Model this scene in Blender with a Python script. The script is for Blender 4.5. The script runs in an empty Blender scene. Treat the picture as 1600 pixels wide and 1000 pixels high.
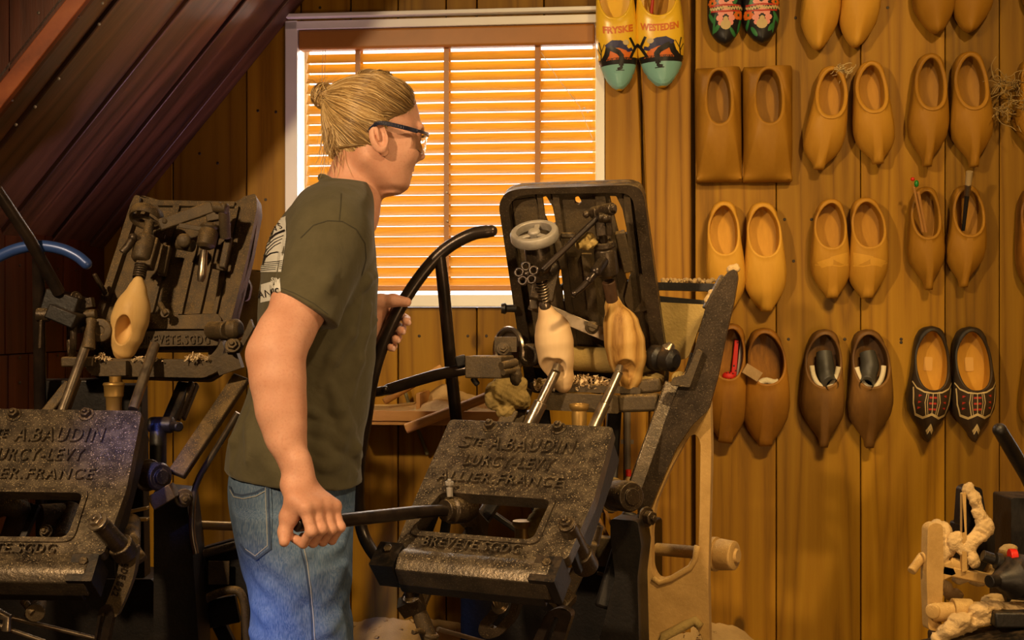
import bpy, bmesh, math, random
import numpy as np
from math import sin, cos, pi, radians as R, sqrt, atan2
from mathutils import Vector as V, Matrix, noise as mnoise
from mathutils.geometry import tessellate_polygon
from mathutils.bvhtree import BVHTree
random.seed(7); np.random.seed(7)
S = bpy.context.scene; COL = S.collection
# ------------------------------------------------------------------ camera
FPX = 1975.0; CZ = 1.25
cam = bpy.data.cameras.new('camera'); cam.sensor_width = 36; cam.lens = 36*FPX/1600; cam.clip_start = .05
co = bpy.data.objects.new('camera', cam); COL.objects.link(co); co.location = (0,0,CZ); co.rotation_euler = (pi/2,0,0); S.camera = co
S.view_settings.view_transform = 'Standard'; S.view_settings.look = 'None'; S.view_settings.gamma = 1; S.view_settings.exposure = 0.0
S.view_settings.use_curve_mapping = False
S.cycles.use_denoising = True; S.cycles.max_bounces = 8; S.cycles.transparent_max_bounces = 12; S.cycles.sample_clamp_indirect = 4
# ------------------------------------------------------------------ world: daylight beyond the gable, dim room behind
wd = bpy.data.worlds.new('world'); S.world = wd; wd.use_nodes = True; wn = wd.node_tree; wn.nodes.clear()
wo = wn.nodes.new('ShaderNodeOutputWorld'); wb = wn.nodes.new('ShaderNodeBackground'); wc = wn.nodes.new('ShaderNodeTexCoord')
ws = wn.nodes.new('ShaderNodeSeparateXYZ'); wr = wn.nodes.new('ShaderNodeValToRGB')
wn.links.new(wc.outputs['Generated'], ws.inputs[0]); wn.links.new(ws.outputs['Y'], wr.inputs[0]); wn.links.new(wr.outputs[0], wb.inputs[0]); wn.links.new(wb.outputs[0], wo.inputs[0])
wr.color_ramp.elements[0].position = .3; wr.color_ramp.elements[0].color = (.040,.024,.012,1)
wr.color_ramp.elements[1].position = .55; wr.color_ramp.elements[1].color = (2.4,2.35,2.2,1)
wb.inputs[1].default_value = 1.0
# ------------------------------------------------------------------ lamps and added fill lights
def area(name, loc, tgt, size, power, col, spread=180, sy=None):
    l = bpy.data.lights.new(name, 'AREA'); l.energy = power; l.size = size; l.color = col; l.spread = R(spread)
    if sy: l.shape = 'RECTANGLE'; l.size_y = sy
    o = bpy.data.objects.new(name, l); COL.objects.link(o); o.location = loc
    o.rotation_euler = (V(tgt)-V(loc)).to_track_quat('-Z','Y').to_euler(); return o
def spot(name, loc, tgt, power, col, ang, blend=.5, rad=.06):
    l = bpy.data.lights.new(name, 'SPOT'); l.energy = power; l.color = col; l.spot_size = R(ang); l.spot_blend = blend; l.shadow_soft_size = rad
    o = bpy.data.objects.new(name, l); COL.objects.link(o); o.location = loc
    o.rotation_euler = (V(tgt)-V(loc)).to_track_quat('-Z','Y').to_euler(); return o
WARM = (1,.64,.24)
spot('key_spot_lamp', (-1.25,.55,2.25), (.05,2.7,1.05), 215, (1,.70,.38), 62, .6, .05)
spot('wall_spot_lamp', (1.0,1.0,2.75), (.95,3.3,1.15), 150, (1,.64,.22), 68, .9, .07)
spot('machine_spot_lamp', (.75,1.3,2.45), (.25,2.7,.95), 80, (1,.72,.38), 60, .7, .04)
spot('blue_spot_lamp', (-.75,1.2,1.6), (-.745,2.42,1.02), 110, (.10,.18,1), 9, .9, .05)
spot('blue_floor_lamp', (-.9,1.0,.9), (-.465,2.30,.66), 80, (.08,.30,1), 15, .8, .06)
spot('violet_spot_lamp', (-.28,3.02,.9), (-.78,3.0,2.0), 20, (.85,.5,.75), 80, 1, .1)
area('low_fill_light', (.9,.4,.75), (.2,2.7,.8), .6, 13, (1,.64,.30))  # unseen fill added low in front to brighten the lower linkages
area('daylight_lamp', (-.28,4.15,2.0), (-.21,3.4,1.3), 1.3, 88, (1,.90,.78))
area('room_fill_light', (.2,-.4,2.6), (.1,2.8,.9), 1.0, 10, (1,.62,.28))  # added soft fill from above and behind the camera
# ------------------------------------------------------------------ helpers
def P(x, y, Y): return V(((x-800)/FPX*Y, Y, CZ-(y-500)/FPX*Y))
AL = R(5.7); Y0 = 3.38
WU = V((cos(AL), -sin(AL), 0)); WN = V((-sin(AL), -cos(AL), 0)); WO = V((0, Y0, 0))
def WA(x, y, off=0):                      # pixel -> wall coordinates (a along the wall, z)
    d = V(((x-800)/FPX, 1, -(y-500)/FPX)); c = V((0,0,CZ)); o = WO + WN*off
    t = (o-c).dot(WN)/d.dot(WN); p = c + d*t
    return (p-WO).dot(WU), p.z
def WL(a, z, off=0): return WO + WU*a + WN*off + V((0,0,z))
def tag(o, label=None, cat=None, group=None, kind=None):
    if label: o['label'] = label
    if cat: o['category'] = cat
    if group: o['group'] = group
    if kind: o['kind'] = kind
    return o
def empty(name, loc, label, cat, group=None, rot=(0,0,0)):
    o = bpy.data.objects.new(name, None); COL.objects.link(o); o.location = loc; o.rotation_euler = rot; o.empty_display_size = .05
    return tag(o, label, cat, group)
class MB:
    def __init__(s): s.v = []; s.f = []
    def add(s, vs, fs):
        b = len(s.v); s.v += [tuple(v) for v in vs]; s.f += [tuple(b+i for i in f) for f in fs]; return s
    def box(s, c, size, ax=None):
        c = V(c); ax = ax or (V((1,0,0)),V((0,1,0)),V((0,0,1))); h = [x/2 for x in size]
        vs = [c + ax[0]*i*h[0] + ax[1]*j*h[1] + ax[2]*k*h[2] for i in (-1,1) for j in (-1,1) for k in (-1,1)]
        fl = ax[0].cross(ax[1]).dot(ax[2]) < 0
        fs = [(0,1,3,2),(4,6,7,5),(0,4,5,1),(2,3,7,6),(0,2,6,4),(1,5,7,3)]
        return s.add(vs, [f[::-1] for f in fs] if fl else fs)
    def bar(s, p0, p1, w, t, side=None):     # rectangular bar between two points; w measured along side
        p0, p1 = V(p0), V(p1); d = (p1-p0); L = d.length; d.normalize()
        side = V(side) if side is not None else V((1,0,0)); sd = (side - d*side.dot(d)).normalized(); n = d.cross(sd)
        return s.box((p0+p1)/2, (L, w, t), (d, sd, n))
    def cyl(s, p0, p1, r0, r1=None, n=20, caps=True):
        return s.tube([p0,p1],[r0, r0 if r1 is None else r1], n, caps)
    def tube(s, pts, r, n=14, caps=True):
        pts = [V(p) for p in pts]; k = len(pts); rs = r if isinstance(r,(list,tuple)) else [r]*k
        t0 = (pts[1]-pts[0]).normalized(); a = t0.orthogonal().normalized(); vs = []; fs = []
        for i in range(k):
            t = (pts[min(i+1,k-1)]-pts[max(i-1,0)])
            t = t.normalized() if t.length > 1e-9 else t0
            a = (a - t*a.dot(t)); a = a.normalized() if a.length > 1e-6 else t.orthogonal().normalized(); b = t.cross(a)
            for j in range(n):
                q = 2*pi*j/n; vs.append(pts[i] + (a*cos(q)+b*sin(q))*rs[i])
        for i in range(k-1):
            for j in range(n): fs.append((i*n+j, i*n+(j+1)%n, (i+1)*n+(j+1)%n, (i+1)*n+j))
        if caps: fs.append(tuple(range(n))[::-1]); fs.append(tuple((k-1)*n+j for j in range(n)))
        return s.add(vs, fs)
    def lathe(s, p, ax, prof, n=28):          # prof: (distance along ax, radius)
        p = V(p); ax = V(ax).normalized(); a = ax.orthogonal().normalized(); b = ax.cross(a); vs = []; fs = []
        for (h,r) in prof:
            for j in range(n):
                q = 2*pi*j/n; vs.append(p + ax*h + (a*cos(q)+b*sin(q))*max(r,1e-5))
        k = len(prof)
        for i in range(k-1):
            for j in range(n): fs.append((i*n+j, i*n+(j+1)%n, (i+1)*n+(j+1)%n, (i+1)*n+j))
        fs.append(tuple(range(n))[::-1]); fs.append(tuple((k-1)*n+j for j in range(n)))
        return s.add(vs, fs)
    def ball(s, c, r, n=16, sc=(1,1,1)):
        m = n//2; c = V(c); vs = [c+V((0,0,r*sc[2]))]; fs = []
        for i in range(1,m):
            for j in range(n):
                a = pi*i/m; q = 2*pi*j/n; vs.append(c+V((r*sin(a)*cos(q)*sc[0], r*sin(a)*sin(q)*sc[1], r*cos(a)*sc[2])))
        vs.append(c-V((0,0,r*sc[2]))); L = len(vs)-1
        for j in range(n): fs.append((0,1+j,1+(j+1)%n)); fs.append((L,1+(m-2)*n+(j+1)%n,1+(m-2)*n+j))
        for i in range(m-2):
            for j in range(n): fs.append((1+i*n+j,1+(i+1)*n+j,1+(i+1)*n+(j+1)%n,1+i*n+(j+1)%n))
        return s.add(vs, fs)
    def torus(s, c, ax, Rr, r, n=36, m=10):
        c = V(c); ax = V(ax).normalized(); a = ax.orthogonal().normalized(); b = ax.cross(a); vs=[]; fs=[]
        for i in range(n):
            q = 2*pi*i/n; d = a*cos(q)+b*sin(q)
            for j in range(m):
                w = 2*pi*j/m; vs.append(c + d*(Rr+r*cos(w)) + ax*r*sin(w))
        for i in range(n):
            for j in range(m): fs.append((i*m+j, ((i+1)%n)*m+j, ((i+1)%n)*m+(j+1)%m, i*m+(j+1)%m))
        return s.add(vs, fs)
    def prism(s, F, poly, d0, d1, holes=()):  # polygon (ccw, a/b of frame F) swept from c=d0 to c=d1
        loops = [list(poly)] + [list(h) for h in holes]
        tri = tessellate_polygon([[V((p[0],p[1],0)) for p in l] for l in loops])
        flat = [p for l in loops for p in l]; n = len(flat)
        vs = [F.pt(p[0],p[1],d0) for p in flat] + [F.pt(p[0],p[1],d1) for p in flat]; fs = []
        for t in tri:
            a,b,c = [V(flat[i]).to_3d() for i in t]
            if (b-a).cross(c-a).z < 0: t = t[::-1]
            fs.append(tuple(n+i for i in t)); fs.append(tuple(i for i in t[::-1]))
        o = 0
        for li,l in enumerate(loops):
            k = len(l); ar = sum(l[i][0]*l[(i+1)%k][1]-l[(i+1)%k][0]*l[i][1] for i in range(k))
            fw = (ar > 0) == (li == 0)
            for i in range(k):
                j = (i+1)%k; q = (o+i,o+j,n+o+j,n+o+i); fs.append(q if fw else q[::-1])
            o += k
        return s.add(vs, fs)
    def hexbolt(s, p, ax, r, h=None, washer=True, stud=True):
        h = h or r*1.1; ax = V(ax).normalized(); p = V(p)
        if washer: s.cyl(p-ax*.001, p+ax*r*.25, r*1.45, n=20); p = p+ax*r*.25
        s.cyl(p, p+ax*h, r, n=6)
        if stud: s.cyl(p+ax*h, p+ax*(h+r*.5), r*.5, r*.42, n=12)
        return s
    def build(s, name, mat, parent=None, bev=0, smooth=True, seg=2, sub=0, ang=35, disp=0):
        bl_ = getattr(s,'blobs',None)
        if bl_:
            A = np.array([[c[0]-r*max(sc),c[1]-r*max(sc),c[2]-r*max(sc)] for c,r,sc in bl_]).min(0)-.012; B = np.array([[c[0]+r*max(sc),c[1]+r*max(sc),c[2]+r*max(sc)] for c,r,sc in bl_]).max(0)+.012
            F = Field(A,B,.0026 if np.prod(B-A)<.004 else .0034)
            for c,r,sc in bl_: F.ell(c,(r*sc[0],r*sc[1],r*sc[2]),None,.008)
            F.op(lambda X,Y,Z: -.0006+.0012*np.sin(310*X+2*np.sin(150*Z))*np.sin(290*Z+2*np.sin(170*Y))+.0011*np.sin(620*X+400*Y)*np.sin(560*Z-300*X),A,B,0,'a')
            v_,q_ = F.mesh(); b0 = len(s.v); s.v += [tuple(x) for x in v_.tolist()]; s.f += [tuple(int(i)+b0 for i in x) for x in q_.tolist()]; ang = 180 if not b0 else ang
        me = bpy.data.meshes.new(name); me.from_pydata(s.v, [], s.f); me.validate(); me.update()
        return mkobj(name, me, mat, parent, bev, smooth, seg, sub, ang)
def mkobj(name, me, mat, parent=None, bev=0, smooth=True, seg=2, sub=0, ang=35):
    o = bpy.data.objects.new(name, me); COL.objects.link(o)
    if mat is not None and not len(me.materials): me.materials.append(mat)
    if smooth:
        me.shade_smooth() if hasattr(me,'shade_smooth') else None
        if ang < 180: me.set_sharp_from_angle(angle=R(ang))
    if bev:
        b = o.modifiers.new('bevel','BEVEL'); b.width = bev; b.segments = seg; b.limit_method = 'ANGLE'; b.angle_limit = R(40); b.use_clamp_overlap = True; b.harden_normals = False
    if sub: q = o.modifiers.new('sub','SUBSURF'); q.levels = sub; q.render_levels = sub
    if parent is not None:
        o.parent = parent; o.matrix_parent_inverse = world_inv(parent)
    return o
def world_inv(p):
    m = Matrix.LocRotScale(p.location, p.rotation_euler, p.scale)
    if p.parent is not None: m = (world_inv(p.parent).inverted()) @ (p.matrix_parent_inverse @ m if p.type=='EMPTY' else p.matrix_parent_inverse @ m)
    return m.inverted()
class Fr:
    def __init__(s, o, u, v, n=None):
        s.o = V(o); s.u = V(u).normalized(); s.v = (V(v)-s.u*V(v).dot(s.u)).normalized(); s.n = s.u.cross(s.v)
    def pt(s, a, b, c=0): return s.o + s.u*a + s.v*b + s.n*c
    def ax(s): return (s.u, s.v, s.n)
WF = Fr(WO, WU, (0,0,1))                   # wall frame; n = into the room? u x z
def rrect(x0,y0,x1,y1,r,n=6):
    out = []
    for cx,cy,a in ((x1-r,y0+r,-90),(x1-r,y1-r,0),(x0+r,y1-r,90),(x0+r,y0+r,180)):
        for i in range(n+1): q = R(a+90*i/n); out.append((cx+r*cos(q), cy+r*sin(q)))
    return out
def rpoly(pts, r, n=5):                    # rounded polygon
    out = []; k = len(pts)
    for i in range(k):
        p, a, b = V(pts[i]), V(pts[i-1]), V(pts[(i+1)%k]); rr = r[i] if isinstance(r,(list,tuple)) else r
        rr = min(rr, (a-p).length*.48, (b-p).length*.48); q0 = p+(a-p).normalized()*rr; q1 = p+(b-p).normalized()*rr
        for j in range(n+1): t = j/n; out.append(tuple(q0*(1-t)**2 + p*2*t*(1-t) + q1*t*t))
    return out
def cspline(pts, n=10):
    pts = [V(p) for p in pts]; out = []; k = len(pts)
    for i in range(k-1):
        p0 = pts[i-1] if i else pts[0]*2-pts[1]; p1, p2 = pts[i], pts[i+1]; p3 = pts[i+2] if i+2 < k else pts[-1]*2-pts[-2]
        for j in range(n):
            t = j/n; out.append(.5*((2*p1)+(p2-p0)*t+(2*p0-5*p1+4*p2-p3)*t*t+(3*p1-p0-3*p2+p3)*t**3))
    out.append(pts[-1]); return out
# ------------------------------------------------------------------ materials
def newmat(name):
    m = bpy.data.materials.new(name); m.use_nodes = True; nt = m.node_tree; nt.nodes.clear()
    o = nt.nodes.new('ShaderNodeOutputMaterial'); b = nt.nodes.new('ShaderNodeBsdfPrincipled'); nt.links.new(b.outputs[0], o.inputs[0]); return m, nt, b
def N(nt, t, **kw):
    n = nt.nodes.new(t)
    for k, v in kw.items():
        if k in n.inputs.keys() if isinstance(k,str) else False: n.inputs[k].default_value = v
        elif hasattr(n, k): setattr(n, k, v)
    return n
def ramp(nt, stops, src):
    r = nt.nodes.new('ShaderNodeValToRGB'); e = r.color_ramp.elements
    while len(e) < len(stops): e.new(.5)
    for i,(p,c) in enumerate(stops): e[i].position = p; e[i].color = (c,c,c,1) if isinstance(c,(int,float)) else (*c,1)
    nt.links.new(src, r.inputs[0]); return r.outputs[0]
def mix(nt, fac, a, b, mode='MIX'):
    m = nt.nodes.new('ShaderNodeMix'); m.data_type = 'RGBA'; m.blend_type = mode
    for i, x in ((0,fac),(6,a),(7,b)):
        if isinstance(x,(int,float)): m.inputs[i].default_value = x if i == 0 else (x,x,x,1)
        elif isinstance(x,(tuple,list)): m.inputs[i].default_value = (*x[:3],1)
        else: nt.links.new(x, m.inputs[i])
    return m.outputs[2]
def math_(nt, op, a, b=0, c=0):
    m = nt.nodes.new('ShaderNodeMath'); m.operation = op
    for i, x in enumerate((a,b,c)):
        if isinstance(x,(int,float)): m.inputs[i].default_value = x
        else: nt.links.new(x, m.inputs[i])
    return m.outputs[0]
def noise(nt, vec, scale, detail=3, rough=.5, dist=0):
    n = nt.nodes.new('ShaderNodeTexNoise'); n.inputs['Scale'].default_value = scale; n.inputs['Detail'].default_value = detail; n.inputs['Roughness'].default_value = rough; n.inputs['Distortion'].default_value = dist
    nt.links.new(vec, n.inputs['Vector']); return n.outputs['Fac']
def coords(nt, scale=(1,1,1), island=False, rot=(0,0,0)):
    t = nt.nodes.new('ShaderNodeTexCoord'); m = nt.nodes.new('ShaderNodeMapping'); m.inputs['Scale'].default_value = scale; m.inputs['Rotation'].default_value = rot
    src = t.outputs['Object']
    if any(rot):
        vr = nt.nodes.new('ShaderNodeVectorRotate'); vr.rotation_type = 'EULER_XYZ'; vr.inputs['Rotation'].default_value = rot; nt.links.new(src, vr.inputs['Vector']); src = vr.outputs[0]; m.inputs['Rotation'].default_value = (0,0,0)
    if island:
        g = nt.nodes.new('ShaderNodeNewGeometry'); k = math_(nt,'MULTIPLY', g.outputs['Random Per Island'], 37.0)
        cx = nt.nodes.new('ShaderNodeCombineXYZ'); nt.links.new(k, cx.inputs[0]); nt.links.new(k, cx.inputs[1]); nt.links.new(k, cx.inputs[2])
        nt.links.new(src, m.inputs['Vector'])
        a = nt.nodes.new('ShaderNodeVectorMath'); nt.links.new(m.outputs[0], a.inputs[0]); nt.links.new(cx.outputs[0], a.inputs[1]); return a.outputs[0], g.outputs['Random Per Island']
    nt.links.new(src, m.inputs['Vector']); return m.outputs[0], None
def bump(nt, b, h, strength=.3, dist=.002):
    n = nt.nodes.new('ShaderNodeBump'); n.inputs['Strength'].default_value = strength; n.inputs['Distance'].default_value = dist
    nt.links.new(h, n.inputs['Height']); nt.links.new(n.outputs[0], b.inputs['Normal'])
def wood(name, dark, mid, light, sc=(9,9,.55), rings=9, island=False, rough=.55, gs=.5, fine=1, rot=(0,0,0), bstr=.25, stain=.5, knots=False):
    m, nt, b = newmat(name); vec, rnd = coords(nt, sc, island, rot)
    n1 = noise(nt, vec, .55, 2, .5); f = math_(nt,'MULTIPLY', n1, rings); f = math_(nt,'PINGPONG', f, .5); f = math_(nt,'MULTIPLY', f, 2)
    n2 = noise(nt, vec, 14, 4, .7); g = math_(nt,'ADD', math_(nt,'MULTIPLY', f, .6), math_(nt,'MULTIPLY', n2, .55*fine))
    c = ramp(nt, [(.2,dark),(.5,mid),(.95,light)], g)
    v2, _ = coords(nt, (1,1,.35), False); st = ramp(nt, [(.38,0),(.7,1)], noise(nt, v2, 3.2, 5, .6)); c = mix(nt, math_(nt,'MULTIPLY', st, stain), c, dark)
    if rnd is not None: c = mix(nt, 1.0, c, ramp(nt, [(0,.62),(1,1.12)], rnd), 'MULTIPLY')
    if knots:
        v3,_ = coords(nt,(1,1,.6)); vo = nt.nodes.new('ShaderNodeTexVoronoi'); vo.inputs['Scale'].default_value = 3.3; nt.links.new(v3, vo.inputs['Vector'])
        c = mix(nt, ramp(nt,[(.035,.85),(.06,0)], vo.outputs['Distance']), c, tuple(x*.35 for x in dark))
    nt.links.new(c, b.inputs['Base Color']); b.inputs['Roughness'].default_value = rough
    b.inputs['Specular IOR Level'].default_value = .2 if 'roof' not in name else .5
    bump(nt, b, g, bstr, .0015); return m
def plain(name, col, rough=.5, metal=0, var=0, bs=0, bscale=60, spec=.5):
    m, nt, b = newmat(name); b.inputs['Base Color'].default_value = (*col,1); b.inputs['Roughness'].default_value = rough; b.inputs['Metallic'].default_value = metal; b.inputs['Specular IOR Level'].default_value = spec
    vec,_ = coords(nt)
    if var: nt.links.new(mix(nt, ramp(nt,[(.3,0),(.7,1)],noise(nt,vec,12,4)), tuple(x*(1-var) for x in col), col), b.inputs['Base Color'])
    if bs: bump(nt, b, noise(nt, vec, bscale, 4, .6), bs, .002)
    return m
def iron(name, col, col2, dust=(.42,.29,.13), up=.5, speck=.62, rough=.42, metal=.55, bs=.5):
    m, nt, b = newmat(name); vec,_ = coords(nt); g = nt.nodes.new('ShaderNodeNewGeometry'); sp = nt.nodes.new('ShaderNodeSeparateXYZ'); nt.links.new(g.outputs['Normal'], sp.inputs[0])
    c = mix(nt, ramp(nt,[(.35,0),(.65,1)],noise(nt,vec,22,5,.65)), col, col2)
    upf = ramp(nt, [(.25,0),(.95,1)], sp.outputs['Z'])
    n2 = noise(nt,vec,38,5,.7); d1 = math_(nt,'MULTIPLY', math_(nt,'MULTIPLY', ramp(nt,[(.4,0),(.62,1)],n2), upf), up)
    n3 = noise(nt,vec,420,2,.5); s1 = math_(nt,'MULTIPLY', ramp(nt,[(speck,0),(speck+.05,1)],n3), ramp(nt,[(-.0,.15),(.6,1)],sp.outputs['Z']))
    fac = math_(nt,'MAXIMUM', d1, s1); c = mix(nt, fac, c, dust)
    nt.links.new(c, b.inputs['Base Color']); b.inputs['Metallic'].default_value = metal
    nt.links.new(math_(nt,'MULTIPLY', math_(nt,'SUBTRACT',1,fac), metal), b.inputs['Metallic'])
    nt.links.new(ramp(nt,[(0,rough),(1,.95)],fac), b.inputs['Roughness'])
    bump(nt, b, math_(nt,'ADD', noise(nt,vec,130,4,.6), math_(nt,'MULTIPLY',fac,.8)), bs, .0012); return m
M = {}
M['wall'] = wood('wall_planks', (.20,.090,.005), (.305,.147,.007), (.37,.19,.011), sc=(14,14,.6), rings=9, island=True, rough=.5, stain=.35, knots=True)
M['post'] = wood('post_wood', (.15,.06,.005), (.30,.14,.010), (.38,.19,.016), sc=(14,14,.5), rings=9, rough=.5, stain=.3, knots=True, bstr=.5)
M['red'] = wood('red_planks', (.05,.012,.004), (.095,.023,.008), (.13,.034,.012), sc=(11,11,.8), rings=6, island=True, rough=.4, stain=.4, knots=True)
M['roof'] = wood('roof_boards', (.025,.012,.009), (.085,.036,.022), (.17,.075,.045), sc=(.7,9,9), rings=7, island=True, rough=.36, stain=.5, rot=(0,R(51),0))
M['trimred'] = wood('trim_wood', (.12,.03,.01), (.2,.05,.015), (.25,.07,.02), sc=(5,5,5), rough=.5)
M['white'] = plain('white_paint', (.86,.84,.8), .45, var=.06)
M['slat'] = None
m, nt, b = newmat('blind_slat'); vec,_ = coords(nt,(1.2,30,30)); c = ramp(nt,[(.3,(.50,.24,.02)),(.7,(.64,.34,.03))], noise(nt,vec,4,3)); nt.links.new(c,b.inputs['Base Color']); b.inputs['Roughness'].default_value=.4
tr = nt.nodes.new('ShaderNodeBsdfTranslucent'); tr.inputs[0].default_value=(1,.68,.14,1); ms = nt.nodes.new('ShaderNodeMixShader'); ms.inputs[0].default_value=.22
nt.links.new(b.outputs[0],ms.inputs[1]); nt.links.new(tr.outputs[0],ms.inputs[2]); nt.links.new(ms.outputs[0], nt.nodes['Material Output'].inputs[0]); M['slat']=m
M['railwood'] = plain('blind_rail_wood', (.42,.17,.03), .45, var=.2)
m, nt, b = newmat('window_glass'); gl = nt.nodes.new('ShaderNodeBsdfGlossy'); gl.inputs['Roughness'].default_value=.02; tp = nt.nodes.new('ShaderNodeBsdfTransparent'); ms = nt.nodes.new('ShaderNodeMixShader'); ms.inputs[0].default_value=.06
nt.links.new(tp.outputs[0],ms.inputs[1]); nt.links.new(gl.outputs[0],ms.inputs[2]); nt.links.new(ms.outputs[0], nt.nodes['Material Output'].inputs[0]); M['glass']=m
M['sawdust'] = plain('sawdust', (.66,.45,.21), .95, var=.4, bs=1, bscale=260, spec=.1)
M['nail'] = plain('nail', (.05,.035,.025), .5, .6)
M['iron'] = iron('cast_iron', (.035,.024,.015), (.07,.047,.028), up=.45, speck=.62, rough=.34)
M['irondusty'] = iron('dusty_cast_iron', (.05,.033,.016), (.085,.055,.024), dust=(.34,.21,.07), up=.9, speck=.6, rough=.6, metal=.3, bs=.8)
M['plate'] = iron('plate_iron', (.062,.049,.037), (.115,.086,.058), dust=(.42,.31,.17), up=.3, speck=.61, rough=.32, metal=.7, bs=.7)
M['black'] = iron('black_iron', (.008,.0065,.006), (.016,.012,.01), dust=(.2,.12,.05), up=.3, speck=.7, rough=.45, metal=.3)
M['tube'] = iron('dark_tube_steel', (.022,.016,.013), (.045,.03,.022), up=.12, speck=.72, rough=.3, metal=.6, bs=.15)
M['steel'] = iron('worn_steel', (.22,.17,.13), (.35,.28,.2), up=.3, speck=.68, rough=.28, metal=.9, bs=.2)
M['wheel'] = iron('bare_wheel_iron', (.3,.26,.22), (.42,.37,.31), dust=(.5,.4,.25), up=.35, speck=.62, rough=.5, metal=.35, bs=.4)
M['tan'] = iron('dust_caked_casting', (.33,.19,.05), (.42,.25,.075), dust=(.6,.4,.15), up=.8, speck=.6, rough=.8, metal=0, bs=.7)
M['cake'] = plain('caked_sawdust', (.42,.29,.1), .95, var=.45, bs=1, bscale=160, spec=.1)
M['brass'] = plain('brass_cup', (.42,.25,.07), .42, .6, var=.3)
M['bluepipe'] = plain('blue_pipe_paint', (.03,.07,.25), .35, .2, var=.3)
M['redp'] = plain('red_plastic', (.6,.02,.01), .35)
M['wblock'] = wood('block_wood', (.32,.2,.09), (.5,.33,.16), (.6,.42,.22), sc=(8,8,3), rings=4, rough=.7)
M['stick'] = wood('stick_wood', (.26,.11,.03), (.4,.19,.05), (.5,.26,.08), sc=(3,12,12), rings=3, rough=.5)
# ================================================================== ROOM
def struct(o): o['kind'] = 'structure'; return o
def planks(mb, F, a0, a1, seams, z0, z1, c0, c1, gap=.0018, hole=None):
    xs = [a0]+[s for s in sorted(seams) if a0 < s < a1]+[a1]
    for i in range(len(xs)-1):
        l, r = xs[i]+gap, xs[i+1]-gap
        segs = [(l,r,z0,z1)]
        if hole and r > hole[0] and l < hole[1]:
            segs = []
            if l < hole[0]: segs.append((l,hole[0],z0,z1))
            if r > hole[1]: segs.append((hole[1],r,z0,z1))
            m0, m1 = max(l,hole[0]), min(r,hole[1]); segs += [(m0,m1,z0,hole[2]),(m0,m1,hole[3],z1)]
        for (p,q,s,t) in segs:
            mb.box(F.pt((p+q)/2,(s+t)/2,(c0+c1)/2), (q-p,t-s,abs(c1-c0)), F.ax())
def ax_(x, y=500, off=0): return WA(x,y,off)[0]
def az_(x, y, off=0): return WA(x,y,off)[1]
h0, h1 = ax_(459), ax_(938); hz0, hz1 = az_(700,480), az_(700,33)
mb = MB(); jl = ax_(150)
planks(mb, WF, ax_(140), ax_(948), [ax_(x) for x in (190,270,385,470,548,622,697,745,850)], .0, 2.7, -.03, 0, hole=(h0,h1,hz0,hz1))
for (p_,q_,s_,t_) in ((ax_(140),h0,0,2.7),(h0,h1,0,hz0),(h0,h1,hz1,2.7),(h1,ax_(955),0,2.7)): mb.box(WF.pt((p_+q_)/2,(s_+t_)/2,-.038),(q_-p_+.002,t_-s_,.012),WF.ax())
planks(mb, WF, ax_(948), ax_(1080), [ax_(1003)], 0, 2.7, -.03, -.004)
planks(mb, WF, ax_(1086), ax_(1760), [ax_(x) for x in (1213,1345,1477,1562,1680)], .0, 2.7, -.03, 0, gap=.0012)
for a_, b_ in ((ax_(940),ax_(1760)),):
    mb.box(WF.pt((a_+b_)/2,1.35,-.045),(b_-a_,2.7,.01),WF.ax())
struct(mb.build('wall_back', M['wall'], bev=.0015, seg=1))
mb = MB(); F = WF
mb.prism(F, [(ax_(946),0),(ax_(1004),0),(ax_(1012,400),1.2),(ax_(1000,200),1.75),(ax_(993,100),2.0),(ax_(990,0),2.7),(ax_(946),2.7)], -.002, .016)
mb.prism(F, [(ax_(1010),0),(ax_(1079),0),(ax_(1079),2.7),(ax_(996,0),2.7),(ax_(998,100),2.0),(ax_(1006,200),1.75),(ax_(1018,400),1.2)], -.002, .019)
struct(mb.build('trim_1', M['post'], bev=.003, seg=2))
# nails in the boards
mb = MB()
for x,y in ((655,525),(731,525),(760,525),(1138,30),(1243,28),(1387,12),(1232,530),(1320,530),(1408,530),(1240,408),(1226,343),(1268,343),(312,240),(340,255),(431,175),(403,173),(415,312),(1408,535),(1492,100),(500,12)):
    a,z = WA(x,y); mb.lathe(WF.pt(a,z,-.001), WN, [(0,.0036),(.0012,.0042),(.0022,.003),(.0024,0)], 10)
struct(mb.build('trim_2', M['nail']))
# knee wall, roof underside, bulkhead
A_ = WA(480,0); B_ = WA(163,392); dA = (A_[1]-B_[1])/(A_[0]-B_[0]); top = (A_[0]+(2.75-A_[1])/dA, 2.75)
KF = Fr(WF.pt(B_[0],0,0), WN, (0,0,1)); D = .94
mb = MB(); planks(mb, Fr(WF.pt(B_[0],0,0), -WN, (0,0,1)), -1.5, .02, [-.1*i-.05 for i in range(1,15)], az_(100,545), B_[1]+.02, -.03, 0)
planks(mb, Fr(WF.pt(B_[0],0,0), -WN, (0,0,1)), -1.5, .02, [-.1*i-.03 for i in range(1,15)], 0, az_(100,545)-.002, -.03, -.003)
mb.box(WF.pt(B_[0]-.045,1.0,.7),(.02,2.2,1.6),(WU,V((0,0,1)),WN))
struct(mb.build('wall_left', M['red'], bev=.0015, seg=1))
mb = MB()
for i in range(13):
    for z in (1.1,1.16,1.38,.9): mb.lathe(WF.pt(B_[0],z,.08+.1*i), WU, [(0,.004),(.0015,.004),(.003,0)], 8)
struct(mb.build('trim_3', M['nail']))
sd = (V((0,0,1))*(top[1]-B_[1]) + WU*(top[0]-B_[0])); SL = sd.length; sd.normalize()
SF = Fr(WF.pt(B_[0],B_[1],0), sd, WN)      # n = outward (up-left)?
if SF.n.dot(WU) > 0: nn = -1
else: nn = 1
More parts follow.
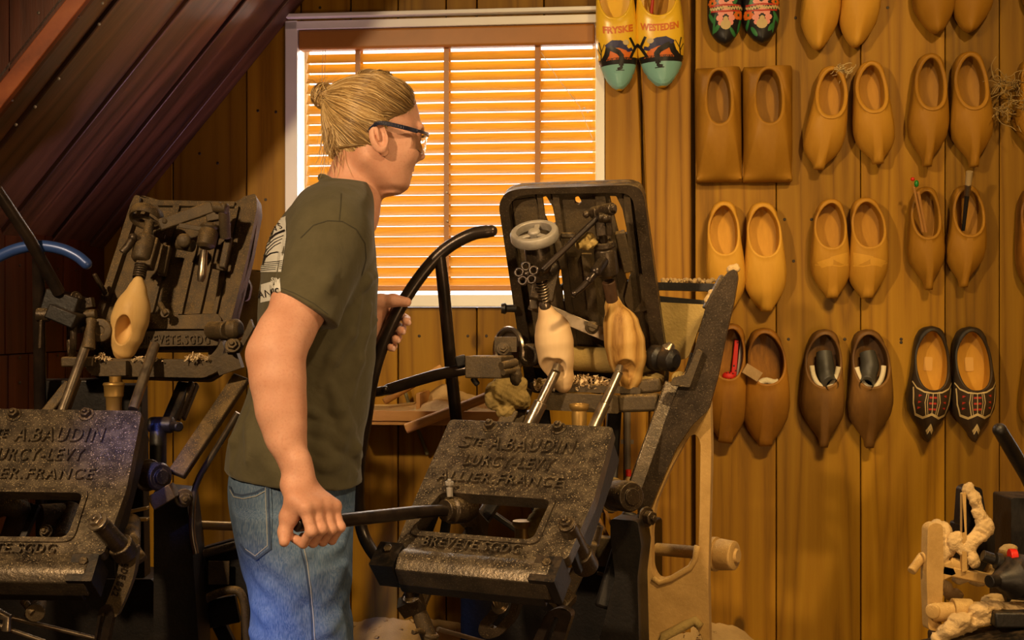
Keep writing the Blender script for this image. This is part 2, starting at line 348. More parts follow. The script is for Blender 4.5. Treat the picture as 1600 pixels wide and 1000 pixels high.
mb = MB(); cs = [0,.09,.23,.31,.46,.565,.7,.83,D]
for i in range(len(cs)-1):
    c0,c1 = cs[i]+.0012, cs[i+1]-.0012; th = .022 if i%2 else .026
    mb.box(SF.pt(SL/2-.1, (c0+c1)/2, nn*(.035-th/2-.004+(.004 if i%2 else 0))), (SL+.2, c1-c0, th), SF.ax())
mb.box(SF.pt(SL/2-.1, D/2, nn*.045),(SL+.2,D,.01),SF.ax())
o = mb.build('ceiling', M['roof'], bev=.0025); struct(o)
mb = MB(); F2 = Fr(WF.pt(0,0,D), WU, (0,0,1))
sx = [ -1.6,-1.42,-1.32,-1.18,-1.03,-.92,-.78,-.66,-.5,-.36]
for i in range(len(sx)-1):
    l,r = sx[i]+.001, sx[i+1]-.001
    zl = B_[1]+(l-B_[0])*dA+.0; zr = B_[1]+(r-B_[0])*dA
    mb.prism(F2, [(l,max(zl,B_[1]-.6)),(r,max(zr,B_[1]-.6)),(r,max(2.75,zr+.01)),(l,2.75)], -.02, 0)
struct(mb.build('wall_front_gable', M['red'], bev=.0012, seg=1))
mb = MB(); mb.box(SF.pt(SL/2-.1, D+.008, nn*.012),(SL+.6,.016,.034),SF.ax())
struct(mb.build('trim_4', M['trimred'], bev=.002))
mb = MB()
for x,y in ((155,38),(92,123),(55,167),(25,195),(160,5),(60,20)):
    a,z = WA(x,y,D+.001); mb.lathe(WF.pt(a,z,D), WN, [(0,.0035),(.0012,.0035),(.002,0)], 8)
struct(mb.build('trim_5', M['nail']))
mb = MB(); planks(mb, Fr((1.85,-1.2,0),(0,1,0),(0,0,1)), 0, 4.45, [.16*i for i in range(1,28)], 0, 2.8, 0, .03)
struct(mb.build('wall_right', M['wall'], bev=.0015, seg=1))
mb = MB()
for i in range(24): mb.box((-.05, -1.2+i*.195+.0975, 2.80),(3.9,.192,.03))
mb.box((-.05,1.1,2.83),(3.95,4.8,.02)); struct(mb.build('ceiling', M['red'], bev=.001, seg=1))
mb = MB(); planks(mb, Fr((-1.95,-1.2,0),(0,1,0),(0,0,1)), 0, 3.6, [.16*i for i in range(1,22)], 0, 2.8, -.03, 0)
struct(mb.build('wall_side', M['red'], bev=.0015, seg=1))
# floor and the drift of shavings along the wall foot
mb = MB()
for i in range(26):
    mb.box((-2.2+i*.18+.09, 1.45, -.015),(.177,4.2,.03))
struct(mb.build('floor', wood('floor_boards',(.06,.03,.012),(.11,.06,.025),(.16,.09,.04),sc=(9,.6,9),island=True), bev=.001, seg=1))
def heap():
    mb = MB(); na, no = 170, 60; a0, a1 = ax_(330), ax_(1420)
    xs = [ax_(x,990) for x in (330,540,600,660,720,800,1000,1110,1150,1190,1260,1420)]; hs = [.30,.425,.445,.452,.43,.40,.42,.462,.44,.40,.30,.1]
    vs = []; fs = []
    for i in range(na):
        a = a0+(a1-a0)*i/(na-1); h = float(np.interp(a, xs, hs))
        for j in range(no):
            c = .74*j/(no-1); q = max(0, 1-c/.74); hh = h*q**1.25
            hh += (mnoise.noise(V((a*9,c*9,0)))*.02+mnoise.noise(V((a*40,c*40,3)))*.007+mnoise.noise(V((a*130,c*130,7)))*.004)*min(1,q*4)
            vs.append(WF.pt(a, max(hh,.002), c+.001))
    for i in range(na-1):
        for j in range(no-1): fs.append((i*no+j,(i+1)*no+j,(i+1)*no+j+1,i*no+j+1))
    mb.add(vs,fs)
    for k in range(1400):                      # loose curls and chips on top
        a = random.uniform(a0,a1); c = random.uniform(.01,.6); h = float(np.interp(a,xs,hs))*(1-c/.74)**1.25+.004
        p = WF.pt(a,h,c); d = V((random.uniform(-1,1),random.uniform(-1,1),random.uniform(-.3,.5))).normalized()*random.uniform(.004,.011); e = d.orthogonal().normalized()*random.uniform(.0015,.004)
        mb.box(p,(d.length*2,e.length*2,.0008),(d.normalized(),e.normalized(),d.cross(e).normalized()))
    return mb
o = heap().build('sawdust_drift', M['sawdust'], ang=180)
tag(o,'drift of pale wood shavings heaped along the foot of the plank wall','sawdust',kind='stuff')
# window
mb = MB()
for (x0,x1,z0,z1,c0,c1) in ((ax_(447),ax_(466),hz0-.01,az_(700,28),-.10,.012),(ax_(931),ax_(945),hz0-.01,az_(700,28),-.10,.012),(ax_(447),ax_(945),az_(700,42),az_(700,29),-.10,.012)):
    mb.box(WF.pt((x0+x1)/2,(z0+z1)/2,(c0+c1)/2),(x1-x0,z1-z0,c1-c0),WF.ax())
mb.box(WF.pt((ax_(447)+ax_(940))/2,az_(700,22),.014),(ax_(945)-ax_(452),.011,.03),WF.ax())
mb.box(WF.pt((ax_(447)+ax_(945))/2,az_(700,470),-.04),(ax_(945)-ax_(447),.032,.115),WF.ax())
w = struct(mb.build('window_1', M['white'], bev=.002))
mb = MB(); zc0, zc1 = az_(700,462), az_(700,42); xa, xb = ax_(466), ax_(931)
for (a,z,sa,sz) in (((xa+xb)/2,zc1-.012,xb-xa,.024),((xa+xb)/2,zc0-.006,xb-xa,.016),(xa+.006,(zc0+zc1)/2,.012,zc1-zc0),(xb-.006,(zc0+zc1)/2,.012,zc1-zc0)):
    mb.box(WF.pt(a,z,-.085),(sa,sz,.022),WF.ax())
mb.build('window_sash', M['white'], w, bev=.002)
mb = MB(); mb.box(WF.pt((xa+xb)/2,(zc0+zc1)/2,-.09),(xb-xa-.02,zc1-zc0-.03,.004),WF.ax()); mb.build('pane', M['glass'], w)
# venetian blind
bl = empty('venetian_blind', WF.pt((xa+xb)/2, zc1, -.03), 'orange-brown wooden venetian blind with closed slats hanging in the white window', 'blind')
mb = MB(); mb.box(WF.pt((xa+xb)/2,az_(700,58),-.012),(xb-xa-.004,.053,.04),WF.ax()); mb.build('headrail', M['railwood'], bl, bev=.006, seg=3)
mb = MB(); ba, bb = ax_(475), xb-.002; zt, zb = az_(700,84), az_(700,441); ns = 23; SLAT_T = R(56)
for i in range(ns):
    z = zt+(zb-zt)*i/(ns-1); w_ = .031; vs=[]; fs=[]
    for s in (0,1):
        for j in range(7):
            q = (j/6-.5); cx = q*w_; cb = .0022*(1-(2*q)**2)
            yy = cx*cos(SLAT_T)-cb*sin(SLAT_T); zz = -cx*sin(SLAT_T)-cb*cos(SLAT_T)
            jit = .0006*sin(i*7.3)
            for a in (ba,bb): vs.append(WF.pt(a, z+zz+jit+s*.0012, -.035+yy+s*.0012))
    for s in (0,1):
        for j in range(6):
            b0 = s*14+j*2; f = (b0,b0+1,b0+3,b0+2); fs.append(f if s==0 else f[::-1])
    fs += [(0,1,15,14)[::-1],(12,13,27,26)]
    mb.add(vs,fs)
mb.build('slats', M['slat'], bl, ang=60)
for x in (557,696,839):
    mb = MB(); mb.box(WF.pt(ax_(x),(zt+zb)/2,-.016),(.0135,zt-zb+.05,.0008),WF.ax()); mb.box(WF.pt(ax_(x),(zt+zb)/2,-.054),(.0135,zt-zb+.05,.0008),WF.ax())
    mb.build('ladder_tape', M['railwood'], bl)
mb = MB(); mb.box(WF.pt((ba+bb)/2,az_(700,450),-.035),(bb-ba,.014,.03),WF.ax()); mb.build('bottom_rail', M['railwood'], bl, bev=.003)
mb = MB()
for x in (503,507): mb.tube([WF.pt(ax_(x,74),az_(x,74),-.012),WF.pt(ax_(x-1,110),az_(x,110),-.01),WF.pt(ax_(x-3,300),az_(x,300),-.012)],.0007,6)
mb.tube([WF.pt(ax_(845,80),az_(845,80),-.01),WF.pt(ax_(870,120),az_(870,120),-.008),WF.pt(ax_(905,165),az_(905,165),-.008),WF.pt(ax_(925,215),az_(925,215),-.01)],.0009,6)
for x,y in ((699,287),(697,300),(698,345),(913,168),(918,174),(702,458)): mb.ball(WF.pt(ax_(x,y),az_(x,y),-.0115),.003,8)
mb.build('pull_cord', plain('cord',(.6,.5,.4),.7), bl)
# ================================================================== CLOGS ON THE WALL
def smooth(x,a,b): t = max(0,min(1,(x-a)/(b-a))); return t*t*(3-2*t)
def resample(pts, n, top, bot):              # closed loop split at indices top/bot, each half resampled
    k = len(pts); halves = []
    for s,e in ((top,bot),(bot,top+k)):
        seg = [pts[i%k] for i in range(s,e+1)]; d = [0]
        for i in range(1,len(seg)): d.append(d[-1]+(V(seg[i])-V(seg[i-1])).length)
        for j in range(n//2):
            q = d[-1]*j/(n//2); halves.append((float(np.interp(q,d,[p[0] for p in seg])), float(np.interp(q,d,[p[1] for p in seg]))))
    return halves
STD = [(0,0),(.012,.32),(.04,.52),(.1,.68),(.2,.76),(.32,.80),(.45,.89),(.58,.98),(.68,1.0),(.78,.93),(.86,.74),(.93,.5),(.975,.3)]
def clog_mesh(L, Wd, H, tipw=.18, out=None, side=1, asym=.10, op=(.055,.50), opw=.66, rim=.0065, lip=0, block=False, keel=.5, thick_in=.8, n=144, toeup=.3):
    out = out or STD
    ts = np.array([o[0] for o in out]+[1.0]); hw = np.array([o[1] for o in out]+[tipw])
    cc = lambda t: side*asym*Wd*.5*( -.9*smooth(t,.0,.35)*(1-smooth(t,.35,.62)) + 1.1*smooth(t,.6,1.0) )*1.0
    cc = lambda t: side*asym*Wd*(smooth(t,.55,1.0)*.8 - .35*sin(pi*min(t/.6,1)))
    Y = lambda t: L*(.5-t)
    m = 70; tt = [1-cos(i/(m-1)*pi/2) for i in range(m)]; tt = [ (i/(m-1))**1.6 for i in range(m)]
    rs = []; ls = []
    for t in tt:
        w = float(np.interp(t, ts, hw))*Wd/2; c = cc(t); rs.append((c+w,Y(t))); ls.append((c-w,Y(t)))
    loop = rs + ls[::-1]                        # starts at heel, goes down the right side, tip, back up the left
    outl = resample(loop, n, 0, m) if tipw < .02 else resample(rs+[((rs[-1][0]+ls[-1][0])/2,Y(1))]+ls[::-1], n, 0, m)
    o0, o1 = op; oc = (o0+o1)/2; oh = (o1-o0)/2
    def opening(sc, ext=0):
        pts = []
        for i in range(140):
            q = 2*pi*i/140; sy = cos(q); sx = sin(q); t = oc - oh*(abs(sy)**.92)*(1 if sy>0 else -1)
            wloc = float(np.interp(min(max(t,0.02),.98), ts, hw))*Wd/2*opw/.78
            egg = 1+.06*(-sy); w = min(wloc, Wd*opw*.5)*(abs(sx)**.85)*egg
            x = cc(t)+w*(1 if sx>0 else -1); y = Y(t)
            cx, cy = cc(oc), Y(oc); x = cx+(x-cx)*sc; y = cy+(y-cy)*sc
            if ext and sy < 0: y -= ext*(-sy)
            pts.append((x,y))
        return resample(pts, n, 0, 70)
    def off(pts, d):
        k = len(pts); res = []
        for i in range(k):
            a, b = V(pts[i-1]), V(pts[(i+1)%k]); t = (b-a); t = t.normalized() if t.length else V((1,0)); res.append((pts[i][0]-t.y*d*1, pts[i][1]+t.x*d*1))
        return res
    rimc = opening(1)
    # orientation: the loop runs heel -> right -> toe, i.e. clockwise; outward normal is (-t.y, t.x)
    hr = lambda t: H*(.70+.30*smooth(t,.15,.55)-.07*sin(pi*min(1,max(0,(t-.05)/.5))))
    T = lambda y: .5-y/L
    vs = []; rings = []
    def ring(pts, hf):
        b = len(vs); 
        for p in pts: vs.append((p[0],p[1],hf(p)))
        rings.append(b)
    vs.append((cc(oc),Y(oc),.016)); cin = opening(.93*thick_in/.8, .12*L)
    ring([((p[0]-cc(oc))*.5+cc(oc),(p[1]-Y(oc))*.5+Y(oc)) for p in cin], lambda p:.016)
    ring(cin, lambda p:.019+.012*smooth(T(p[1]),.1,-.02))
    ring(opening(1.01,.09*L), lambda p: hr(T(p[1]))*.5)
    ring(opening(.99,.02*L), lambda p: hr(T(p[1]))-.008)
    ring(rimc, lambda p: hr(T(p[1]))-.002)
    ring(off(rimc, rim*.2), lambda p: hr(T(p[1])))
    ring(off(rimc, rim*.8), lambda p: hr(T(p[1])))
    ro = off(rimc, rim)
    ring(ro, lambda p: hr(T(p[1]))-.0012)
    if lip: ro = off(rimc, rim*1.05); ring(ro, lambda p: hr(T(p[1]))-lip)
    hb = lambda t: H*(.42 + toeup*.0*t) if not block else H*.30
    K = 13
    for k in range(1,K+1):
        s = k/K; e = 1-(1-s)**1.25 if k < K else 1
        pts = [(ro[i][0]+(outl[i][0]-ro[i][0])*e, ro[i][1]+(outl[i][1]-ro[i][1])*e) for i in range(n)]
        b = len(vs)
        for i,p in enumerate(pts):
            t0 = T(ro[i][1]); h0 = hr(t0)-.0012-lip; t = T(p[1]); h1 = hb(t)
            toe = smooth(T(outl[i][1]),.55,.95)
            ex = 2.0-.35*toe
            h = h1+(h0-h1)*max(0,1-e**ex)**(1/(ex+.1))
            kfade = 1-smooth(t,.93,1.0)
            w = float(np.interp(min(max(t,0),1), ts, hw))*Wd/2+1e-4; xn = min(1,abs(p[0]-cc(t))/w)
            kk = keel*smooth(t,.62,.92); flat = max(0, xn-.22)
            h -= kk*H*.42*flat*(1-e*.6)*kfade
            if not block: h += H*.12*smooth(t,.88,1.0)*(1-xn*.6)
            if block:
                h = max(h, H*.30) 
            vs.append((p[0],p[1],h))
        rings.append(b)
    def low(f, hz):
        b = len(vs)
        for p in outl:
            t = T(p[1]); up = H*(.42*smooth(t,.72,1.0)*f if not block else 0)
            vs.append((p[0]*(1-.10*f)+cc(t)*.10*f, p[1]*(1-.03*f), hz+up*(.85)))
        rings.append(b)
    if block: low(0,.004); low(.05,.0015)
    else: low(.25,.016); low(.8,.006); low(1.1,.0015)
    fs = [(0, rings[0]+(i+1)%n, rings[0]+i) for i in range(n)]
    for a,b in zip(rings[:-1], rings[1:]):
        for i in range(n): j=(i+1)%n; fs.append((a+i, a+j, b+j, b+i))
    fs.append(tuple(rings[-1]+i for i in range(n)))
    me = bpy.data.meshes.new('clog'); me.from_pydata(vs,[],fs); me.update()
    bm = bmesh.new(); bm.from_mesh(me); bmesh.ops.recalc_face_normals(bm, faces=bm.faces); bm.to_mesh(me); bm.free(); me.shade_smooth(); me.set_sharp_from_angle(angle=R(55))
    return me
def clogwood(name, dark, mid, light, worn=0, **k): 
    return wood(name, dark, mid, light, sc=(6,1.2,6), rings=5, rough=.5, fine=.8, bstr=.12, stain=.25+worn*.6, **k)
CW = [clogwood('clog_wood_honey',(.33,.15,.016),(.46,.225,.024),(.55,.30,.04)), clogwood('clog_wood_amber',(.42,.20,.02),(.58,.30,.036),(.68,.38,.055)),
      clogwood('clog_wood_brown',(.20,.09,.009),(.33,.155,.015),(.42,.21,.024)), clogwood('clog_wood_worn',(.10,.04,.008),(.36,.15,.016),(.50,.24,.03),worn=.8),
      clogwood('clog_wood_dark',(.07,.032,.010),(.19,.09,.020),(.36,.18,.035),worn=.9)]
def clog(hx,hy,tx,ty,wpx,mat,label,side=1,off=.002,H=.088,inner=None,**k):
    a0,z0 = WA(hx,hy,.045); a1,z1 = WA(tx,ty,.045); L = sqrt((a0-a1)**2+(z0-z1)**2); ca,cz = (a0+a1)/2,(z0+z1)/2
    q = atan2(a1-a0, z0-z1); w0 = WA(hx-wpx/2,(hy+ty)/2,.04)[0]; w1 = WA(hx+wpx/2,(hy+ty)/2,.04)[0]; Wd = w1-w0
    X = WU*cos(q)+V((0,0,1))*sin(q); Yv = V((0,0,1))*cos(q)-WU*sin(q)
    me = clog_mesh(L,Wd,H,side=side,**k)
    o = bpy.data.objects.new('wooden_clog', me); COL.objects.link(o); me.materials.append(mat)
    if inner:
        me.materials.append(inner); nn2=len(me.polygons)
        for p in me.polygons:
            if p.index < 144*4: p.material_index = 1
    m = Matrix((X,Yv,WN)).transposed().to_4x4(); o.location = WL(ca,cz,off); o.rotation_euler = m.to_euler()
    tag(o,label,'clog'); o['L']=L; o['W']=Wd; del o['L']; del o['W']
    bv = BVHTree.FromPolygons([v.co[:] for v in me.vertices],[p.vertices[:] for p in me.polygons])
    return dict(o=o,L=L,W=Wd,bvh=bv,H=H)
def surf(c,x,y):
    h = c['bvh'].ray_cast(V((x,y,.3)),V((0,0,-1)))
    return (h[0],h[1]) if h[0] is not None else (None,None)
def drape(c, polys, name, mat, lift=.0006, dl=.0028):
    """flat 2-D polygons in clog coordinates laid on the clog's surface as thin paint"""
    bm = bmesh.new()
    for poly in polys:
        if len(poly) < 3: continue
        vv = [bm.verts.new((p[0],p[1],0)) for p in poly]
        for t in tessellate_polygon([[V((p[0],p[1],0)) for p in poly]]):
            try: bm.faces.new([vv[i] for i in t])
            except ValueError: pass
    for _ in range(6):
        es = [e for e in bm.edges if e.calc_length() > dl]
        if not es: break
        bmesh.ops.subdivide_edges(bm, edges=es, cuts=1); bmesh.ops.triangulate(bm, faces=bm.faces)
    dead = []
    for v in bm.verts:
        p,nn_ = surf(c,v.co.x,v.co.y)
        if p is None: dead.append(v)
        else: v.co = p+nn_*lift*(1 if nn_.z>0 else -1)
    bmesh.ops.delete(bm, geom=dead, context='VERTS')
    for f in bm.faces:
        f.normal_update()
        if f.normal.z < 0: f.normal_flip()
    me = bpy.data.meshes.new(name); bm.to_mesh(me); bm.free(); me.materials.append(mat)
    o = bpy.data.objects.new(name, me); COL.objects.link(o); o.parent = c['o']; return o
def textpolys(txt, size, bold=0, shear=0, align='CENTER', sx=1):
    cu = bpy.data.curves.new('t','FONT'); cu.body = txt; cu.size = size; cu.align_x = align; cu.offset = bold; cu.shear = shear; cu.fill_mode='FRONT'; cu.resolution_u = 3
    ob = bpy.data.objects.new('t',cu); COL.objects.link(ob); dg = bpy.context.evaluated_depsgraph_get(); me = ob.evaluated_get(dg).to_mesh()
    res = [[(me.vertices[i].co.x*sx,me.vertices[i].co.y) for i in p.vertices] for p in me.polygons]
    ob.to_mesh_clear(); bpy.data.objects.remove(ob); bpy.data.curves.remove(cu); return res
def line2(pts, w):
    out = []
    for i in range(len(pts)-1):
        a,b = V(pts[i]),V(pts[i+1]); d = (b-a); 
        if d.length < 1e-7: continue
        d.normalize(); n_ = V((-d.y,d.x))*w/2; a = a-d*w*.2; b = b+d*w*.2; out.append([tuple(a-n_),tuple(b-n_),tuple(b+n_),tuple(a+n_)])
    return out
def ell(cx,cy,rx,ry,n=14,rot=0): return [(cx+rx*cos(2*pi*i/n)*cos(rot)-ry*sin(2*pi*i/n)*sin(rot), cy+rx*cos(2*pi*i/n)*sin(rot)+ry*sin(2*pi*i/n)*cos(rot)) for i in range(n)]
def linem(c, pts, w): return line2([(p[0]*c['W'],p[1]*c['L']) for p in pts], w*c['W'])
def ncoord(c, polys): return [[(p[0]*c['W'], p[1]*c['L']) for p in q] for q in polys]
# rows 1-4 (plain wood)
k_lip = dict(out=[(0,0),(.012,.32),(.04,.52),(.1,.68),(.2,.76),(.32,.80),(.45,.89),(.58,.98),(.68,1.0),(.78,.93),(.85,.76),(.90,.54),(.94,.34),(.965,.27)],lip=.0035, rim=.0095, keel=.8, tipw=.24, opw=.60)
PT = dict(out=[(0,0),(.012,.32),(.04,.52),(.1,.68),(.2,.76),(.32,.80),(.45,.89),(.56,.98),(.64,1.0),(.74,.9),(.82,.66),(.88,.42),(.93,.25),(.96,.21)], tipw=.19)
clog(1287,-110,1281,77,61,CW[1],'smooth light clog, toe only, hanging top row left of the blond pair',1,keel=.9,tipw=.1,asym=-.06,H=.095)
clog(1352,-110,1340,73,63,CW[1],'smooth light clog, toe only, hanging top row right of the blond pair',-1,keel=.9,tipw=.1,asym=.06,H=.095)
clog(1455,-120,1462,52,66,CW[2],'left of the two brown clogs cut off by the top edge at the right',1,keel=.6,tipw=.05,asym=.05)
clog(1530,-120,1518,50,65,CW[2],'right of the two brown clogs cut off by the top edge at the right',-1,keel=.6,tipw=.05,asym=.05)
clog(1635,-120,1628,36,66,CW[2],'brown clog just entering the upper right corner of the wall',1,tipw=.1)
c21=clog(1300,103,1285,265,64,CW[0],'left raised-rim clog tied by twine to its partner in the second row',-1,**k_lip)
c22=clog(1360,95,1368,256,64,CW[0],'right raised-rim clog tied by twine to its partner in the second row',1,**k_lip)
clog(1454,83,1449,260,64,CW[2],'left pointed clog of the second-row pair above the brush clogs',1,asym=.02,**dict(k_lip,out=PT['out'],tipw=.2))
clog(1514,80,1521,261,68,CW[2],'right pointed clog of the second-row pair above the brush clogs',-1,asym=-.04,**dict(k_lip,out=PT['out'],tipw=.2))
clog(1613,90,1620,225,62,CW[2],'brown clog at the right picture edge holding a dried plant',-1,tipw=.2)
clog(1131,313,1135,483,62,CW[1],'smooth amber clog half hidden behind the machine frame tip',1,opw=.68,tipw=.2)
clog(1190,315,1199,487,67,CW[1],'smooth amber clog just right of the machine frame tip, third row',-1,opw=.68,tipw=.24,asym=.02)
c33=clog(1299,310,1296,466,61,CW[0],'left clog with carved line pattern on the instep, third row',1,tipw=.28,opw=.7)
c34=clog(1350,308,1361,466,64,CW[0],'right clog with carved line pattern on the instep, third row',-1,tipw=.28,opw=.7)
c35=clog(1447,291,1448,453,58,CW[2],'slim pointed clog holding a red and a green tipped pencil',1,**PT,lip=.002,rim=.007,opw=.66,keel=.8,H=.08)
c36=clog(1509,288,1512,449,62,CW[2],'slim pointed clog holding a paint brush',-1,**PT,lip=.002,rim=.007,opw=.66,keel=.8,H=.08)
c37=clog(1618,290,1625,470,66,CW[3],'worn clog at the right edge beside the brush clog',1,tipw=.2)
c41=clog(1145,505,1128,692,66,CW[3],'worn clog with red cloth inside, half behind the machine frame',1,tipw=.35,opw=.66,op=(.05,.46))
c42=clog(1192,512,1202,697,74,CW[3],'cracked orange clog with a small wood block in its opening',-1,tipw=.3,opw=.70,op=(.05,.47))
c43=clog(1290,514,1282,699,70,CW[4],'left muddy clog lined with a cut rubber boot sleeve',1,**PT,opw=.72,op=(.05,.48))
c44=clog(1354,514,1365,700,71,CW[4],'right muddy clog lined with a cut rubber boot sleeve',-1,**PT,opw=.72,op=(.05,.48))
clog(1632,540,1628,690,70,CW[2],'brown clog only just showing at the right edge, bottom row',1)
paint = lambda n,c,r=.45: plain(n,c,r)
M['pblack']=paint('black_paint',(.012,.011,.012),.35); M['pred']=paint('red_paint',(.42,.03,.015)); M['pcream']=paint('cream_paint',(.55,.42,.2)); M['pgreen']=paint('green_paint',(.03,.17,.05)); M['ppink']=paint('pink_paint',(.75,.3,.25)); M['porange']=paint('orange_paint',(.62,.14,.012)); M['pyellow']=paint('yellow_paint',(.8,.5,.03),.3); M['pblue']=paint('navy_paint',(.02,.02,.09)); M['pturq']=paint('turquoise_paint',(.2,.42,.4),.3); M['pwhite']=paint('white_lacquer',(.75,.68,.55),.4)
# carved lines on 33/34
for c,s in ((c33,1),(c34,-1)):
    L_=[]
    for i in range(9):
        y0=-.05-.016*i; x0=.36*s
        L_ += line2([(s*.40,y0),(s*(-.05+.02*i),y0-.05+.012*i)],.012)
    for i in range(6): L_ += line2([(-s*.36+s*.02*i,-.15-.01*i),(s*.02,-.10-.012*i)],.012)
    L_ += line2([(-.42,-.17),(-.2,-.185),(0,-.175),(.2,-.185),(.42,-.165)],.012)
    drape(c, ncoord(c,L_),'carved_pattern',CW[1],.0004)
# ---- block shaped unfinished pair
BL = [(0,.95),(.02,1),(.5,1.0),(.98,1)]
for (hx,tx,wp,sd_,lb) in ((1122,1124,72,-1,'left half-shaped clog still square like a block, second row by the post'),(1200,1200,78,1,'right half-shaped clog still square like a block, second row')):
    ccx=clog(hx,105 if sd_<0 else 103,tx,283,wp,CW[2],lb,1,out=BL,tipw=1,asym=0,block=True,opw=.50,op=(.045,.52),rim=.008,keel=1.2,H=.10)
# ---- painted skating pair
yel = []
for (hx,hy,tx,ty,wp,sd_,lb,txt) in ((956,-75,969,141,66,1,'left yellow souvenir clog painted with a skater over turquoise ice','FRYSKE'),(1026,-78,1034,136,76,-1,'right yellow souvenir clog painted with a skater over turquoise ice','WESTEDEN')):
    c = clog(hx,hy,tx,ty,wp,M['pyellow'],lb,sd_,tipw=.12,keel=.3,opw=.74,asym=-.02,op=(.05,.50),rim=.006,out=[(0,0),(.012,.32),(.04,.52),(.1,.68),(.2,.78),(.32,.84),(.45,.93),(.56,1),(.68,1.0),(.78,.93),(.86,.78),(.93,.56),(.975,.34)])
    s = sd_; n_ = lambda P_: ncoord(c,P_)
    drape(c,n_([[(-.5,-.28),(.5,-.28),(.5,-.33),(-.5,-.33)]]),'dark_shore_band',M['pblack'],.0010)
    drape(c,n_([[(-.52,-.325),(.52,-.325),(.46,-.38),(.34,-.44),(.12,-.492),(-.12,-.492),(-.34,-.44),(-.46,-.38)]]),'turquoise_ice',M['pturq'],.0012)
    drape(c,n_([[(-.34,-.295),(.3,-.295),(.36,-.26),(.26,-.235),(.10,-.215),(-.1,-.22),(-.25,-.24)]]),'sunset_glow',M['porange'],.0010)
    mx = lambda q: [(s*x,y) for x,y in q]
    drape(c,sum([linem(c,mx(q),w) for q,w in (([(-.22,-.205),(-.10,-.185),(.06,-.190),(.18,-.205)],.17),([(.16,-.205),(.24,-.235),(.32,-.225)],.07))],[]),'skater_jacket',M['pblue'],.0016)
    drape(c,sum([linem(c,mx(q),w) for q,w in (([(-.22,-.215),(-.26,-.255),(-.33,-.285)],.12),([(-.18,-.21),(.02,-.245),(.08,-.27),(.06,-.33)],.11),([(.06,-.32),(.06,-.352),(-.02,-.358)],.06),([(-.06,-.366),(.12,-.368)],.018),([(.30,-.15),(.40,-.215),(.28,-.285)],.055),([(.36,-.235),(.46,-.19)],.05))],[]),'skater_legs',M['pblack'],.0017)
    drape(c,n_([[ (s*x,y) for x,y in ell(.20,-.180,.07,.018)][::s]]),'skater_cap',M['pcream'],.0019)
    drape(c,sum([linem(c,mx(q),w) for q,w in (([(-.40,-.29),(-.38,-.22),(-.42,-.16)],.02),([(-.38,-.23),(-.30,-.18)],.015),([(-.39,-.25),(-.46,-.20)],.015))],[]),'bare_tree',M['pblack'],.0014)
    tp = textpolys(txt,.0235 if s>0 else .0235,.0009,sx=1.0 if s>0 else .80); arc=[]
    for q in tp: arc.append([(p[0]+(.003 if s>0 else 0),p[1]-.112*c['L']+3.0*p[0]**2) for p in q])
    drape(c,arc,'lettering',M['porange'],.0013)
    drape(c,n_([ell(0,.22,.12,.035,16)]),'oval_sticker',M['pwhite'],.0008)
    yel.append(c)
# ---- black floral pair
for (hx,hy,tx,ty,wp,s,lb) in ((1130,-95,1134,68,55,1,'left black clog painted with pink and orange flowers, top row'),(1188,-95,1190,66,58,-1,'right black clog painted with pink and orange flowers, top row')):
    c = clog(hx,hy,tx,ty,wp,M['pblack'],lb,s,inner=CW[1],tipw=.1,asym=-.02,keel=.1,H=.08,out=[(0,0),(.012,.32),(.04,.52),(.1,.7),(.2,.8),(.35,.88),(.5,.96),(.65,1.0),(.78,.98),(.88,.82),(.94,.6),(.98,.38)],op=(.05,.45))
    n_ = lambda P_: ncoord(c,P_)
    def petals(x,y,r,k,rx): return [ell(x+r*cos(2*pi*i/k)*1.0, y+r*.36*sin(2*pi*i/k), rx, rx*.36*.8, 8, 0) for i in range(k)]
    drape(c,n_([ell(s*x,y,.10,.028,10,rt) for x,y,rt in ((-.36,-.16,.6),(-.38,-.27,-.5),(-.25,-.36,.3),(.28,-.12,.5),(.38,-.34,.9),(.2,-.40,-.4),(.05,-.06,.3),(-.3,-.04,.8),(.33,-.22,.2),(-.32,-.32,1.2))]),'leaves',M['pgreen'],.0006)
    drape(c,n_(petals(s*.0,-.27,.17,8,.10)),'large_flower',M['ppink'],.0009); drape(c,n_(petals(s*.02,-.10,.15,7,.09)),'upper_flower',M['ppink'],.0009)
    drape(c,n_(petals(s*.36,-.245,.08,6,.06)+petals(-s*.36,-.13,.07,6,.05)),'orange_flower',M['porange'],.001)
    drape(c,n_([ell(0,-.33,.15,.045,12),ell(0,-.285,.07,.03,10)]),'flower_heart',M['pcream'],.0012)
    L_ = []
    for i in range(13):
        x = -.42+.07*i; L_ += line2([(x,-.175-.012*sin(i)),(x+.04,-.19),(x+.055,-.172)],.022)
    drape(c,n_(L_),'cream_script_band',M['pcream'],.0011); drape(c,n_(line2([(-.42,-.16),(0,-.152),(.42,-.16)],.018)+line2([(-.4,-.205),(0,-.212),(.4,-.205)],.016)),'red_band',M['pred'],.0011)
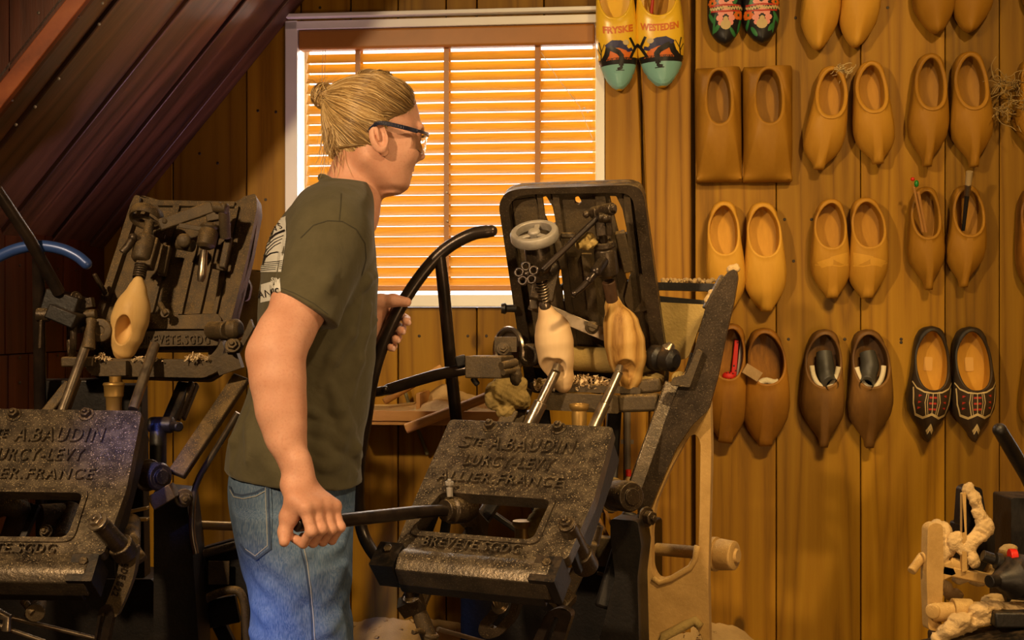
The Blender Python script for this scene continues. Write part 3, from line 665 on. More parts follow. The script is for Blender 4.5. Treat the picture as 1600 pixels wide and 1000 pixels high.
# ---- black clogs with painted uppers
for (hx,hy,tx,ty,wp,s,lb) in ((1456,509,1449,691,68,1,'left black clog painted with a laced upper and red marks'),(1516,510,1523,691,71,-1,'right black clog painted with a laced upper, half worn bare')):
    M['blk_clog'] = M.get('blk_clog') or wood('black_worn_clog',(.01,.009,.009),(.02,.016,.013),(.07,.04,.018),sc=(6,1.5,6),rings=3,rough=.45,stain=.2,bstr=.1)
    c = clog(hx,hy,tx,ty,wp,M['blk_clog'],lb,s,**dict(PT,tipw=.05),opw=.70,op=(.045,.545),rim=.006,asym=0,inner=CW[1])
    n_ = lambda P_: ncoord(c,P_)
    drape(c,n_(line2([(-.42,-.03),(-.40,-.16),(-.33,-.26),(-.18,-.285),(0,-.25),(.18,-.285),(.33,-.26),(.40,-.16),(.42,-.03)],.022)+line2([(-.14,-.075),(-.17,-.15),(-.12,-.27)],.018)+line2([(.14,-.075),(.17,-.15),(.12,-.27)],.018)+line2([(-.10,-.075),(-.12,-.15),(-.08,-.265)],.012)+line2([(.10,-.075),(.12,-.15),(.08,-.265)],.012)+line2([(0,-.08),(0,-.26)],.016)+line2([(-.07,-.40),(0,-.345),(.07,-.40)],.025)+line2([(-.05,-.42),(0,-.375),(.05,-.42)],.02)+line2([(-.44,.02),(-.36,-.03),(-.2,-.062),(0,-.07),(.2,-.062),(.36,-.03),(.44,.02)],.014)),'cream_outline',M['pcream'],.0006)
    drape(c,n_([[(x0,y),(x0+.07,y),(x0+.07,y-.016),(x0,y-.016)] for y in (-.10,-.15,-.20) for x0 in (-.08,.015)]+[[(sx*.31,y),(sx*.24,y-.006),(sx*.31,y-.022)][::(1 if sx<0 else -1)] for y in (-.085,-.14,-.19) for sx in (-1,1)]),'red_marks',M['pred'],.0007)
    # pale insole piece with a worn label patch
    p0,_ = surf(c,0,.1*c['L'])
    mb = MB(); 
    for q in [0]:
        F3 = Fr((0,.17*c['L'],p0.z+.0004),(1,0,0),(0,1,0)); mb.prism(F3, rrect(-.011,-.018,.011,.018,.004), 0, .0012)
    o = mb.build('insole_patch', plain('worn_patch',(.62,.34,.07),.6)); o.parent = c['o']
    mb = MB(); band=[]
    for i in range(13):
        q = pi+pi*i/12; band.append((cos(q)*c['W']*.34, -.0*c['L']+sin(q)*.035*c['L']/.3-.0))
    for i in range(12):
        a,b = band[i],band[i+1]; mb.add([(a[0],a[1]-.004,.04),(b[0],b[1]-.004,.04),(b[0],b[1]-.012,.066),(a[0],a[1]-.012,.066),(a[0],a[1]-.006,.039),(b[0],b[1]-.006,.039),(b[0],b[1]-.014,.065),(a[0],a[1]-.014,.065)],[(0,1,2,3),(7,6,5,4),(3,2,6,7),(0,4,5,1)])
    o = mb.build('leather_strap', plain('strap_leather',(.5,.3,.12),.7)); o.parent = c['o']
# ---- rubber sleeves in the muddy pair, sheepskin edge
M['rubber']=plain('old_rubber',(.05,.045,.035),.5,var=.4,bs=.3); M['fleece']=plain('white_fleece',(.72,.62,.42),.95,bs=1,bscale=200)
for c,s in ((c43,1),(c44,-1)):
    L_,W_ = c['L'],c['W']
    mb = MB(); pts = cspline([(-.0*W_,.30*L_,.034),(.02*W_,.2*L_,.045),(.04*W_*s,.12*L_,.052),(.10*W_*s,.055*L_,.066),(.15*W_*s,.035*L_,.086)],8); k=len(pts)
    rr = [float(np.interp(i/(k-1),[0,.3,.7,1],[.020,.0235,.021,.0165])) for i in range(k)]
    mb.tube(pts,rr,20,caps=False); mb.tube(pts[::-1],[r-.0015 for r in rr[::-1]],20,caps=False)
    o = mb.build('rubber_sleeve', M['rubber'], ang=180); o.parent = c['o']
    mb = MB(); ring=[(W_*.30*sin(q), .225*L_+ -.205*L_*cos(q)+.0, .062+.006*cos(q)) for q in [R(-80+160*i/16) for i in range(17)]]
    ring=[(x,.225*L_-.215*L_*cos(R(-80+160*i/16)),z) for i,(x,y,z) in enumerate(ring)]
    mb.tube([(x,y,z+.006*0) for x,y,z in ring],.0065,10); o = mb.build('fleece_lining', M['fleece'], ang=180); o.parent = c['o']
# small wood block, fleece and red cloth
c=c42; mb = MB(); mb.tube([( (-.30+.06*i)*c['W']+.0, (.015-.01*sin(i))*c['L']+.010, .070+.002*(i%2)) for i in range(1,10)],.0085,8); o=mb.build('fleece_lining',M['fleece'],ang=180); o.parent=c['o']
pb = WF.pt(*WA(1175,582,.085),.085); bx = MB(); q=R(-32); bx.box(pb,(.046,.027,.02),(WU*cos(q)+V((0,0,1))*sin(q), V((0,0,1))*cos(q)-WU*sin(q), WN)); o=bx.build('wood_block',M['wblock'],bev=.001); tag(o,'small pale wooden block wedged in the opening of the cracked orange clog','wood block')
c=c41; mb=MB(); pl=[]
L_,W_=c['L'],c['W']; m,nt,b=newmat('red_dotted_cloth'); vec,_=coords(nt); vo=nt.nodes.new('ShaderNodeTexVoronoi'); vo.inputs['Scale'].default_value=90; nt.links.new(vec,vo.inputs['Vector']); nt.links.new(mix(nt,ramp(nt,[(.22,1),(.26,0)],vo.outputs['Distance']),(.6,.015,.008),(.01,.01,.01)),b.inputs['Base Color']); b.inputs['Roughness'].default_value=.6; M['redcloth']=m
F3=Fr((.10*W_,.20*L_,.028),(1,0.1,0),(0,1,.0)); mb.prism(F3,[(-.008,-.05),(.006,-.05),(.014,.05),(.004,.052)],0,.006); mb.ball((.02*W_,.055*L_,.05),.017,14,(1.1,.8,.8)); o=mb.build('red_cloth',M['redcloth'],bev=.002); o.parent=c['o']
F3=Fr((.27*W_,.22*L_,.027),(1,0,0),(0,1,.0)); mb=MB(); mb.prism(F3,[(-.007,-.05),(.006,-.05),(.008,.045),(-.005,.05)],0,.008); o=mb.build('dotted_strip',plain('grey_strip',(.4,.33,.3),.6),bev=.001); o.parent=c['o']
# pencils and brush
def held(name,label,cat,p0,p1,segs):         # segs: (fraction from, to, r0, r1, material, partname)
    p0=WF.pt(*WA(*p0[:2],p0[2]),p0[2]); p1=WF.pt(*WA(*p1[:2],p1[2]),p1[2]); e=empty(name,p0,label,cat)
    for f0,f1,r0,r1,mt,pn in segs: MB().cyl(p0.lerp(p1,f0),p0.lerp(p1,f1),r0,r1,14).build(pn,mt,e,bev=.0004)
    return e
M['pencil']=plain('pencil_wood',(.45,.22,.06),.4)
held('pencil','pencil with a red ball tip standing in the slim clog','pencil',(1442,362,.045),(1427,286,.10),[(0,.93,.0035,.0035,M['pencil'],'shaft')]); 
e=bpy.data.objects['pencil']; p=WF.pt(*WA(1426,280,.10),.10); MB().ball(p,.0052,12).build('red_tip',M['redp'],e)
held('pencil','pencil with a green tip standing in the slim clog','pencil',(1447,362,.045),(1435,300,.097),[(0,1,.0037,.0037,M['pencil'],'shaft')])
e=bpy.data.objects['pencil.001']; p=WF.pt(*WA(1432,287,.10),.10); MB().ball(p,.0075,12,(.8,.8,1.2)).build('green_tip',plain('green_plastic',(.01,.2,.03),.3),e)
held('paint_brush','dark-handled flat paint brush standing in the right slim clog','brush',(1505,360,.045),(1515,268,.115),[(0,.6,.0045,.006,M['pblack'],'handle'),(.6,.78,.0075,.008,M['steel'],'ferrule'),(.78,1,.008,.0085,plain('bristle',(.35,.25,.12),.9),'bristles')])
held('paint_brush','slim brush lying in the right yellow souvenir clog','brush',(1016,38,.05),(1026,-60,.09),[(0,.55,.005,.004,M['pred'],'handle'),(.55,1,.004,.003,M['steel'],'ferrule')])
# twine between the second-row pair, dried plant
def scribble(ctr, n, spread, r, mat, name, label, cat, seed=1, kind=None):
    rnd = random.Random(seed); mb = MB()
    for i in range(n):
        p = V(ctr(i/n)); pts=[p]
        d = V((rnd.uniform(-1,1),rnd.uniform(-1,1),rnd.uniform(-1,1))).normalized()
        for j in range(rnd.randint(3,6)):
            d = (d+V((rnd.uniform(-1,1),rnd.uniform(-1,1),rnd.uniform(-1,1)))*.8).normalized(); pts.append(pts[-1]+d*spread)
        mb.tube(cspline(pts,3),r,5)
    o = mb.build(name,mat,ang=180); return tag(o,label,cat,kind=kind)
scribble(lambda t: WF.pt(*WA(1308+18*t,103+12*t,.055),.055)+V((0,0,.004*sin(t*40))),26,.006,.0011,M['pcream'],'twine_knot','frayed pale twine tying the raised-rim clogs together','twine',3)
scribble(lambda t: WF.pt(*WA(1583+22*sin(t*31),150+24*cos(t*17),.06),.06),75,.014,.0011,plain('dry_stem',(.3,.2,.07),.9),'dried_plant','tangled dried plant hanging from the clog at the right edge','plant',5)
# grey conduit and red-capped bottle low on the wall
mb=MB(); mb.cyl(WF.pt(ax_(980,600,.02),az_(980,560,.02),.02),WF.pt(ax_(981,780,.02),.3,.02),.009); mb.box(WF.pt(ax_(980,690,.012),az_(980,690,.012),.008),(.034,.012,.016),WF.ax())
tag(mb.build('conduit_pipe',plain('grey_conduit',(.16,.13,.1),.5)),'grey vertical conduit pipe on the wall behind the carving machine','pipe')
# ================================================================== smooth solids (distance field -> one continuous surface)
class Field:
    def __init__(s, lo, hi, h):
        s.lo = np.array(lo,float); s.h = h; s.n = np.ceil((np.array(hi)-s.lo)/h).astype(int)+1
        s.d = np.full(s.n, .08, np.float32)
    def win(s, lo, hi, pad):
        i0 = np.clip(np.floor((np.array(lo)-pad-s.lo)/s.h).astype(int),0,s.n); i1 = np.clip(np.ceil((np.array(hi)+pad-s.lo)/s.h).astype(int)+1,0,s.n)
        sl = tuple(slice(a,b) for a,b in zip(i0,i1)); ax = [s.lo[k]+s.h*np.arange(i0[k],i1[k]) for k in range(3)]
        return sl, ax[0][:,None,None], ax[1][None,:,None], ax[2][None,None,:]
    def op(s, fn, lo, hi, k=.01, mode='+'):
        sl,X,Y,Z = s.win(lo,hi,k+.02)
        if 0 in s.d[sl].shape: return s
        n = fn(X,Y,Z).astype(np.float32); a = s.d[sl]; k = max(k,1e-5)
        if mode == '+': h = np.maximum(k-np.abs(a-n),0)/k; s.d[sl] = np.minimum(a,n)-h*h*k*.25
        elif mode == '-': n = -n; h = np.maximum(k-np.abs(a-n),0)/k; s.d[sl] = np.maximum(a,n)+h*h*k*.25
        elif mode == '&': h = np.maximum(k-np.abs(a-n),0)/k; s.d[sl] = np.maximum(a,n)+h*h*k*.25
        elif mode == 'a': s.d[sl] = a+n
        return s
    def cone(s, a, b, ra, rb=None, k=.01, mode='+', sq=(1,1,1)):
        a = np.array(a,float); b = np.array(b,float); rb = ra if rb is None else rb; ab = b-a; L2 = max(ab.dot(ab),1e-12); r = max(ra,rb)
        def f(X,Y,Z):
            px,py,pz = X-a[0],Y-a[1],Z-a[2]; t = np.clip((px*ab[0]+py*ab[1]+pz*ab[2])/L2,0,1)
            return np.sqrt((px-t*ab[0])**2+(py-t*ab[1])**2+(pz-t*ab[2])**2)-(ra+(rb-ra)*t)
        return s.op(f, np.minimum(a,b)-r, np.maximum(a,b)+r, k, mode)
    def chain(s, pts, rs, k=.01, mode='+'):
        for i in range(len(pts)-1): s.cone(pts[i],pts[i+1],rs[i],rs[i+1],k,mode)
        return s
    def ell(s, c, rad, ax=None, k=.01, mode='+'):
        c = np.array(c,float); ax = ax or ((1,0,0),(0,1,0),(0,0,1)); A = [np.array(v,float) for v in ax]; r = max(rad)
        def f(X,Y,Z):
            x,y,z = X-c[0],Y-c[1],Z-c[2]; q = [(x*v[0]+y*v[1]+z*v[2]) for v in A]
            k0 = np.sqrt(sum((q[i]/rad[i])**2 for i in range(3))); k1 = np.sqrt(sum((q[i]/rad[i]**2)**2 for i in range(3)))+1e-6
            return k0*(k0-1)/k1
        return s.op(f, c-r, c+r, k, mode)
    def mesh(s, cut=None):
        d = s.d; i_ = d < 0; n = s.n
        act = np.zeros(np.array(n)-1, bool); c = i_[:-1,:-1,:-1]
        for a in (0,1):
            for b in (0,1):
                for e in (0,1): act |= (i_[a:n[0]-1+a, b:n[1]-1+b, e:n[2]-1+e] != c)
        idx = np.argwhere(act); ids = -np.ones(act.shape,np.int64); ids[act] = np.arange(len(idx))
        acc = np.zeros((len(idx),3)); cnt = np.zeros(len(idx)); cor = [(a,b,e) for a in (0,1) for b in (0,1) for e in (0,1)]
        vals = {q: d[idx[:,0]+q[0],idx[:,1]+q[1],idx[:,2]+q[2]].astype(float) for q in cor}
        for q in cor:
            for k in range(3):
                if q[k]: continue
                r = list(q); r[k] = 1; r = tuple(r); v0,v1 = vals[q],vals[r]; m = (v0<0)!=(v1<0); t = v0/(v0-v1+1e-12)
                for j in range(3): acc[m,j] += (q[j]+(t[m] if j==k else 0))
                cnt[m] += 1
        P_ = (idx+acc/cnt[:,None])*s.h+s.lo; quads = []
        for k in range(3):
            sh = [slice(1,n[j]-1) for j in range(3)]; sh[k] = slice(0,n[k]-1); s2 = list(sh); s2[k] = slice(1,n[k])
            A,B = i_[tuple(sh)],i_[tuple(s2)]; e = np.argwhere(A!=B); off = np.array([1,1,1]); off[k] = 0; g = e+off
            u,v = [(1,2),(2,0),(0,1)][k]; du = np.zeros(3,int); du[u] = 1; dv = np.zeros(3,int); dv[v] = 1
            q = np.stack([ids[tuple((g-du-dv).T)],ids[tuple((g-dv).T)],ids[tuple(g.T)],ids[tuple((g-du).T)]],1)
            ins = i_[tuple(g.T)] if False else A[tuple(e.T)]; q = np.where(ins[:,None], q, q[:,::-1]); quads.append(q)
        Q = np.concatenate(quads); Q = Q[(Q>=0).all(1)]
        return P_, Q
def np_mesh(name, parts, smooth_it=0):
    vs = []; fs = []; b = 0
    for P_,Q in parts: vs.append(P_); fs.append(Q+b); b += len(P_)
    vs = np.concatenate(vs); fs = np.concatenate(fs); me = bpy.data.meshes.new(name)
    me.vertices.add(len(vs)); me.vertices.foreach_set('co', vs.astype(np.float32).ravel()); me.loops.add(len(fs)*4); me.loops.foreach_set('vertex_index', fs.ravel().astype(np.int32))
    me.polygons.add(len(fs)); me.polygons.foreach_set('loop_start', np.arange(0,len(fs)*4,4,dtype=np.int32)); me.update(calc_edges=True); me.validate(); me.shade_smooth(); return me
def relax(P_, Q, it=2, f=.5):
    for _ in range(it):
        s = np.zeros_like(P_); c = np.zeros(len(P_))
        for a,b in ((0,1),(1,2),(2,3),(3,0)):
            np.add.at(s,Q[:,a],P_[Q[:,b]]); np.add.at(s,Q[:,b],P_[Q[:,a]]); np.add.at(c,Q[:,a],1); np.add.at(c,Q[:,b],1)
        P_ = P_+(s/np.maximum(c,1)[:,None]-P_)*f
    return P_, Q
# ================================================================== THE WORKER
def loft(levels, psi, Yc, egg=0, pw=2.0):      # levels: (py, back px, front px, half width m [,Yc])
    c_, s_ = cos(psi), sin(psi); rows = []
    for l in levels:
        y = l[4] if len(l) > 4 else Yc; z = CZ-(l[0]-500)/FPX*y; X = ((l[1]+l[2])/2-800)/FPX*y; half = (l[2]-l[1])/2/FPX*y
        a = sqrt(max(half**2-(l[3]*s_)**2, (half*.45)**2))/c_; rows.append((z,X,y,a,l[3]))
    rows.sort(); zz = np.array([r[0] for r in rows]); ch = []
    dz = np.linspace(zz[0],zz[-1],240)
    for k in range(1,5):
        v = np.array([r[k] for r in rows]); sl = np.gradient(v,zz); out = np.empty_like(dz)
        j = np.clip(np.searchsorted(zz,dz)-1,0,len(zz)-2); h = zz[j+1]-zz[j]; t = (dz-zz[j])/h
        out = (2*t**3-3*t**2+1)*v[j]+(t**3-2*t**2+t)*h*sl[j]+(-2*t**3+3*t**2)*v[j+1]+(t**3-t**2)*h*sl[j+1]; ch.append(out)
    def f(X,Y,Z,inf=0):
        cx,cy,a,b = [np.interp(Z,dz,c) for c in ch]; x,y = X-cx,Y-cy; p = x*c_+y*s_; q = x*s_-y*c_
        a = a+inf; b = b+inf
        if egg: b = b*(1-egg*np.clip(p/a,-.3,1.2))
        k = (np.abs(p/a)**pw+np.abs(q/b)**pw)**(1/pw); d = (k-1)*np.minimum(a,b)
        return np.maximum(d, np.maximum(Z-zz[-1]-inf, zz[0]-Z-inf))
    m = max(r[3] for r in rows)+.06; mb_ = max(r[4] for r in rows)+.06; R_ = max(m,mb_)
    lo = (min(r[1] for r in rows)-R_, min(r[2] for r in rows)-R_, zz[0]-.03); hi = (max(r[1] for r in rows)+R_, max(r[2] for r in rows)+R_, zz[-1]+.03)
    def at(z): return [float(np.interp(z,dz,c)) for c in ch]
    return f, lo, hi, at
PH = R(24); PT_ = R(17); YH = 2.43; YT = 2.42
hl = [(121,566,606,.03),(126,550,620,.045),(134,538,634,.057),(147,528,646,.067),(160,522,651,.073),(175,520,655,.0755),(190,521,657,.076),(200,523,658,.075),(208,525,654,.073),(217,528,653,.071),(230,533,652,.067),(243,541,650,.063),(255,549,647,.058),(265,557,643,.054),(275,566,640,.050),(285,576,636,.044),(293,587,630,.035),(299,600,620,.018)]
hf,hlo,hhi,hat = loft(hl, PH, YH, egg=.20, pw=2.15)
FH = V((cos(PH),sin(PH),0)); NH = V((sin(PH),-cos(PH),0))
def hp(p,q,y,rel=True):
    z = CZ-(y-500)/FPX*YH; cx,cy,a,b = hat(z); return V((cx,cy,z))+FH*(a+p if rel else p)+NH*q
F = Field((-.55,2.22,1.30),(-.02,2.66,1.76),.0024)
F.op(hf,hlo,hhi,.01)
# neck and upper trunk
F.cone(P(560,258,YH+.0),P(534,338,YT),.049,.054,.025); F.cone(P(578,275,YH),P(548,338,YT),.028,.030,.03)
F.cone(P(541,335,YT),P(500,345,YT-.10),.045,.05,.04); F.cone(P(541,335,YT),P(505,350,YT+.10),.045,.05,.04)
for sg in (1,-1):
    F.cone(hp(-.012,.038*sg,199),hp(-.002,.010*sg,201),.0065,.0075,.012)       # brow
    F.ell(hp(.002,.033*sg,213),(.016,.015,.013),k=.010,mode='-')                    # socket
    F.ell(hp(-.0165,.032*sg,213),(.0125,.0125,.0125),k=.002)                          # eyeball
    F.cone(hp(-.0105,.044*sg,209),hp(-.0035,.022*sg,208.5),.0038,.0038,.004)   # upper lid
    F.cone(hp(-.0125,.042*sg,218),hp(-.0065,.022*sg,218.5),.003,.003,.004)
    F.ell(hp(-.044,.041*sg,236),(.028,.018,.028),k=.04)                              # cheek
    F.cone(hp(-.105,.045*sg,252),hp(-.026,.022*sg,286),.012,.012,.035)             # jaw
    F.ell(hp(.000,.012*sg,243),(.0085,.0068,.0068),k=.006)                            # wing of the nose
    F.ell(hp(.005,.0062*sg,248.5),(.0048,.003,.004),k=.002,mode='-')
    F.cone(hp(-.012,.021*sg,267),hp(.0015,.004*sg,263.5),.0035,.0052,.005)         # lips
    F.cone(hp(-.011,.020*sg,269),hp(.0005,.004*sg,272.5),.0035,.0058,.005)
F.cone(hp(-.004,0,206),hp(.007,0,232),.0062,.0078,.008); F.ell(hp(.0105,0,240),(.0105,.0092,.0092),k=.008); F.cone(hp(.004,0,247),hp(-.003,0,258),.0045,.005,.008)
F.ell(hp(-.008,0,287),(.015,.018,.014),k=.018); F.cone(hp(-.01,.02,268.2),hp(.0055,0,268.2),.0012,.0012,.002,'-'); F.cone(hp(-.01,-.02,268.2),hp(.0055,0,268.2),.0012,.0012,.002,'-')
EA = [None,None]
for sg in (1,-1):
    cxe = hat(CZ-(218-500)/FPX*YH); e = P(595.5,218,YH)*0+V(P(590,218,YH)); e = V((P(594.5,218,YH-.07).x, 0, P(0,218,YH-.07).z)); base = V((hat(e.z)[0],hat(e.z)[1],e.z))
    # forward offset that lands the near ear on its pixel column
    fo = (e.x-base.x-NH.x*.074)/FH.x; c = base+FH*fo+NH*.074*sg
    up = (V((0,0,1))*.97-FH*.20).normalized(); out = (NH*sg*.90-FH*.38).normalized(); fw = up.cross(out).normalized(); ax = (tuple(fw),tuple(out),tuple(up))
    F.ell(c+out*.006-FH*.002+up*.003,(.0175,.0085,.031),ax,.005); F.ell(c+up*-.021+FH*.004+out*.003,(.0095,.006,.013),ax,.006)
    F.ell(c+out*.0135+FH*.004+up*.006,(.0118,.0095,.0225),ax,.002,'-'); F.ell(c+out*.008+FH*.013+up*-.002,(.005,.005,.007),ax,.004); F.ell(c+out*.0085-FH*.002+up*.008,(.0035,.004,.015),ax,.003)
    EA[0 if sg>0 else 1] = c
headP = relax(*F.mesh(),1)
# --- near arm and fist on the bar
BA0 = P(702,797,2.33); BA1 = P(512,815.5,2.12); bd = (BA1-BA0).normalized(); G = BA0+bd*((BA1-BA0).length+.034)
be = V((0,0,1)).cross(bd).normalized(); be = be if be.y < 0 else -be; bu = be.cross(bd); bu = bu if bu.z > 0 else -bu
def gp(d,e,u): return G+bd*d+be*e+bu*u
F = Field((-.50,1.98,.84),(-.22,2.40,1.42),.0024)
el = P(430,549,2.15); sh = P(508,385,2.27); WR = P(467,748,2.105)
F.chain([sh,P(468,472,2.215),P(441,530,2.165)],[.044,.0450,.041],.02); F.cone(P(440,525,2.17),P(424,552,2.15),.039,.037,.03); F.ell(P(409,553,2.155),(.02,.02,.02),k=.02)
F.cone(P(474,492,2.195),P(455,530,2.155),.026,.022,.03)
F.chain([P(431,553,2.15),P(433,595,2.14),P(438,640,2.13),P(449,690,2.118),P(462,730,2.108)],[.040,.0405,.036,.0275,.022],.02)
F.cone(P(415,565,2.155),P(432,680,2.13),.021,.015,.025); F.cone(P(452,560,2.13),P(458,660,2.115),.02,.014,.03)
F.cone(P(459,724,2.118),WR,.0205,.020,.015); F.cone(P(468,722,2.10),P(476,752,2.095),.0195,.018,.015); F.ell(P(455,736,2.115),(.010,.010,.010),k=.012)
fd = [.030,.010,-.0105,-.030]; fr = [.0092,.0096,.0092,.0082]
for i,(dd,r) in enumerate(zip(fd,fr)):
    sp = 1+(-.05 if i==3 else 0); dr = -.0015*abs(i-1)
    mcp = gp(dd*1.0+.004,.024,.031+dr); pip = gp(dd,.0375,-.006+.002*(i%2)); dip = gp(dd-.001,.0165,-.0285); tip = gp(dd-.001,-.010,-.0225)
    F.cone(WR+(gp(dd*.35,0,0)-gp(0,0,0))+V((0,0,-.012)),mcp,.0165,.0118,.014); F.chain([mcp,pip],[r*1.10,r*.98],.004); F.chain([pip,dip],[r*.98,r*.90],.0035); F.chain([dip,tip],[r*.9,r*.8],.0035)
    F.ell(mcp+be*.003+bu*.002,(.0105,.0105,.0105),k=.008); F.ell(pip+be*.001,(r*1.04,)*3,k=.004)
F.chain([WR+bd*.012+V((0,0,-.01)),gp(.036,.000,.040)],[.0185,.015],.016)
F.chain([gp(.036,-.002,.042),gp(.041,-.012,.014),gp(.045,-.012,-.012),gp(.052,-.004,-.026)],[.0150,.0125,.0108,.0088],.008); F.cone(gp(.030,.012,.034),gp(.036,-.004,.010),.012,.010,.012)
F.cone(gp(-.012,.018,.036),gp(.02,.018,.036),.012,.012,.012)
armP = relax(*F.mesh(),1)
# --- far arm and hand on the curved tube
TT = P(614,500,2.50); tt_ = (P(655,425,2.5)-P(588,565,2.5)).normalized(); tg = V((tt_.z,0,-tt_.x)); tn = V((0,-1,0))
def qp(t,g,n): return TT+tt_*t+tg*g+tn*n
F = Field((-.50,2.34,1.08),(-.14,2.72,1.42),.0024)
WL_ = P(578,520,2.535)
F.chain([P(520,385,2.60),P(505,500,2.62)],[.052,.042],.02); F.chain([P(505,500,2.62),P(540,535,2.59),WL_],[.041,.035,.025],.02)
for i,(dd,r) in enumerate(zip((.018,-.003,-.023,-.042),(.009,.0095,.009,.0082))):
    mcp = qp(dd*.95,-.034,-.010); pip = qp(dd-.003,-.004,-.034); dip = qp(dd-.006,.022,-.020); tip = qp(dd-.009,.0255-.002*i,.006-.002*i)
    F.cone(WL_,mcp,.018,.012,.014); F.chain([mcp,pip,dip,tip],[r*1.1,r,r*.93,r*.88],.0035); F.ell(tip,(r*.92,)*3,k=.003)
F.chain([WL_+V((.004,-.012,.012)),qp(.022,-.036,.012),qp(.036,-.014,.0245),qp(.044,.011,.0235)],[.017,.0155,.0118,.0098],.008)
F.cone(qp(.0,-.036,.004),qp(-.035,-.035,.002),.013,.012,.014)
farP = relax(*F.mesh(),1)
F = Field((-.56,2.20,.86),(-.22,2.68,1.44),.009); tl0 = [(325,455,575,.13),(350,440,580,.15),(400,415,580,.155),(480,408,580,.145),(560,405,578,.14),(640,385,566,.145),(700,365,558,.15),(745,362,552,.15)]
f0 = loft(tl0,PT_,YT); F.op(f0[0],f0[1],f0[2],.02); F.cone(P(505,375,YT-.12),P(515,370,YT+.15),.05,.05,.03); trunkP = F.mesh()
man = empty('person', (P(470,500,YT).x,YT,0), 'man with blond bun, safety glasses, olive t-shirt and jeans working the machine levers','person')
m,nt,b = newmat('skin'); vec,_ = coords(nt)
c = mix(nt, ramp(nt,[(.35,0),(.7,1)],noise(nt,vec,14,4,.6)), (.56,.27,.17), (.68,.36,.24)); c = mix(nt, ramp(nt,[(.5,0),(.75,.5)],noise(nt,vec,260,2,.5)), c, (.50,.21,.13))
nt.links.new(c,b.inputs['Base Color']); b.inputs['Roughness'].default_value=.55; b.inputs['Specular IOR Level'].default_value=.35; b.inputs['Subsurface Weight'].default_value=.12; b.inputs['Subsurface Radius'].default_value=(.012,.004,.002); b.inputs['Subsurface Scale'].default_value=.6
bump(nt,b,noise(nt,vec,500,3,.6),.12,.0006); M['skin']=m
me = np_mesh('body',[headP,armP,farP,trunkP]); body = mkobj('body', me, M['skin'], man, ang=180)
# --- shirt
tl = [(290,500,575,.080),(300,476,580,.112),(318,452,582,.150),(340,433,584,.172),(370,417,586,.178),(400,409,589,.175),(440,404,591,.168),(480,402,590,.162),(520,400,589,.158),(560,397,586,.157),(600,389,581,.158),(640,377,575,.162),(680,362,567,.167),(710,354,563,.170),(737,351,565,.172),(752,350,567,.173)]
tf,tlo,thi,tat = loft(tl,PT_,YT,pw=2.35)
F = Field((-.60,2.13,.90),(-.20,2.72,1.56),.0032)
F.op(tf,tlo,thi,.01)
s0 = P(514,372,2.285)
FS = Field((-.60,2.13,.90),(-.20,2.72,1.56),.0032)
FS.cone(s0,P(494,420,2.245),.068,.060,.05); FS.cone(P(496,415,2.245),P(464,500,2.20),.062,.0590,.02); FS.cone(P(514,410,2.27),P(492,500,2.20),.050,.038,.03)
FS.chain([P(520,400,2.22),P(510,440,2.18),P(490,470,2.17)],[.004,.009,.004],.02)
F.cone(P(525,370,2.57),P(515,480,2.62),.068,.056,.03); F.cone(P(510,330,2.37),s0,.045,.06,.04); F.cone(P(535,328,YT-.02),P(512,350,2.33),.04,.05,.05)
# folds: raised soft ridges
def ridge(pts, r, k=.018): F.chain(pts,[r*.4]+[r]*(len(pts)-2)+[r*.4],k)
def tp(x,y,dn=0,ins=.0):                     # point on the near flank of the shirt for a pixel
    a0 = P(x,y,1.0)-V((0,0,CZ)); o = V((0,0,CZ)); t = 2.0
    for _ in range(60):
        q = o+a0*t; dd = float(tf(np.array([[[q.x]]]),np.array([[[q.y]]]),np.array([[[q.z]]]))[0,0,0])
        if dd < .0005: break
        t += max(dd*.7,.0005)
    return o+a0*(t+ins)
for pts,r in (([(478,690),(500,700),(520,722),(556,742)],.012),([(470,668),(500,672),(530,690),(562,712)],.012),([(480,712),(505,728),(540,744)],.007),([(520,640),(535,665),(552,700),(560,725)],.012),([(515,600),(530,640),(548,670)],.011),
              ([(560,470),(545,520),(520,560),(500,600)],.010),([(578,480),(560,560),(545,620)],.009),([(385,640),(370,690),(362,735)],.010),([(400,600),(392,660),(388,720)],.007),([(470,640),(490,645),(515,660)],.006),([(585,430),(570,440),(540,470)],.010),([(588,500),(570,520),(560,550)],.005)):
    ridge([tp(x,y,ins=r*.35) for x,y in pts],r,.012)
def snoise(X,Y,Z):
    return (.0024*np.sin(38*Z+14*X+3*np.sin(22*X+9*Z))*np.clip((1.19-Z)/.15,0,1)+.0009*np.sin(70*X-45*Z+2*np.sin(40*Z)))
F.op(lambda X,Y,Z: snoise(X,Y,Z)+0*Y,(-.62,2.1,.85),(-.1,2.8,1.6),.0,'a')
pn = (P(580,333,YT)-P(503,281,YT)); nk = V((-pn.z,0,pn.x)).normalized(); nk = nk if nk.z > 0 else -nk; pc = P(541,306,YT)
F.cone(P(562,256,YH),P(534,342,YT),.0515,.0575,.004,'-')
F.op(lambda X,Y,Z: (X-pc.x)*nk.x+(Y-pc.y)*nk.y+(Z-pc.z)*nk.z,(-.45,2.28,1.46),(-.2,2.56,1.6),.003,'&') if False else None
zh = CZ-(747-500)/FPX*YT
def cutsleeve(c, n_, lo, hi, rad):
    def f(X,Y,Z):
        x,y,z = X-c.x,Y-c.y,Z-c.z; ax = x*n_.x+y*n_.y+z*n_.z; rr = np.sqrt(np.maximum(x*x+y*y+z*z-ax*ax,0)); return np.maximum(-ax, rr-rad)
    F.op(f,lo,hi,.003,'-')
sn = (V((-.46,-.30,-.87))).normalized(); sc_ = P(475,476,2.205); sq_ = P(475,476,2.165)
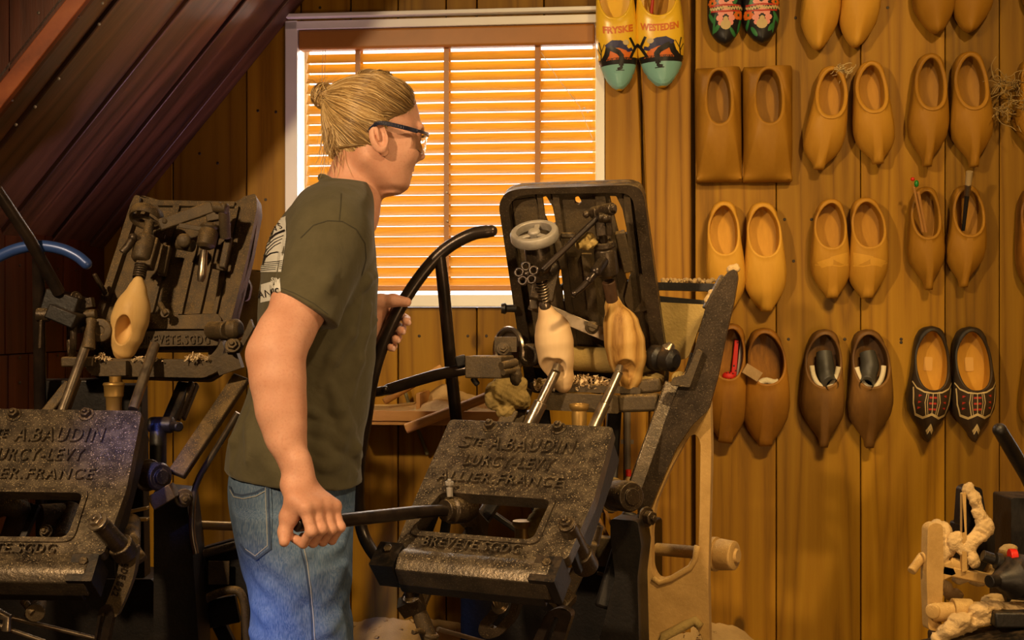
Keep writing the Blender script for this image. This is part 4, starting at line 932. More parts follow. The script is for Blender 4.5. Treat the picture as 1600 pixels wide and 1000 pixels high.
FS.op(lambda X,Y,Z: (X-sq_.x)*sn.x+(Y-sq_.y)*sn.y+(Z-sq_.z)*sn.z+.0015*np.sin(60*X), (-.62,2.1,.85),(-.1,2.8,1.6),.003,'&')
FS.cone(P(461,512,2.194),P(473,470,2.218),.0500,.0450,.003,'-')
kk_ = .022; hh_ = np.maximum(kk_-np.abs(F.d-FS.d),0)/kk_; F.d = np.minimum(F.d,FS.d)-hh_*hh_*kk_*.25
F.cone(P(513,493,2.62),P(500,560,2.64),.07,.07,.003,'-')
tf2 = loft([(l[0],l[1]+9,l[2]-9,l[3]-.010) for l in tl if l[0]>600]+[(770,359,558,.162)],PT_,YT,pw=2.35)
F.op(lambda X,Y,Z: np.maximum(tf2[0](X,Y,Z), Z-(zh+.018)), tf2[1],(tf2[2][0],tf2[2][1],zh+.03),.002,'-')
F.op(lambda X,Y,Z: (zh-Z)+ (X+.40)*-.10+0*Y, (-.62,2.1,.85),(-.1,2.8,1.0),.003,'&')
shP = relax(*F.mesh(),1)
m,nt,b = newmat('olive_tshirt'); vec,_ = coords(nt)
c = mix(nt, ramp(nt,[(.3,0),(.7,1)],noise(nt,vec,30,4,.6)), (.072,.060,.030), (.092,.077,.040)); nt.links.new(c,b.inputs['Base Color']); b.inputs['Roughness'].default_value=.85; b.inputs['Sheen Weight'].default_value=.12; b.inputs['Specular IOR Level'].default_value=.2
bump(nt,b,math_(nt,'ADD',noise(nt,vec,22,3,.5,1.2),math_(nt,'MULTIPLY',noise(nt,vec,900,2,.5),.08)),.4,.006); M['shirt']=m
shirt = mkobj('t_shirt', np_mesh('t_shirt',[shP]), M['shirt'], man, ang=180)
# collar band
nb = []
for i in range(48):
    q = 2*pi*i/48; base = P(562,256,YH).lerp(P(534,342,YT),.62); axn = (P(534,342,YT)-P(562,256,YH)).normalized(); u1 = V((1,0,0)); u1 = (u1-axn*u1.dot(axn)).normalized(); u2 = axn.cross(u1)
    nb.append(base+u1*cos(q)*.0545+u2*sin(q)*.056+V((0,0,1))*(-.018*cos(q)+.004))
mb = MB(); mb.tube(nb+[nb[0]],.0072,10,caps=False); mb.build('collar',M['shirt'],shirt,ang=180)
# --- jeans
F = Field((-.58,2.14,.02),(-.20,2.72,.99),.0045)
jl_ = [(722,362,556,.158),(750,356,556,.163),(780,355,554,.168),(810,358,551,.172),(840,362,549,.174),(868,368,547,.172),(895,376,544,.16),(915,386,538,.13)]
jf = loft(jl_,PT_,YT,pw=2.4); F.op(jf[0],jf[1],jf[2],.01)
lgn = loft([(800,372,545,.085),(850,374,547,.092),(885,387,547,.095),(930,392,546,.094),(970,392,549,.092),(1010,394,553,.09),(1100,398,553,.083),(1200,404,548,.078),(1350,418,530,.072),(1500,420,525,.072)],PT_,2.335,pw=2.3)
lgf = loft([(800,380,540,.085),(880,392,540,.092),(1000,398,536,.088),(1200,408,532,.078),(1470,420,515,.072)],PT_,2.51,pw=2.3)
F.op(lgn[0],lgn[1],lgn[2],.02); F.op(lgf[0],lgf[1],lgf[2],.02)
jf_ = jf[0]
def jray(x,y,ins=0):
    a0 = P(x,y,1.0)-V((0,0,CZ)); t = 2.0
    for _ in range(60):
        q = V((0,0,CZ))+a0*t; i = ((np.array(q)-F.lo)/F.h).astype(int); 
        if (i<0).any() or (i>=F.n).any(): t += .01; continue
        dd = F.d[tuple(i)]
        if dd < .001: break
        t += max(dd*.6,.001)
    return V((0,0,CZ))+a0*(t+ins)
for pts,r in (([(405,900),(425,915),(450,940),(470,985)],.010),([(410,870),(440,890),(470,925),(500,940)],.008),([(520,800),(500,830),(480,860),(450,880)],.007),([(540,880),(525,900),(515,930)],.007),([(400,945),(420,965),(440,1000)],.008),([(545,820),(530,850),(500,870)],.006),([(395,985),(430,1010),(470,1020)],.008),([(530,960),(510,980),(480,1000)],.008)):
    ridge([jray(x,y,r*.7) for x,y in pts],r)
F.op(lambda X,Y,Z: .0014*np.sin(45*Z+25*X+3*np.sin(18*Z))+0*Y,(-.6,2.1,0),(-.1,2.8,.84),.0,'a')
jP = relax(*F.mesh(),1)
m,nt,b = newmat('blue_denim'); vec,_ = coords(nt)
c = mix(nt, ramp(nt,[(.36,0),(.66,1)],noise(nt,vec,7,5,.6)), (.022,.052,.125), (.085,.145,.24)); v2,_=coords(nt,(700,700,90)); c = mix(nt, ramp(nt,[(.35,.24),(.65,0)],noise(nt,v2,1,2)), c, (.4,.46,.52)); nt.links.new(c,b.inputs['Base Color']); b.inputs['Roughness'].default_value=.85; b.inputs['Specular IOR Level'].default_value=.2
bump(nt,b,math_(nt,'ADD',noise(nt,vec,26,3,.5,1),math_(nt,'MULTIPLY',noise(nt,vec,1100,2,.5),.15)),.35,.005); M['denim']=m
jeans = mkobj('jeans', np_mesh('jeans',[jP]), M['denim'], man, ang=180)
for yy,x0 in ((2.335,470),(2.51,468)):
    F = Field((P(x0,0,yy).x-.16,yy-.1,-.005),(P(x0,0,yy).x+.26,yy+.16,.14),.006); q=P(x0,0,yy).x
    F.ell((q-.04,yy,.055),(.055,.04,.05),k=.02); F.cone((q-.03,yy,.04),(q+.13,yy+.045,.035),.038,.036,.03); F.op(lambda X,Y,Z: .004-Z+0*X+0*Y,(q-.3,yy-.3,-.01),(q+.3,yy+.3,.1),.004,'&')
    mkobj('shoe', np_mesh('shoe',[F.mesh()]), M['rubber'], man, ang=180)
# --- shapes laid on cloth, found from the pixel where the photo shows them
def bvh_of(o): return BVHTree.FromPolygons([v.co[:] for v in o.data.vertices],[p.vertices[:] for p in o.data.polygons])
def lay(bv, polys, name, mat, parent, lift=.0006, dl=6):
    bm = bmesh.new()
    for poly in polys:
        if len(poly)<3: continue
        vv = [bm.verts.new((p[0],p[1],0)) for p in poly]
        for t in tessellate_polygon([[V((p[0],p[1],0)) for p in poly]]):
            try: bm.faces.new([vv[i] for i in t])
            except ValueError: pass
    for _ in range(4):
        es = [e for e in bm.edges if e.calc_length() > dl]
        if not es: break
        bmesh.ops.subdivide_edges(bm, edges=es, cuts=1); bmesh.ops.triangulate(bm, faces=bm.faces)
    o_ = V((0,0,CZ)); dead = []
    for v in bm.verts:
        h = bv.ray_cast(o_, (P(v.co.x,v.co.y,1)-o_).normalized())
        if h[0] is None: dead.append(v)
        else: v.co = h[0]+h[1]*lift*(1 if h[1].y<0 or h[1].dot(h[0]-o_)<0 else -1)
    bmesh.ops.delete(bm, geom=dead, context='VERTS')
    for f in bm.faces:
        f.normal_update()
        if f.normal.dot(f.calc_center_median()-o_) > 0: f.normal_flip()
    me = bpy.data.meshes.new(name); bm.to_mesh(me); bm.free(); o = bpy.data.objects.new(name,me); COL.objects.link(o); me.materials.append(mat); o.parent = parent; o.matrix_parent_inverse = world_inv(man) if parent in (shirt,jeans) and False else Matrix()
    o.parent = parent; o.matrix_parent_inverse = world_inv(parent); return o
bj = bvh_of(jeans); bs_ = bvh_of(shirt)
M['seam']=plain('seam_stitch',(.30,.30,.30),.9); M['seamd']=plain('dark_seam',(.03,.05,.10),.9); M['print']=plain('shirt_print_white',(.62,.6,.55),.8); M['pocketd']=plain('pocket_denim',(.07,.10,.17),.9,var=.4)
lay(bj,[[(362,768),(372,773),(395,772),(420,760),(424,757),(426,800),(424,858),(402,874),(388,862),(376,846)]],'back_pocket',M['denim'],jeans,.0022)
lay(bj,line2([(361,760),(366,771),(380,774),(400,770),(420,760)],3)+line2([(420,760),(421,800),(423,855)],3)+line2([(424,856),(402,873),(384,860),(378,850)],3),'pocket_hem',M['seamd'],jeans,.0030)
lay(bj,line2([(362,765),(368,776),(382,779),(402,775),(416,767)],1.2)+line2([(416,762),(417,800),(419,852)],1.1)+line2([(419,852),(401,868),(386,857)],1.1),'pocket_stitching',M['seam'],jeans,.0036)
lay(bj,line2([(474,852),(480,880),(485,920),(489,960),(492,1005)],1.6),'side_seam',M['seam'],jeans,.0012)
lay(bj,line2([(470,858),(477,885),(482,920),(486,960),(488,1005)],2.2),'dark_side_seam',M['seamd'],jeans,.0008)
lay(bj,line2([(492,752),(515,753),(538,750),(545,756)],1.5)+line2([(545,748),(554,760),(560,775)],2),'front_pocket_edge',M['seam'],jeans,.0012)
# emblem on the back of the shirt
pr = [[(447,338),(430,345),(417,358),(409,378),(405,405),(403,425),(440,425),(444,400),(448,370)]]
lay(bs_,pr,'back_print',M['print'],shirt,.0010)
lay(bs_,[[(404,446),(438,436),(440,466),(403,474)]],'print_base',M['print'],shirt,.0010)
lay(bs_,line2([(446,360),(432,366),(420,376),(411,390)],3)+line2([(444,368),(430,374),(418,384),(410,400)],1.1)+line2([(442,373),(430,379),(418,390),(411,404)],1.1)+line2([(440,379),(430,384),(420,393),(412,407)],1.1)+line2([(412,412),(416,402),(424,396),(434,394),(444,396)],1.8)+sum([line2([(404,y),(442,y-3)],1.0) for y in (411,414,417,420,423)],[]),'print_drawing',M['pblack'],shirt,.0016)
def pxtext(txt,x,y,size,rot,mat,name,bold=0,curve=0):
    res=[]
    for q in textpolys(txt,size,bold): res.append([(x+p[0]*cos(rot)+p[1]*sin(rot)*-1*-1*-1*-1*0+ -(-p[1])*sin(rot)*0 + p[1]*sin(-rot)*-1, y+p[0]*sin(rot)-p[1]*cos(rot)+curve*p[0]**2) for p in q])
    return lay(bs_,res,name,mat,shirt,.0018,3)
pxtext('DEN S',428,364,13,R(-32),M['pblack'],'print_letters',.1,.006)
pxtext('SIN',431,441,9.5,R(10),M['print'],'print_letters',.25); pxtext("AN'S",421,464,17,R(-8),M['pblack'],'print_letters')
lay(bs_,line2([(446,352),(458,0)][:1]+[(446,352)],1),'x',M['print'],shirt) if False else None
# shirt seams
M['shirtseam']=plain('shirt_seam',(.04,.034,.018),.9)
lay(bs_,line2([(533,303),(532,325),(530,345)],1.3)+line2([(470,372),(490,352),(512,345),(535,346),(556,358),(570,380),(572,405),(565,430)],1.4)+line2([(436,449),(460,458),(490,474),(512,491)],1.1),'shirt_seams',M['shirtseam'],shirt,.0008)
# --- fingernails
M['nailskin']=plain('finger_nail',(.72,.42,.32),.3)
mb=MB()
for i,dd in enumerate((.018,-.003,-.023,-.042)):
    p=qp(dd-.009,.0255-.002*i+.006,.006-.002*i+.0045); mb.ball(p,.0052,10,(1,.5,1.1))
mb.build('fingernails',M['nailskin'],man,ang=180)
# --- hair
def xf(y): return np.interp(y,[100,149,160,172,183,191,200,215,235,252,262,275],[672,642,637,629,617,597,584,580,573,562,545,505])
F = Field((-.40,2.30,1.50),(-.12,2.58,1.76),.0026)
def hair(X,Y,Z):
    cx = np.interp(Z,[1.45,1.8],[hat(1.45)[0],hat(1.8)[0]]); zc,yc,_,_ = hat(1.62)
    p = (X-P(590,0,YH).x)*FH.x+(Y-YH)*FH.y; px = 590+p*.93*FPX/YH; py = 500-(Z-CZ)*FPX/YH
    inf = np.clip((xf(py)-px)/34,-1,1); thick = .0065+.004*np.clip((585-px)/50,0,1)
    thick = np.where(py>235,.004,thick); 
    return hf(X,Y,Z) - np.where(inf>0, .001+thick*inf, .02*inf)*1.0
F.op(lambda X,Y,Z: hair(X,Y,Z),(-.40,2.28,1.50),(-.1,2.6,1.77),.001)
F.cone(P(548,250,YH),P(528,262,YH),.0,.0,.0) if False else None
F.ell(P(531,160,YH),(.022,.032,.03),k=.03); F.ell(P(527,225,YH-.0),(.022,.04,.03),k=.02); F.ell(P(522,195,YH),(.018,.035,.03),k=.02)
BUN = P(506,150,YH-.008); F.ell(BUN,(.0215,.022,.0205),k=.004)
hP = relax(*F.mesh(),1)
m,nt,b = newmat('blond_hair'); vec,rnd = coords(nt,(1,1,1),True); c = ramp(nt,[(0,(.10,.05,.015)),(.3,(.30,.17,.055)),(.7,(.50,.32,.12)),(1,(.74,.54,.27))],rnd); nt.links.new(c,b.inputs['Base Color']); b.inputs['Roughness'].default_value=.38; b.inputs['Specular IOR Level'].default_value=.5; M['hair']=m
M['haircap']=plain('hair_roots',(.24,.14,.05),.6,var=.4)
hair_o = mkobj('hair', np_mesh('hair',[hP]), M['haircap'], man, ang=180)
bh = bvh_of(hair_o); rnd = random.Random(11); mb = MB(); target = P(520,156,YH-.012)
vsn = np.array([v.co[:] for v in hair_o.data.vertices])
pxs = 800+vsn[:,0]/vsn[:,1]*FPX; pys = 500-(vsn[:,2]-CZ)*FPX/vsn[:,1]; sel = np.where((vsn[:,1]<YH+.075)&((pxs-514)**2+(pys-156)**2>24**2))[0]
for k in range(2600):
    i = rnd.choice(sel); p = V(vsn[i]); pts=[]; lift = rnd.uniform(.0002,.0022)
    wob = rnd.uniform(-1,1)*.12; 
    for st in range(26):
        h = bh.find_nearest(p)
        if h[0] is None: break
        q = h[0]+h[1]*lift; pts.append(q); d = target-q
        if d.length < .015: break
        d = (d-h[1]*d.dot(h[1])).normalized(); sd_ = d.cross(h[1]); p = q+(d+sd_*wob*sin(st*.35+k))*.0075
    if len(pts) < 4: continue
    r = rnd.uniform(.00035,.0008); mb.tube(pts,[r*.4]+[r]*(len(pts)-2)+[r*.5],4)
# bun coils, loose wisps
for k in range(110):
    c0 = rnd.uniform(0,2*pi); tl_ = rnd.uniform(-.9,.9); pts=[]; rr = .0235*rnd.uniform(.95,1.10)
    ax1 = V((rnd.uniform(.3,1),rnd.uniform(-.8,-.2),rnd.uniform(-.5,.7))).normalized(); a1 = ax1.orthogonal().normalized(); a2 = ax1.cross(a1); lat = tl_*.017; r2 = sqrt(max(rr*rr-lat*lat,1e-6))
    for st in range(14): q = c0+st*.25; pts.append(BUN+ax1*lat+(a1*cos(q)+a2*sin(q))*r2)
    mb.tube(pts,rnd.uniform(.0004,.0009),4)
for k in range(70):
    p0 = P(rnd.uniform(508,545),rnd.uniform(185,240),YH-rnd.uniform(.0,.05)); h = bh.find_nearest(p0); p0 = h[0]+h[1]*.001
    ln = rnd.uniform(.03,.075); pts=[p0]; d = V((rnd.uniform(-.35,.25),rnd.uniform(-.2,.1),-1)).normalized()
    for st in range(7): pts.append(pts[-1]+d*ln/7); d = (d+V((rnd.uniform(-.25,.28),rnd.uniform(-.15,.1),-.05))).normalized()
    mb.tube(pts,[.0005]*6+[.0003,.0002],4)
for k in range(26):
    q = rnd.uniform(-.5,2.6); p0 = BUN+V((cos(q),-.2,sin(q)))*.02; pts=[p0]; d=V((cos(q)+rnd.uniform(-.5,.5),rnd.uniform(-.4,.2),sin(q))).normalized()
    for st in range(5): pts.append(pts[-1]+d*.006); d=(d+V((rnd.uniform(-.6,.6),0,rnd.uniform(-.7,.3)))).normalized()
    mb.tube(pts,.0003,4)
mb.build('hair_strands',M['hair'],hair_o,ang=180)
# --- beard stubble shade is left to the skin; safety glasses
gl_ = M['pblue']; mb=MB()
e = EA[0]; t0 = V(P(576,206,YH-.087)); 
tmp = cspline([P(574,208,YH-.082),P(582,198,YH-.088),P(595,192,YH-.090),P(630,199,YH-.078),hp(-.012,.066,200)+V((0,0,0))*0 if False else P(652,205,YH-.045)],8)
for i in range(len(tmp)-1):
    wv = .0040 if i>10 else .0030
    mb.bar(tmp[i],tmp[i+1],.0028,wv*2,NH)
gt = mb.build('temple_arm',plain('navy_plastic',(.012,.014,.035),.3),man,bev=.0005); gt.name='safety_glasses'
mb=MB(); brow = cspline([P(650,204,YH-.048),P(661,207,YH-.018),hp(.021,0,207),hp(.006,-.045,207),hp(-.035,-.072,205)],6)
for i in range(len(brow)-1): mb.bar(brow[i],brow[i+1],.005,.0065,(0,0,1))
mb.build('brow_bar',bpy.data.materials['navy_plastic'],gt,bev=.0005)
mb=MB(); vs=[];lens=[p for p in brow]
for i,p in enumerate(lens): vs += [p+V((0,0,-.003)), p+V((0,0,-.040+.010*abs(i-8)/8))-FH*.006]
for s in (0,1):
    off_ = V((0,0,0)) if s==0 else -FH*.0015
    mb.add([v+off_ for v in vs],[(2*i,2*i+1,2*i+3,2*i+2) if s==0 else (2*i+2,2*i+3,2*i+1,2*i) for i in range(len(lens)-1)])
m,nt,b=newmat('clear_lens'); b.inputs['Transmission Weight'].default_value=1; b.inputs['Roughness'].default_value=.03; b.inputs['IOR'].default_value=1.1; b.inputs['Base Color'].default_value=(.95,.93,.88,1); M['lens']=m
mb.build('lens',M['lens'],gt,ang=180)
# ================================================================== MACHINES
VF = lambda Y,yaw=0,x0=800: Fr(P(x0,500,Y),(cos(yaw),-sin(yaw),0),(0,0,1))
O_ = V((0,0,CZ))
def onF(F,x,y,c=0):
    d = P(x,y,1)-O_; t = ((F.o+F.n*c)-O_).dot(F.n)/d.dot(F.n); p = O_+d*t-F.o; return (p.dot(F.u),p.dot(F.v))
def lot(F,pts,c=0): return [onF(F,x,y,c) for x,y in pts]
def ccw(p): return p if sum(p[i][0]*p[(i+1)%len(p)][1]-p[(i+1)%len(p)][0]*p[i][1] for i in range(len(p)))>0 else p[::-1]
def pl(mb,F,pts,c0,c1,r=.004,holes=(),hr=.004,raw=False):
    q = ccw(lot(F,pts)) if not raw else ccw(pts); hs = [ccw(lot(F,h) if not raw else h)[::-1] for h in holes]
    mb.prism(F, rpoly(q,r), c0, c1, [rpoly(h,hr) for h in hs]); return mb
def text3(F,txt,a0,a1,b0,b1,name,mat,parent,c=0,h=.004,bold=.012):
    cu = bpy.data.curves.new('t','FONT'); cu.body = txt; cu.size = 1; cu.offset = bold; cu.extrude = .5; cu.resolution_u = 3; cu.space_character = 1.24
    ob = bpy.data.objects.new('t',cu); COL.objects.link(ob); dg = bpy.context.evaluated_depsgraph_get(); me = ob.evaluated_get(dg).to_mesh()
    vs = [v.co.copy() for v in me.vertices]; fs = [tuple(p.vertices) for p in me.polygons]; ob.to_mesh_clear(); bpy.data.objects.remove(ob); bpy.data.curves.remove(cu)
    x0 = min(v.x for v in vs); x1 = max(v.x for v in vs); y0 = 0.0; y1 = .72
    mb = MB(); mb.add([F.pt(a0+(v.x-x0)/(x1-x0)*(a1-a0), b0+(v.y-y0)/(y1-y0)*(b1-b0), c+(v.z+.5)*h) for v in vs], fs); return mb.build(name,mat,parent,smooth=False)
def tpx(pts,r,n=14): mb = MB(); mb.tube(pts,r,n); return mb
def chips(mb, F, poly, n, c=.002, rnd=random.Random(3), s=1):
    q = ccw(lot(F,poly)); xs=[p[0] for p in q]; ys=[p[1] for p in q]
    for _ in range(n):
        a = rnd.uniform(min(xs),max(xs)); b = rnd.uniform(min(ys),max(ys)); p = F.pt(a,b,c+rnd.uniform(0,.01)*s); d = V((rnd.uniform(-1,1),rnd.uniform(-1,1),rnd.uniform(-1,1))).normalized(); e = d.orthogonal().normalized(); L = rnd.uniform(.004,.011)*s
        pts = [p+d*L*(t-.5)*2+e*L*.5*(1-(2*t-1)**2)*rnd.choice((-1,1)) for t in (0,.33,.66,1)]; w = d.cross(e)*rnd.uniform(.001,.0028)
        vs = [];[vs.extend((x-w,x+w)) for x in pts]; mb.add(vs,[(0,1,3,2),(2,3,5,4),(4,5,7,6)])
    return mb
def blob(mb, c, r, sc=(1,1,1), seed=0, amp=.25):
    if not hasattr(mb,'blobs'): mb.blobs = []
    rb = random.Random(seed*31+int(r*1e5)); mb.blobs.append((tuple(c),r,sc))
    for _ in range(3): d = V((rb.uniform(-1,1)*sc[0],rb.uniform(-1,1)*sc[1],rb.uniform(-1,1)*sc[2])).normalized(); mb.blobs.append((tuple(V(c)+d*r*.75),r*rb.uniform(.35,.6),sc))
    return mb
# local layout of the console plate, measured on the centre machine
def frame_from(o, yaw, el, yawu=None):
    v = V((cos(el)*sin(yaw),cos(el)*cos(yaw),sin(el))); yu = yaw if yawu is None else yawu; return Fr(o,(cos(yu),-sin(yu),0),v)
CF = frame_from(P(705,657,2.5),R(25),R(40))
LAY = dict(out=lot(CF,[(703,655),(959,667),(928,780),(886,874),(612,868),(650,775)]), hole=lot(CF,[(690,771),(862,783),(833,846),(648,831)]),
  rimo=lot(CF,[(682,764),(872,776),(841,853),(638,838)]), bolts=lot(CF,[(766,667),(873,670)]))
def console(F, root, mat, dark, lum):
    cx = lambda pts: pts
    mb = MB(); pl(mb,F,LAY['out'],-.022,0,.012,[LAY['hole']],.016,raw=True)
    a0,b0 = min(LAY['out'],key=lambda p:p[1]+p[0]*.001); a1 = max(p[0] for p in LAY['out'])
    plate = mb.build('console_plate',mat,root,bev=.003,seg=3)
    mb = MB(); pl(mb,F,LAY['rimo'],-.001,.0045,.02,[LAY['hole']],.016,raw=True); mb.build('opening_rim',mat,plate,bev=.0025,seg=3)
    # side cheeks
    o = LAY['out']; tr,br = o[1],o[3]
    mb = MB(); mb.prism(F,rpoly(ccw([(tr[0]-.016,tr[1]-.012),(tr[0]-.003,tr[1]-.012),(br[0]-.003,br[1]+.03),(br[0]-.016,br[1]+.03)]),.003),-.075,-.01); mb.build('side_cheek',dark,root,bev=.002); mb = MB(); mb.prism(F,ccw([(o[0][0]+.004,-.012),(o[0][0]+.016,-.012),(o[4][0]+.016,br[1]+.03),(o[4][0]+.004,br[1]+.03)]),-.07,-.01)
    mb.build('side_cheek',dark,root,bev=.002)
    # lower moulding
    yl = min(p[1] for p in o); aL = o[4][0]; aR = o[3][0]; mb = MB(); n = 10; prof = [(yl+.032,-.001),(yl+.026,.001),(yl+.018,.002),(yl+.008,.010),(yl-.006,.015),(yl-.020,.012),(yl-.034,.004),(yl-.040,-.03),(yl+.0,-.05),(yl+.032,-.03)]
    vs = []; k = len(prof)
    for a in (aL+.022,aR-.018): vs += [F.pt(a,b,c) for b,c in prof]
    mb.add(vs,[(i,(i+1)%k,k+(i+1)%k,k+i) for i in range(k)]+[tuple(range(k))[::-1],tuple(range(k,2*k))]); mb.build('lower_moulding',mat,root,bev=.002)
    mb = MB(); mb.prism(F,ccw([(aL+.02,yl-.04),(aR-.03,yl-.04),(aR-.03,yl-.03),(aL+.02,yl-.03)]),-.050,-.028); mb.build('slide_ledge',dark,root,bev=.002)
    for a in (aL-.004,aR-.026):
        mb = MB(); mb.prism(F,rpoly(ccw([(a-.024,yl-.034),(a+.024,yl-.034),(a+.024,yl+.020),(a-.024,yl+.020)]),.003),-.045,.012); bk = mb.build('corner_block',dark,root,bev=.0025)
        mb = MB(); mb.hexbolt(F.pt(a,yl+.004,.012),F.n,.0085,washer=False,stud=False,h=.005); mb.build('block_bolt',M['iron'],bk,bev=.0008)
    for a,b in LAY['bolts']:
        mb = MB(); mb.hexbolt(F.pt(a,b,0),F.n,.0105,h=.010); mb.build('plate_bolt',M['iron'],root,bev=.0012)
    L = lambda x,y: onF(CF,x,y)
    # raised lettering
    def tx(t,x0,x1,yb0,yb1,yc,name): a0_,b0_ = L(x0,yb0); a1_,b1_ = L(x1,yb1); bc = L(x0+6,yc)[1]; bb = (b0_+b1_)/2; text3(F,t,a0_,a1_,bb,bb+(bc-b0_),name,lum_m,root,h=.0062,bold=.004)
    lum_m = mat
    tx('S',716,733,700,701,682,'raised_lettering'); tx('A.',764,786,704,705,684,'raised_lettering'); tx('BAUDIN',789,894,705,711,685,'raised_lettering')
    a0_,b0_ = L(737,698); a1_,_ = L(752,699); bc = L(740,686)[1]; text3(F,'TE',a0_,a1_,b0_,bc,'raised_lettering',lum_m,root,h=.0062,bold=.003)
    tx('LURCY-LEVY',723,863,730,735,713,'raised_lettering'); tx('ALLIER.FRANCE',683,877,753,763,738,'raised_lettering')
    a0_,b0_ = L(660,857); a1_,_ = L(812,867); bc = L(666,843)[1]; text3(F,'BREVETE.SGDG',a0_,a1_,(b0_+L(812,867)[1])/2,(b0_+L(812,867)[1])/2+bc-b0_,'raised_lettering',lum_m,root,c=.001,h=.0066,bold=.004)
    return yl,aL,aR
# ------------------------------------------------------------------ centre machine
mc = empty('clog_carving_machine', V((P(850,0,2.75).x,2.75,0)), 'black iron clog-carving machine in the centre with two half-carved shoes clamped before the blind', 'machine')
console(CF, mc, M['plate'], M['black'], True)
IR,BK,TB,ST,DU = M['iron'],M['black'],M['tube'],M['steel'],M['irondusty']
# lever socket
mb = MB(); ax1 = (BA1-BA0).normalized(); mb.lathe(BA0+ax1*.012, -ax1, [(0,.014),(.0,.020),(.012,.021),(.016,.026),(.05,.027),(.07,.022)],24); 
so = mb.build('lever_socket',IR,mc,bev=.001)
mb = MB(); mb.bar(BA0-ax1*.03,P(752,828,2.47),.034,.03,(0,0,1)); mb.cyl(P(735,800,2.40),P(742,838,2.42),.016); mb.build('socket_arm',DU,mc,bev=.004)
mb = MB(); p=P(703,776,2.325); mb.cyl(p,P(702,762,2.325),.0062,n=6); mb.cyl(P(702,764,2.325),P(702,751,2.325),.0038); mb.hexbolt(P(702,758,2.325),(0,-.1,1),.0085,h=.007,washer=False); mb.build('set_screw',M['wheel'],so,bev=.0008)
e_ = BA1+ax1*.066; MB().tube([BA0,BA0.lerp(BA1,.3)+V((0,0,.002)),BA1,e_],[.0105,.0118,.0122,.0118],20).build('lever_bar',TB,mc,bev=.002)
# dark innards behind the opening
mb = MB(); mb.bar(P(775,780,2.62),P(730,845,2.55),.03,.02,(1,0,0)); mb.bar(P(752,790,2.66),P(822,838,2.66),.012,.02,(0,0,1)); mb.bar(P(700,800,2.6),P(690,860,2.6),.02,.03,(1,0,0)); mb.build('inner_struts',BK,mc,bev=.003)
mb = MB(); mb.lathe(P(817,842,2.5),(0,0,1),[(0,.016),(.022,.016),(.028,.0205),(.032,.0215),(.036,.0205),(.037,.012)],22); mb.build('oil_cup',M['brass'],mc,bev=.0008)
mb = MB(); 
for i,(x,y,r) in enumerate(((842,815,.022),(850,802,.018),(836,830,.018),(852,826,.016),(830,838,.012))): blob(mb,P(x,y,2.50),r,seed=i)
o=mb.build('caked_sawdust',plain('yellow_foam_dust',(.55,.38,.1),.95,var=.4,bs=1,bscale=120),mc,ang=180); o['kind']='stuff'; o['label']='pale yellow sawdust lump'
mb = MB(); mb.bar(P(845,780,2.60),P(868,850,2.60),.05,.03,(1,0,0)); mb.build('inner_bracket',BK,mc,bev=.004)
# adjusting posts right of the plate
mb = MB(); mb.cyl(P(886,820,2.16),P(913,878,2.23),.0160,.0175,24); mb.cyl(P(906,864,2.215),P(917,886,2.24),.0225,n=24); q=mb.build('adjusting_post',IR,mc,bev=.002)
mb = MB(); mb.hexbolt(P(885,819,2.157),(P(886,820,2.16)-P(913,878,2.23)),.011,h=.008); mb.build('post_nut',IR,q,bev=.001)
mb = MB(); mb.cyl(P(929,818,2.30),P(920,850,2.30),.0175,.019,24); mb.cyl(P(930,815,2.30),P(929,820,2.30),.010,n=16); mb.build('adjusting_post',IR,mc,bev=.002)
mb = MB(); mb.bar(P(922,845,2.27),P(905,892,2.28),.030,.022,(1,0,0)); mb.bar(P(906,885,2.28),P(876,950,2.26),.026,.020,(1,0,0)); mb.build('link_rod',DU,mc,bev=.004)
F_ = VF(2.25,R(20)); mb = MB(); pl(mb,F_,[(858,953),(880,946),(898,955),(880,1010),(862,1060),(815,1060),(835,1000)],-.01,.012,.018,[[(866,962),(877,962),(845,1040),(836,1040)]],.008); mb.build('slotted_link',M['tube'],mc,bev=.0025)
mb = MB(); mb.bar(P(890,925,2.27),P(868,948,2.255),.036,.028,(1,0,0)); mb.build('link_clamp',IR,mc,bev=.002)
# links under the moulding
mb = MB(); mb.bar(P(668,893,2.30),P(645,945,2.27),.045,.022,(1,0,0)); bk=mb.build('hanger_bracket',DU,mc,bev=.003)
mb = MB(); mb.bar(P(638,935,2.26),P(650,952,2.27),.046,.03,(1,0,0)); mb.cyl(P(641,940,2.26),P(636,917,2.25),.0075,n=14); mb.lathe(P(641,938,2.25),(0,-.3,1),[(0,.014),(.004,.014)],18); mb.build('clamp_bolt',IR,bk,bev=.001)
mb = MB(); mb.tube([P(652,950,2.27),P(662,975,2.27),P(672,1000,2.27)],[.0135,.015,.014],18); mb.torus(P(672,992,2.27),(0.3,0,1),.012,.005); mb.tube([P(672,992,2.27),P(655,985,2.25),P(645,988,2.24)],.005); mb.build('tie_rod_joint',DU,mc,bev=.001)
MB().cyl(P(684,983,2.27),P(760,1004,2.34),.0042).build('tie_rod',ST,mc)
F_ = VF(2.27,R(22)); mb = MB(); pl(mb,F_,[(786,912),(815,912),(816,940),(806,968),(785,992),(762,998),(750,988),(752,972),(770,952),(778,935)],-.010,.010,.012,[[(795,930),(803,938),(797,958),(775,982),(766,978),(783,955)]],.004); q=mb.build('slotted_sector',IR,mc,bev=.003)
mb = MB(); mb.cyl(P(774,930,2.21),P(780,946,2.25),.0085,n=16); mb.lathe(P(782,947,2.25),(-.3,-.6,.5),[(0,.016),(.004,.016)],20); mb.build('sector_pin',ST,q,bev=.001)
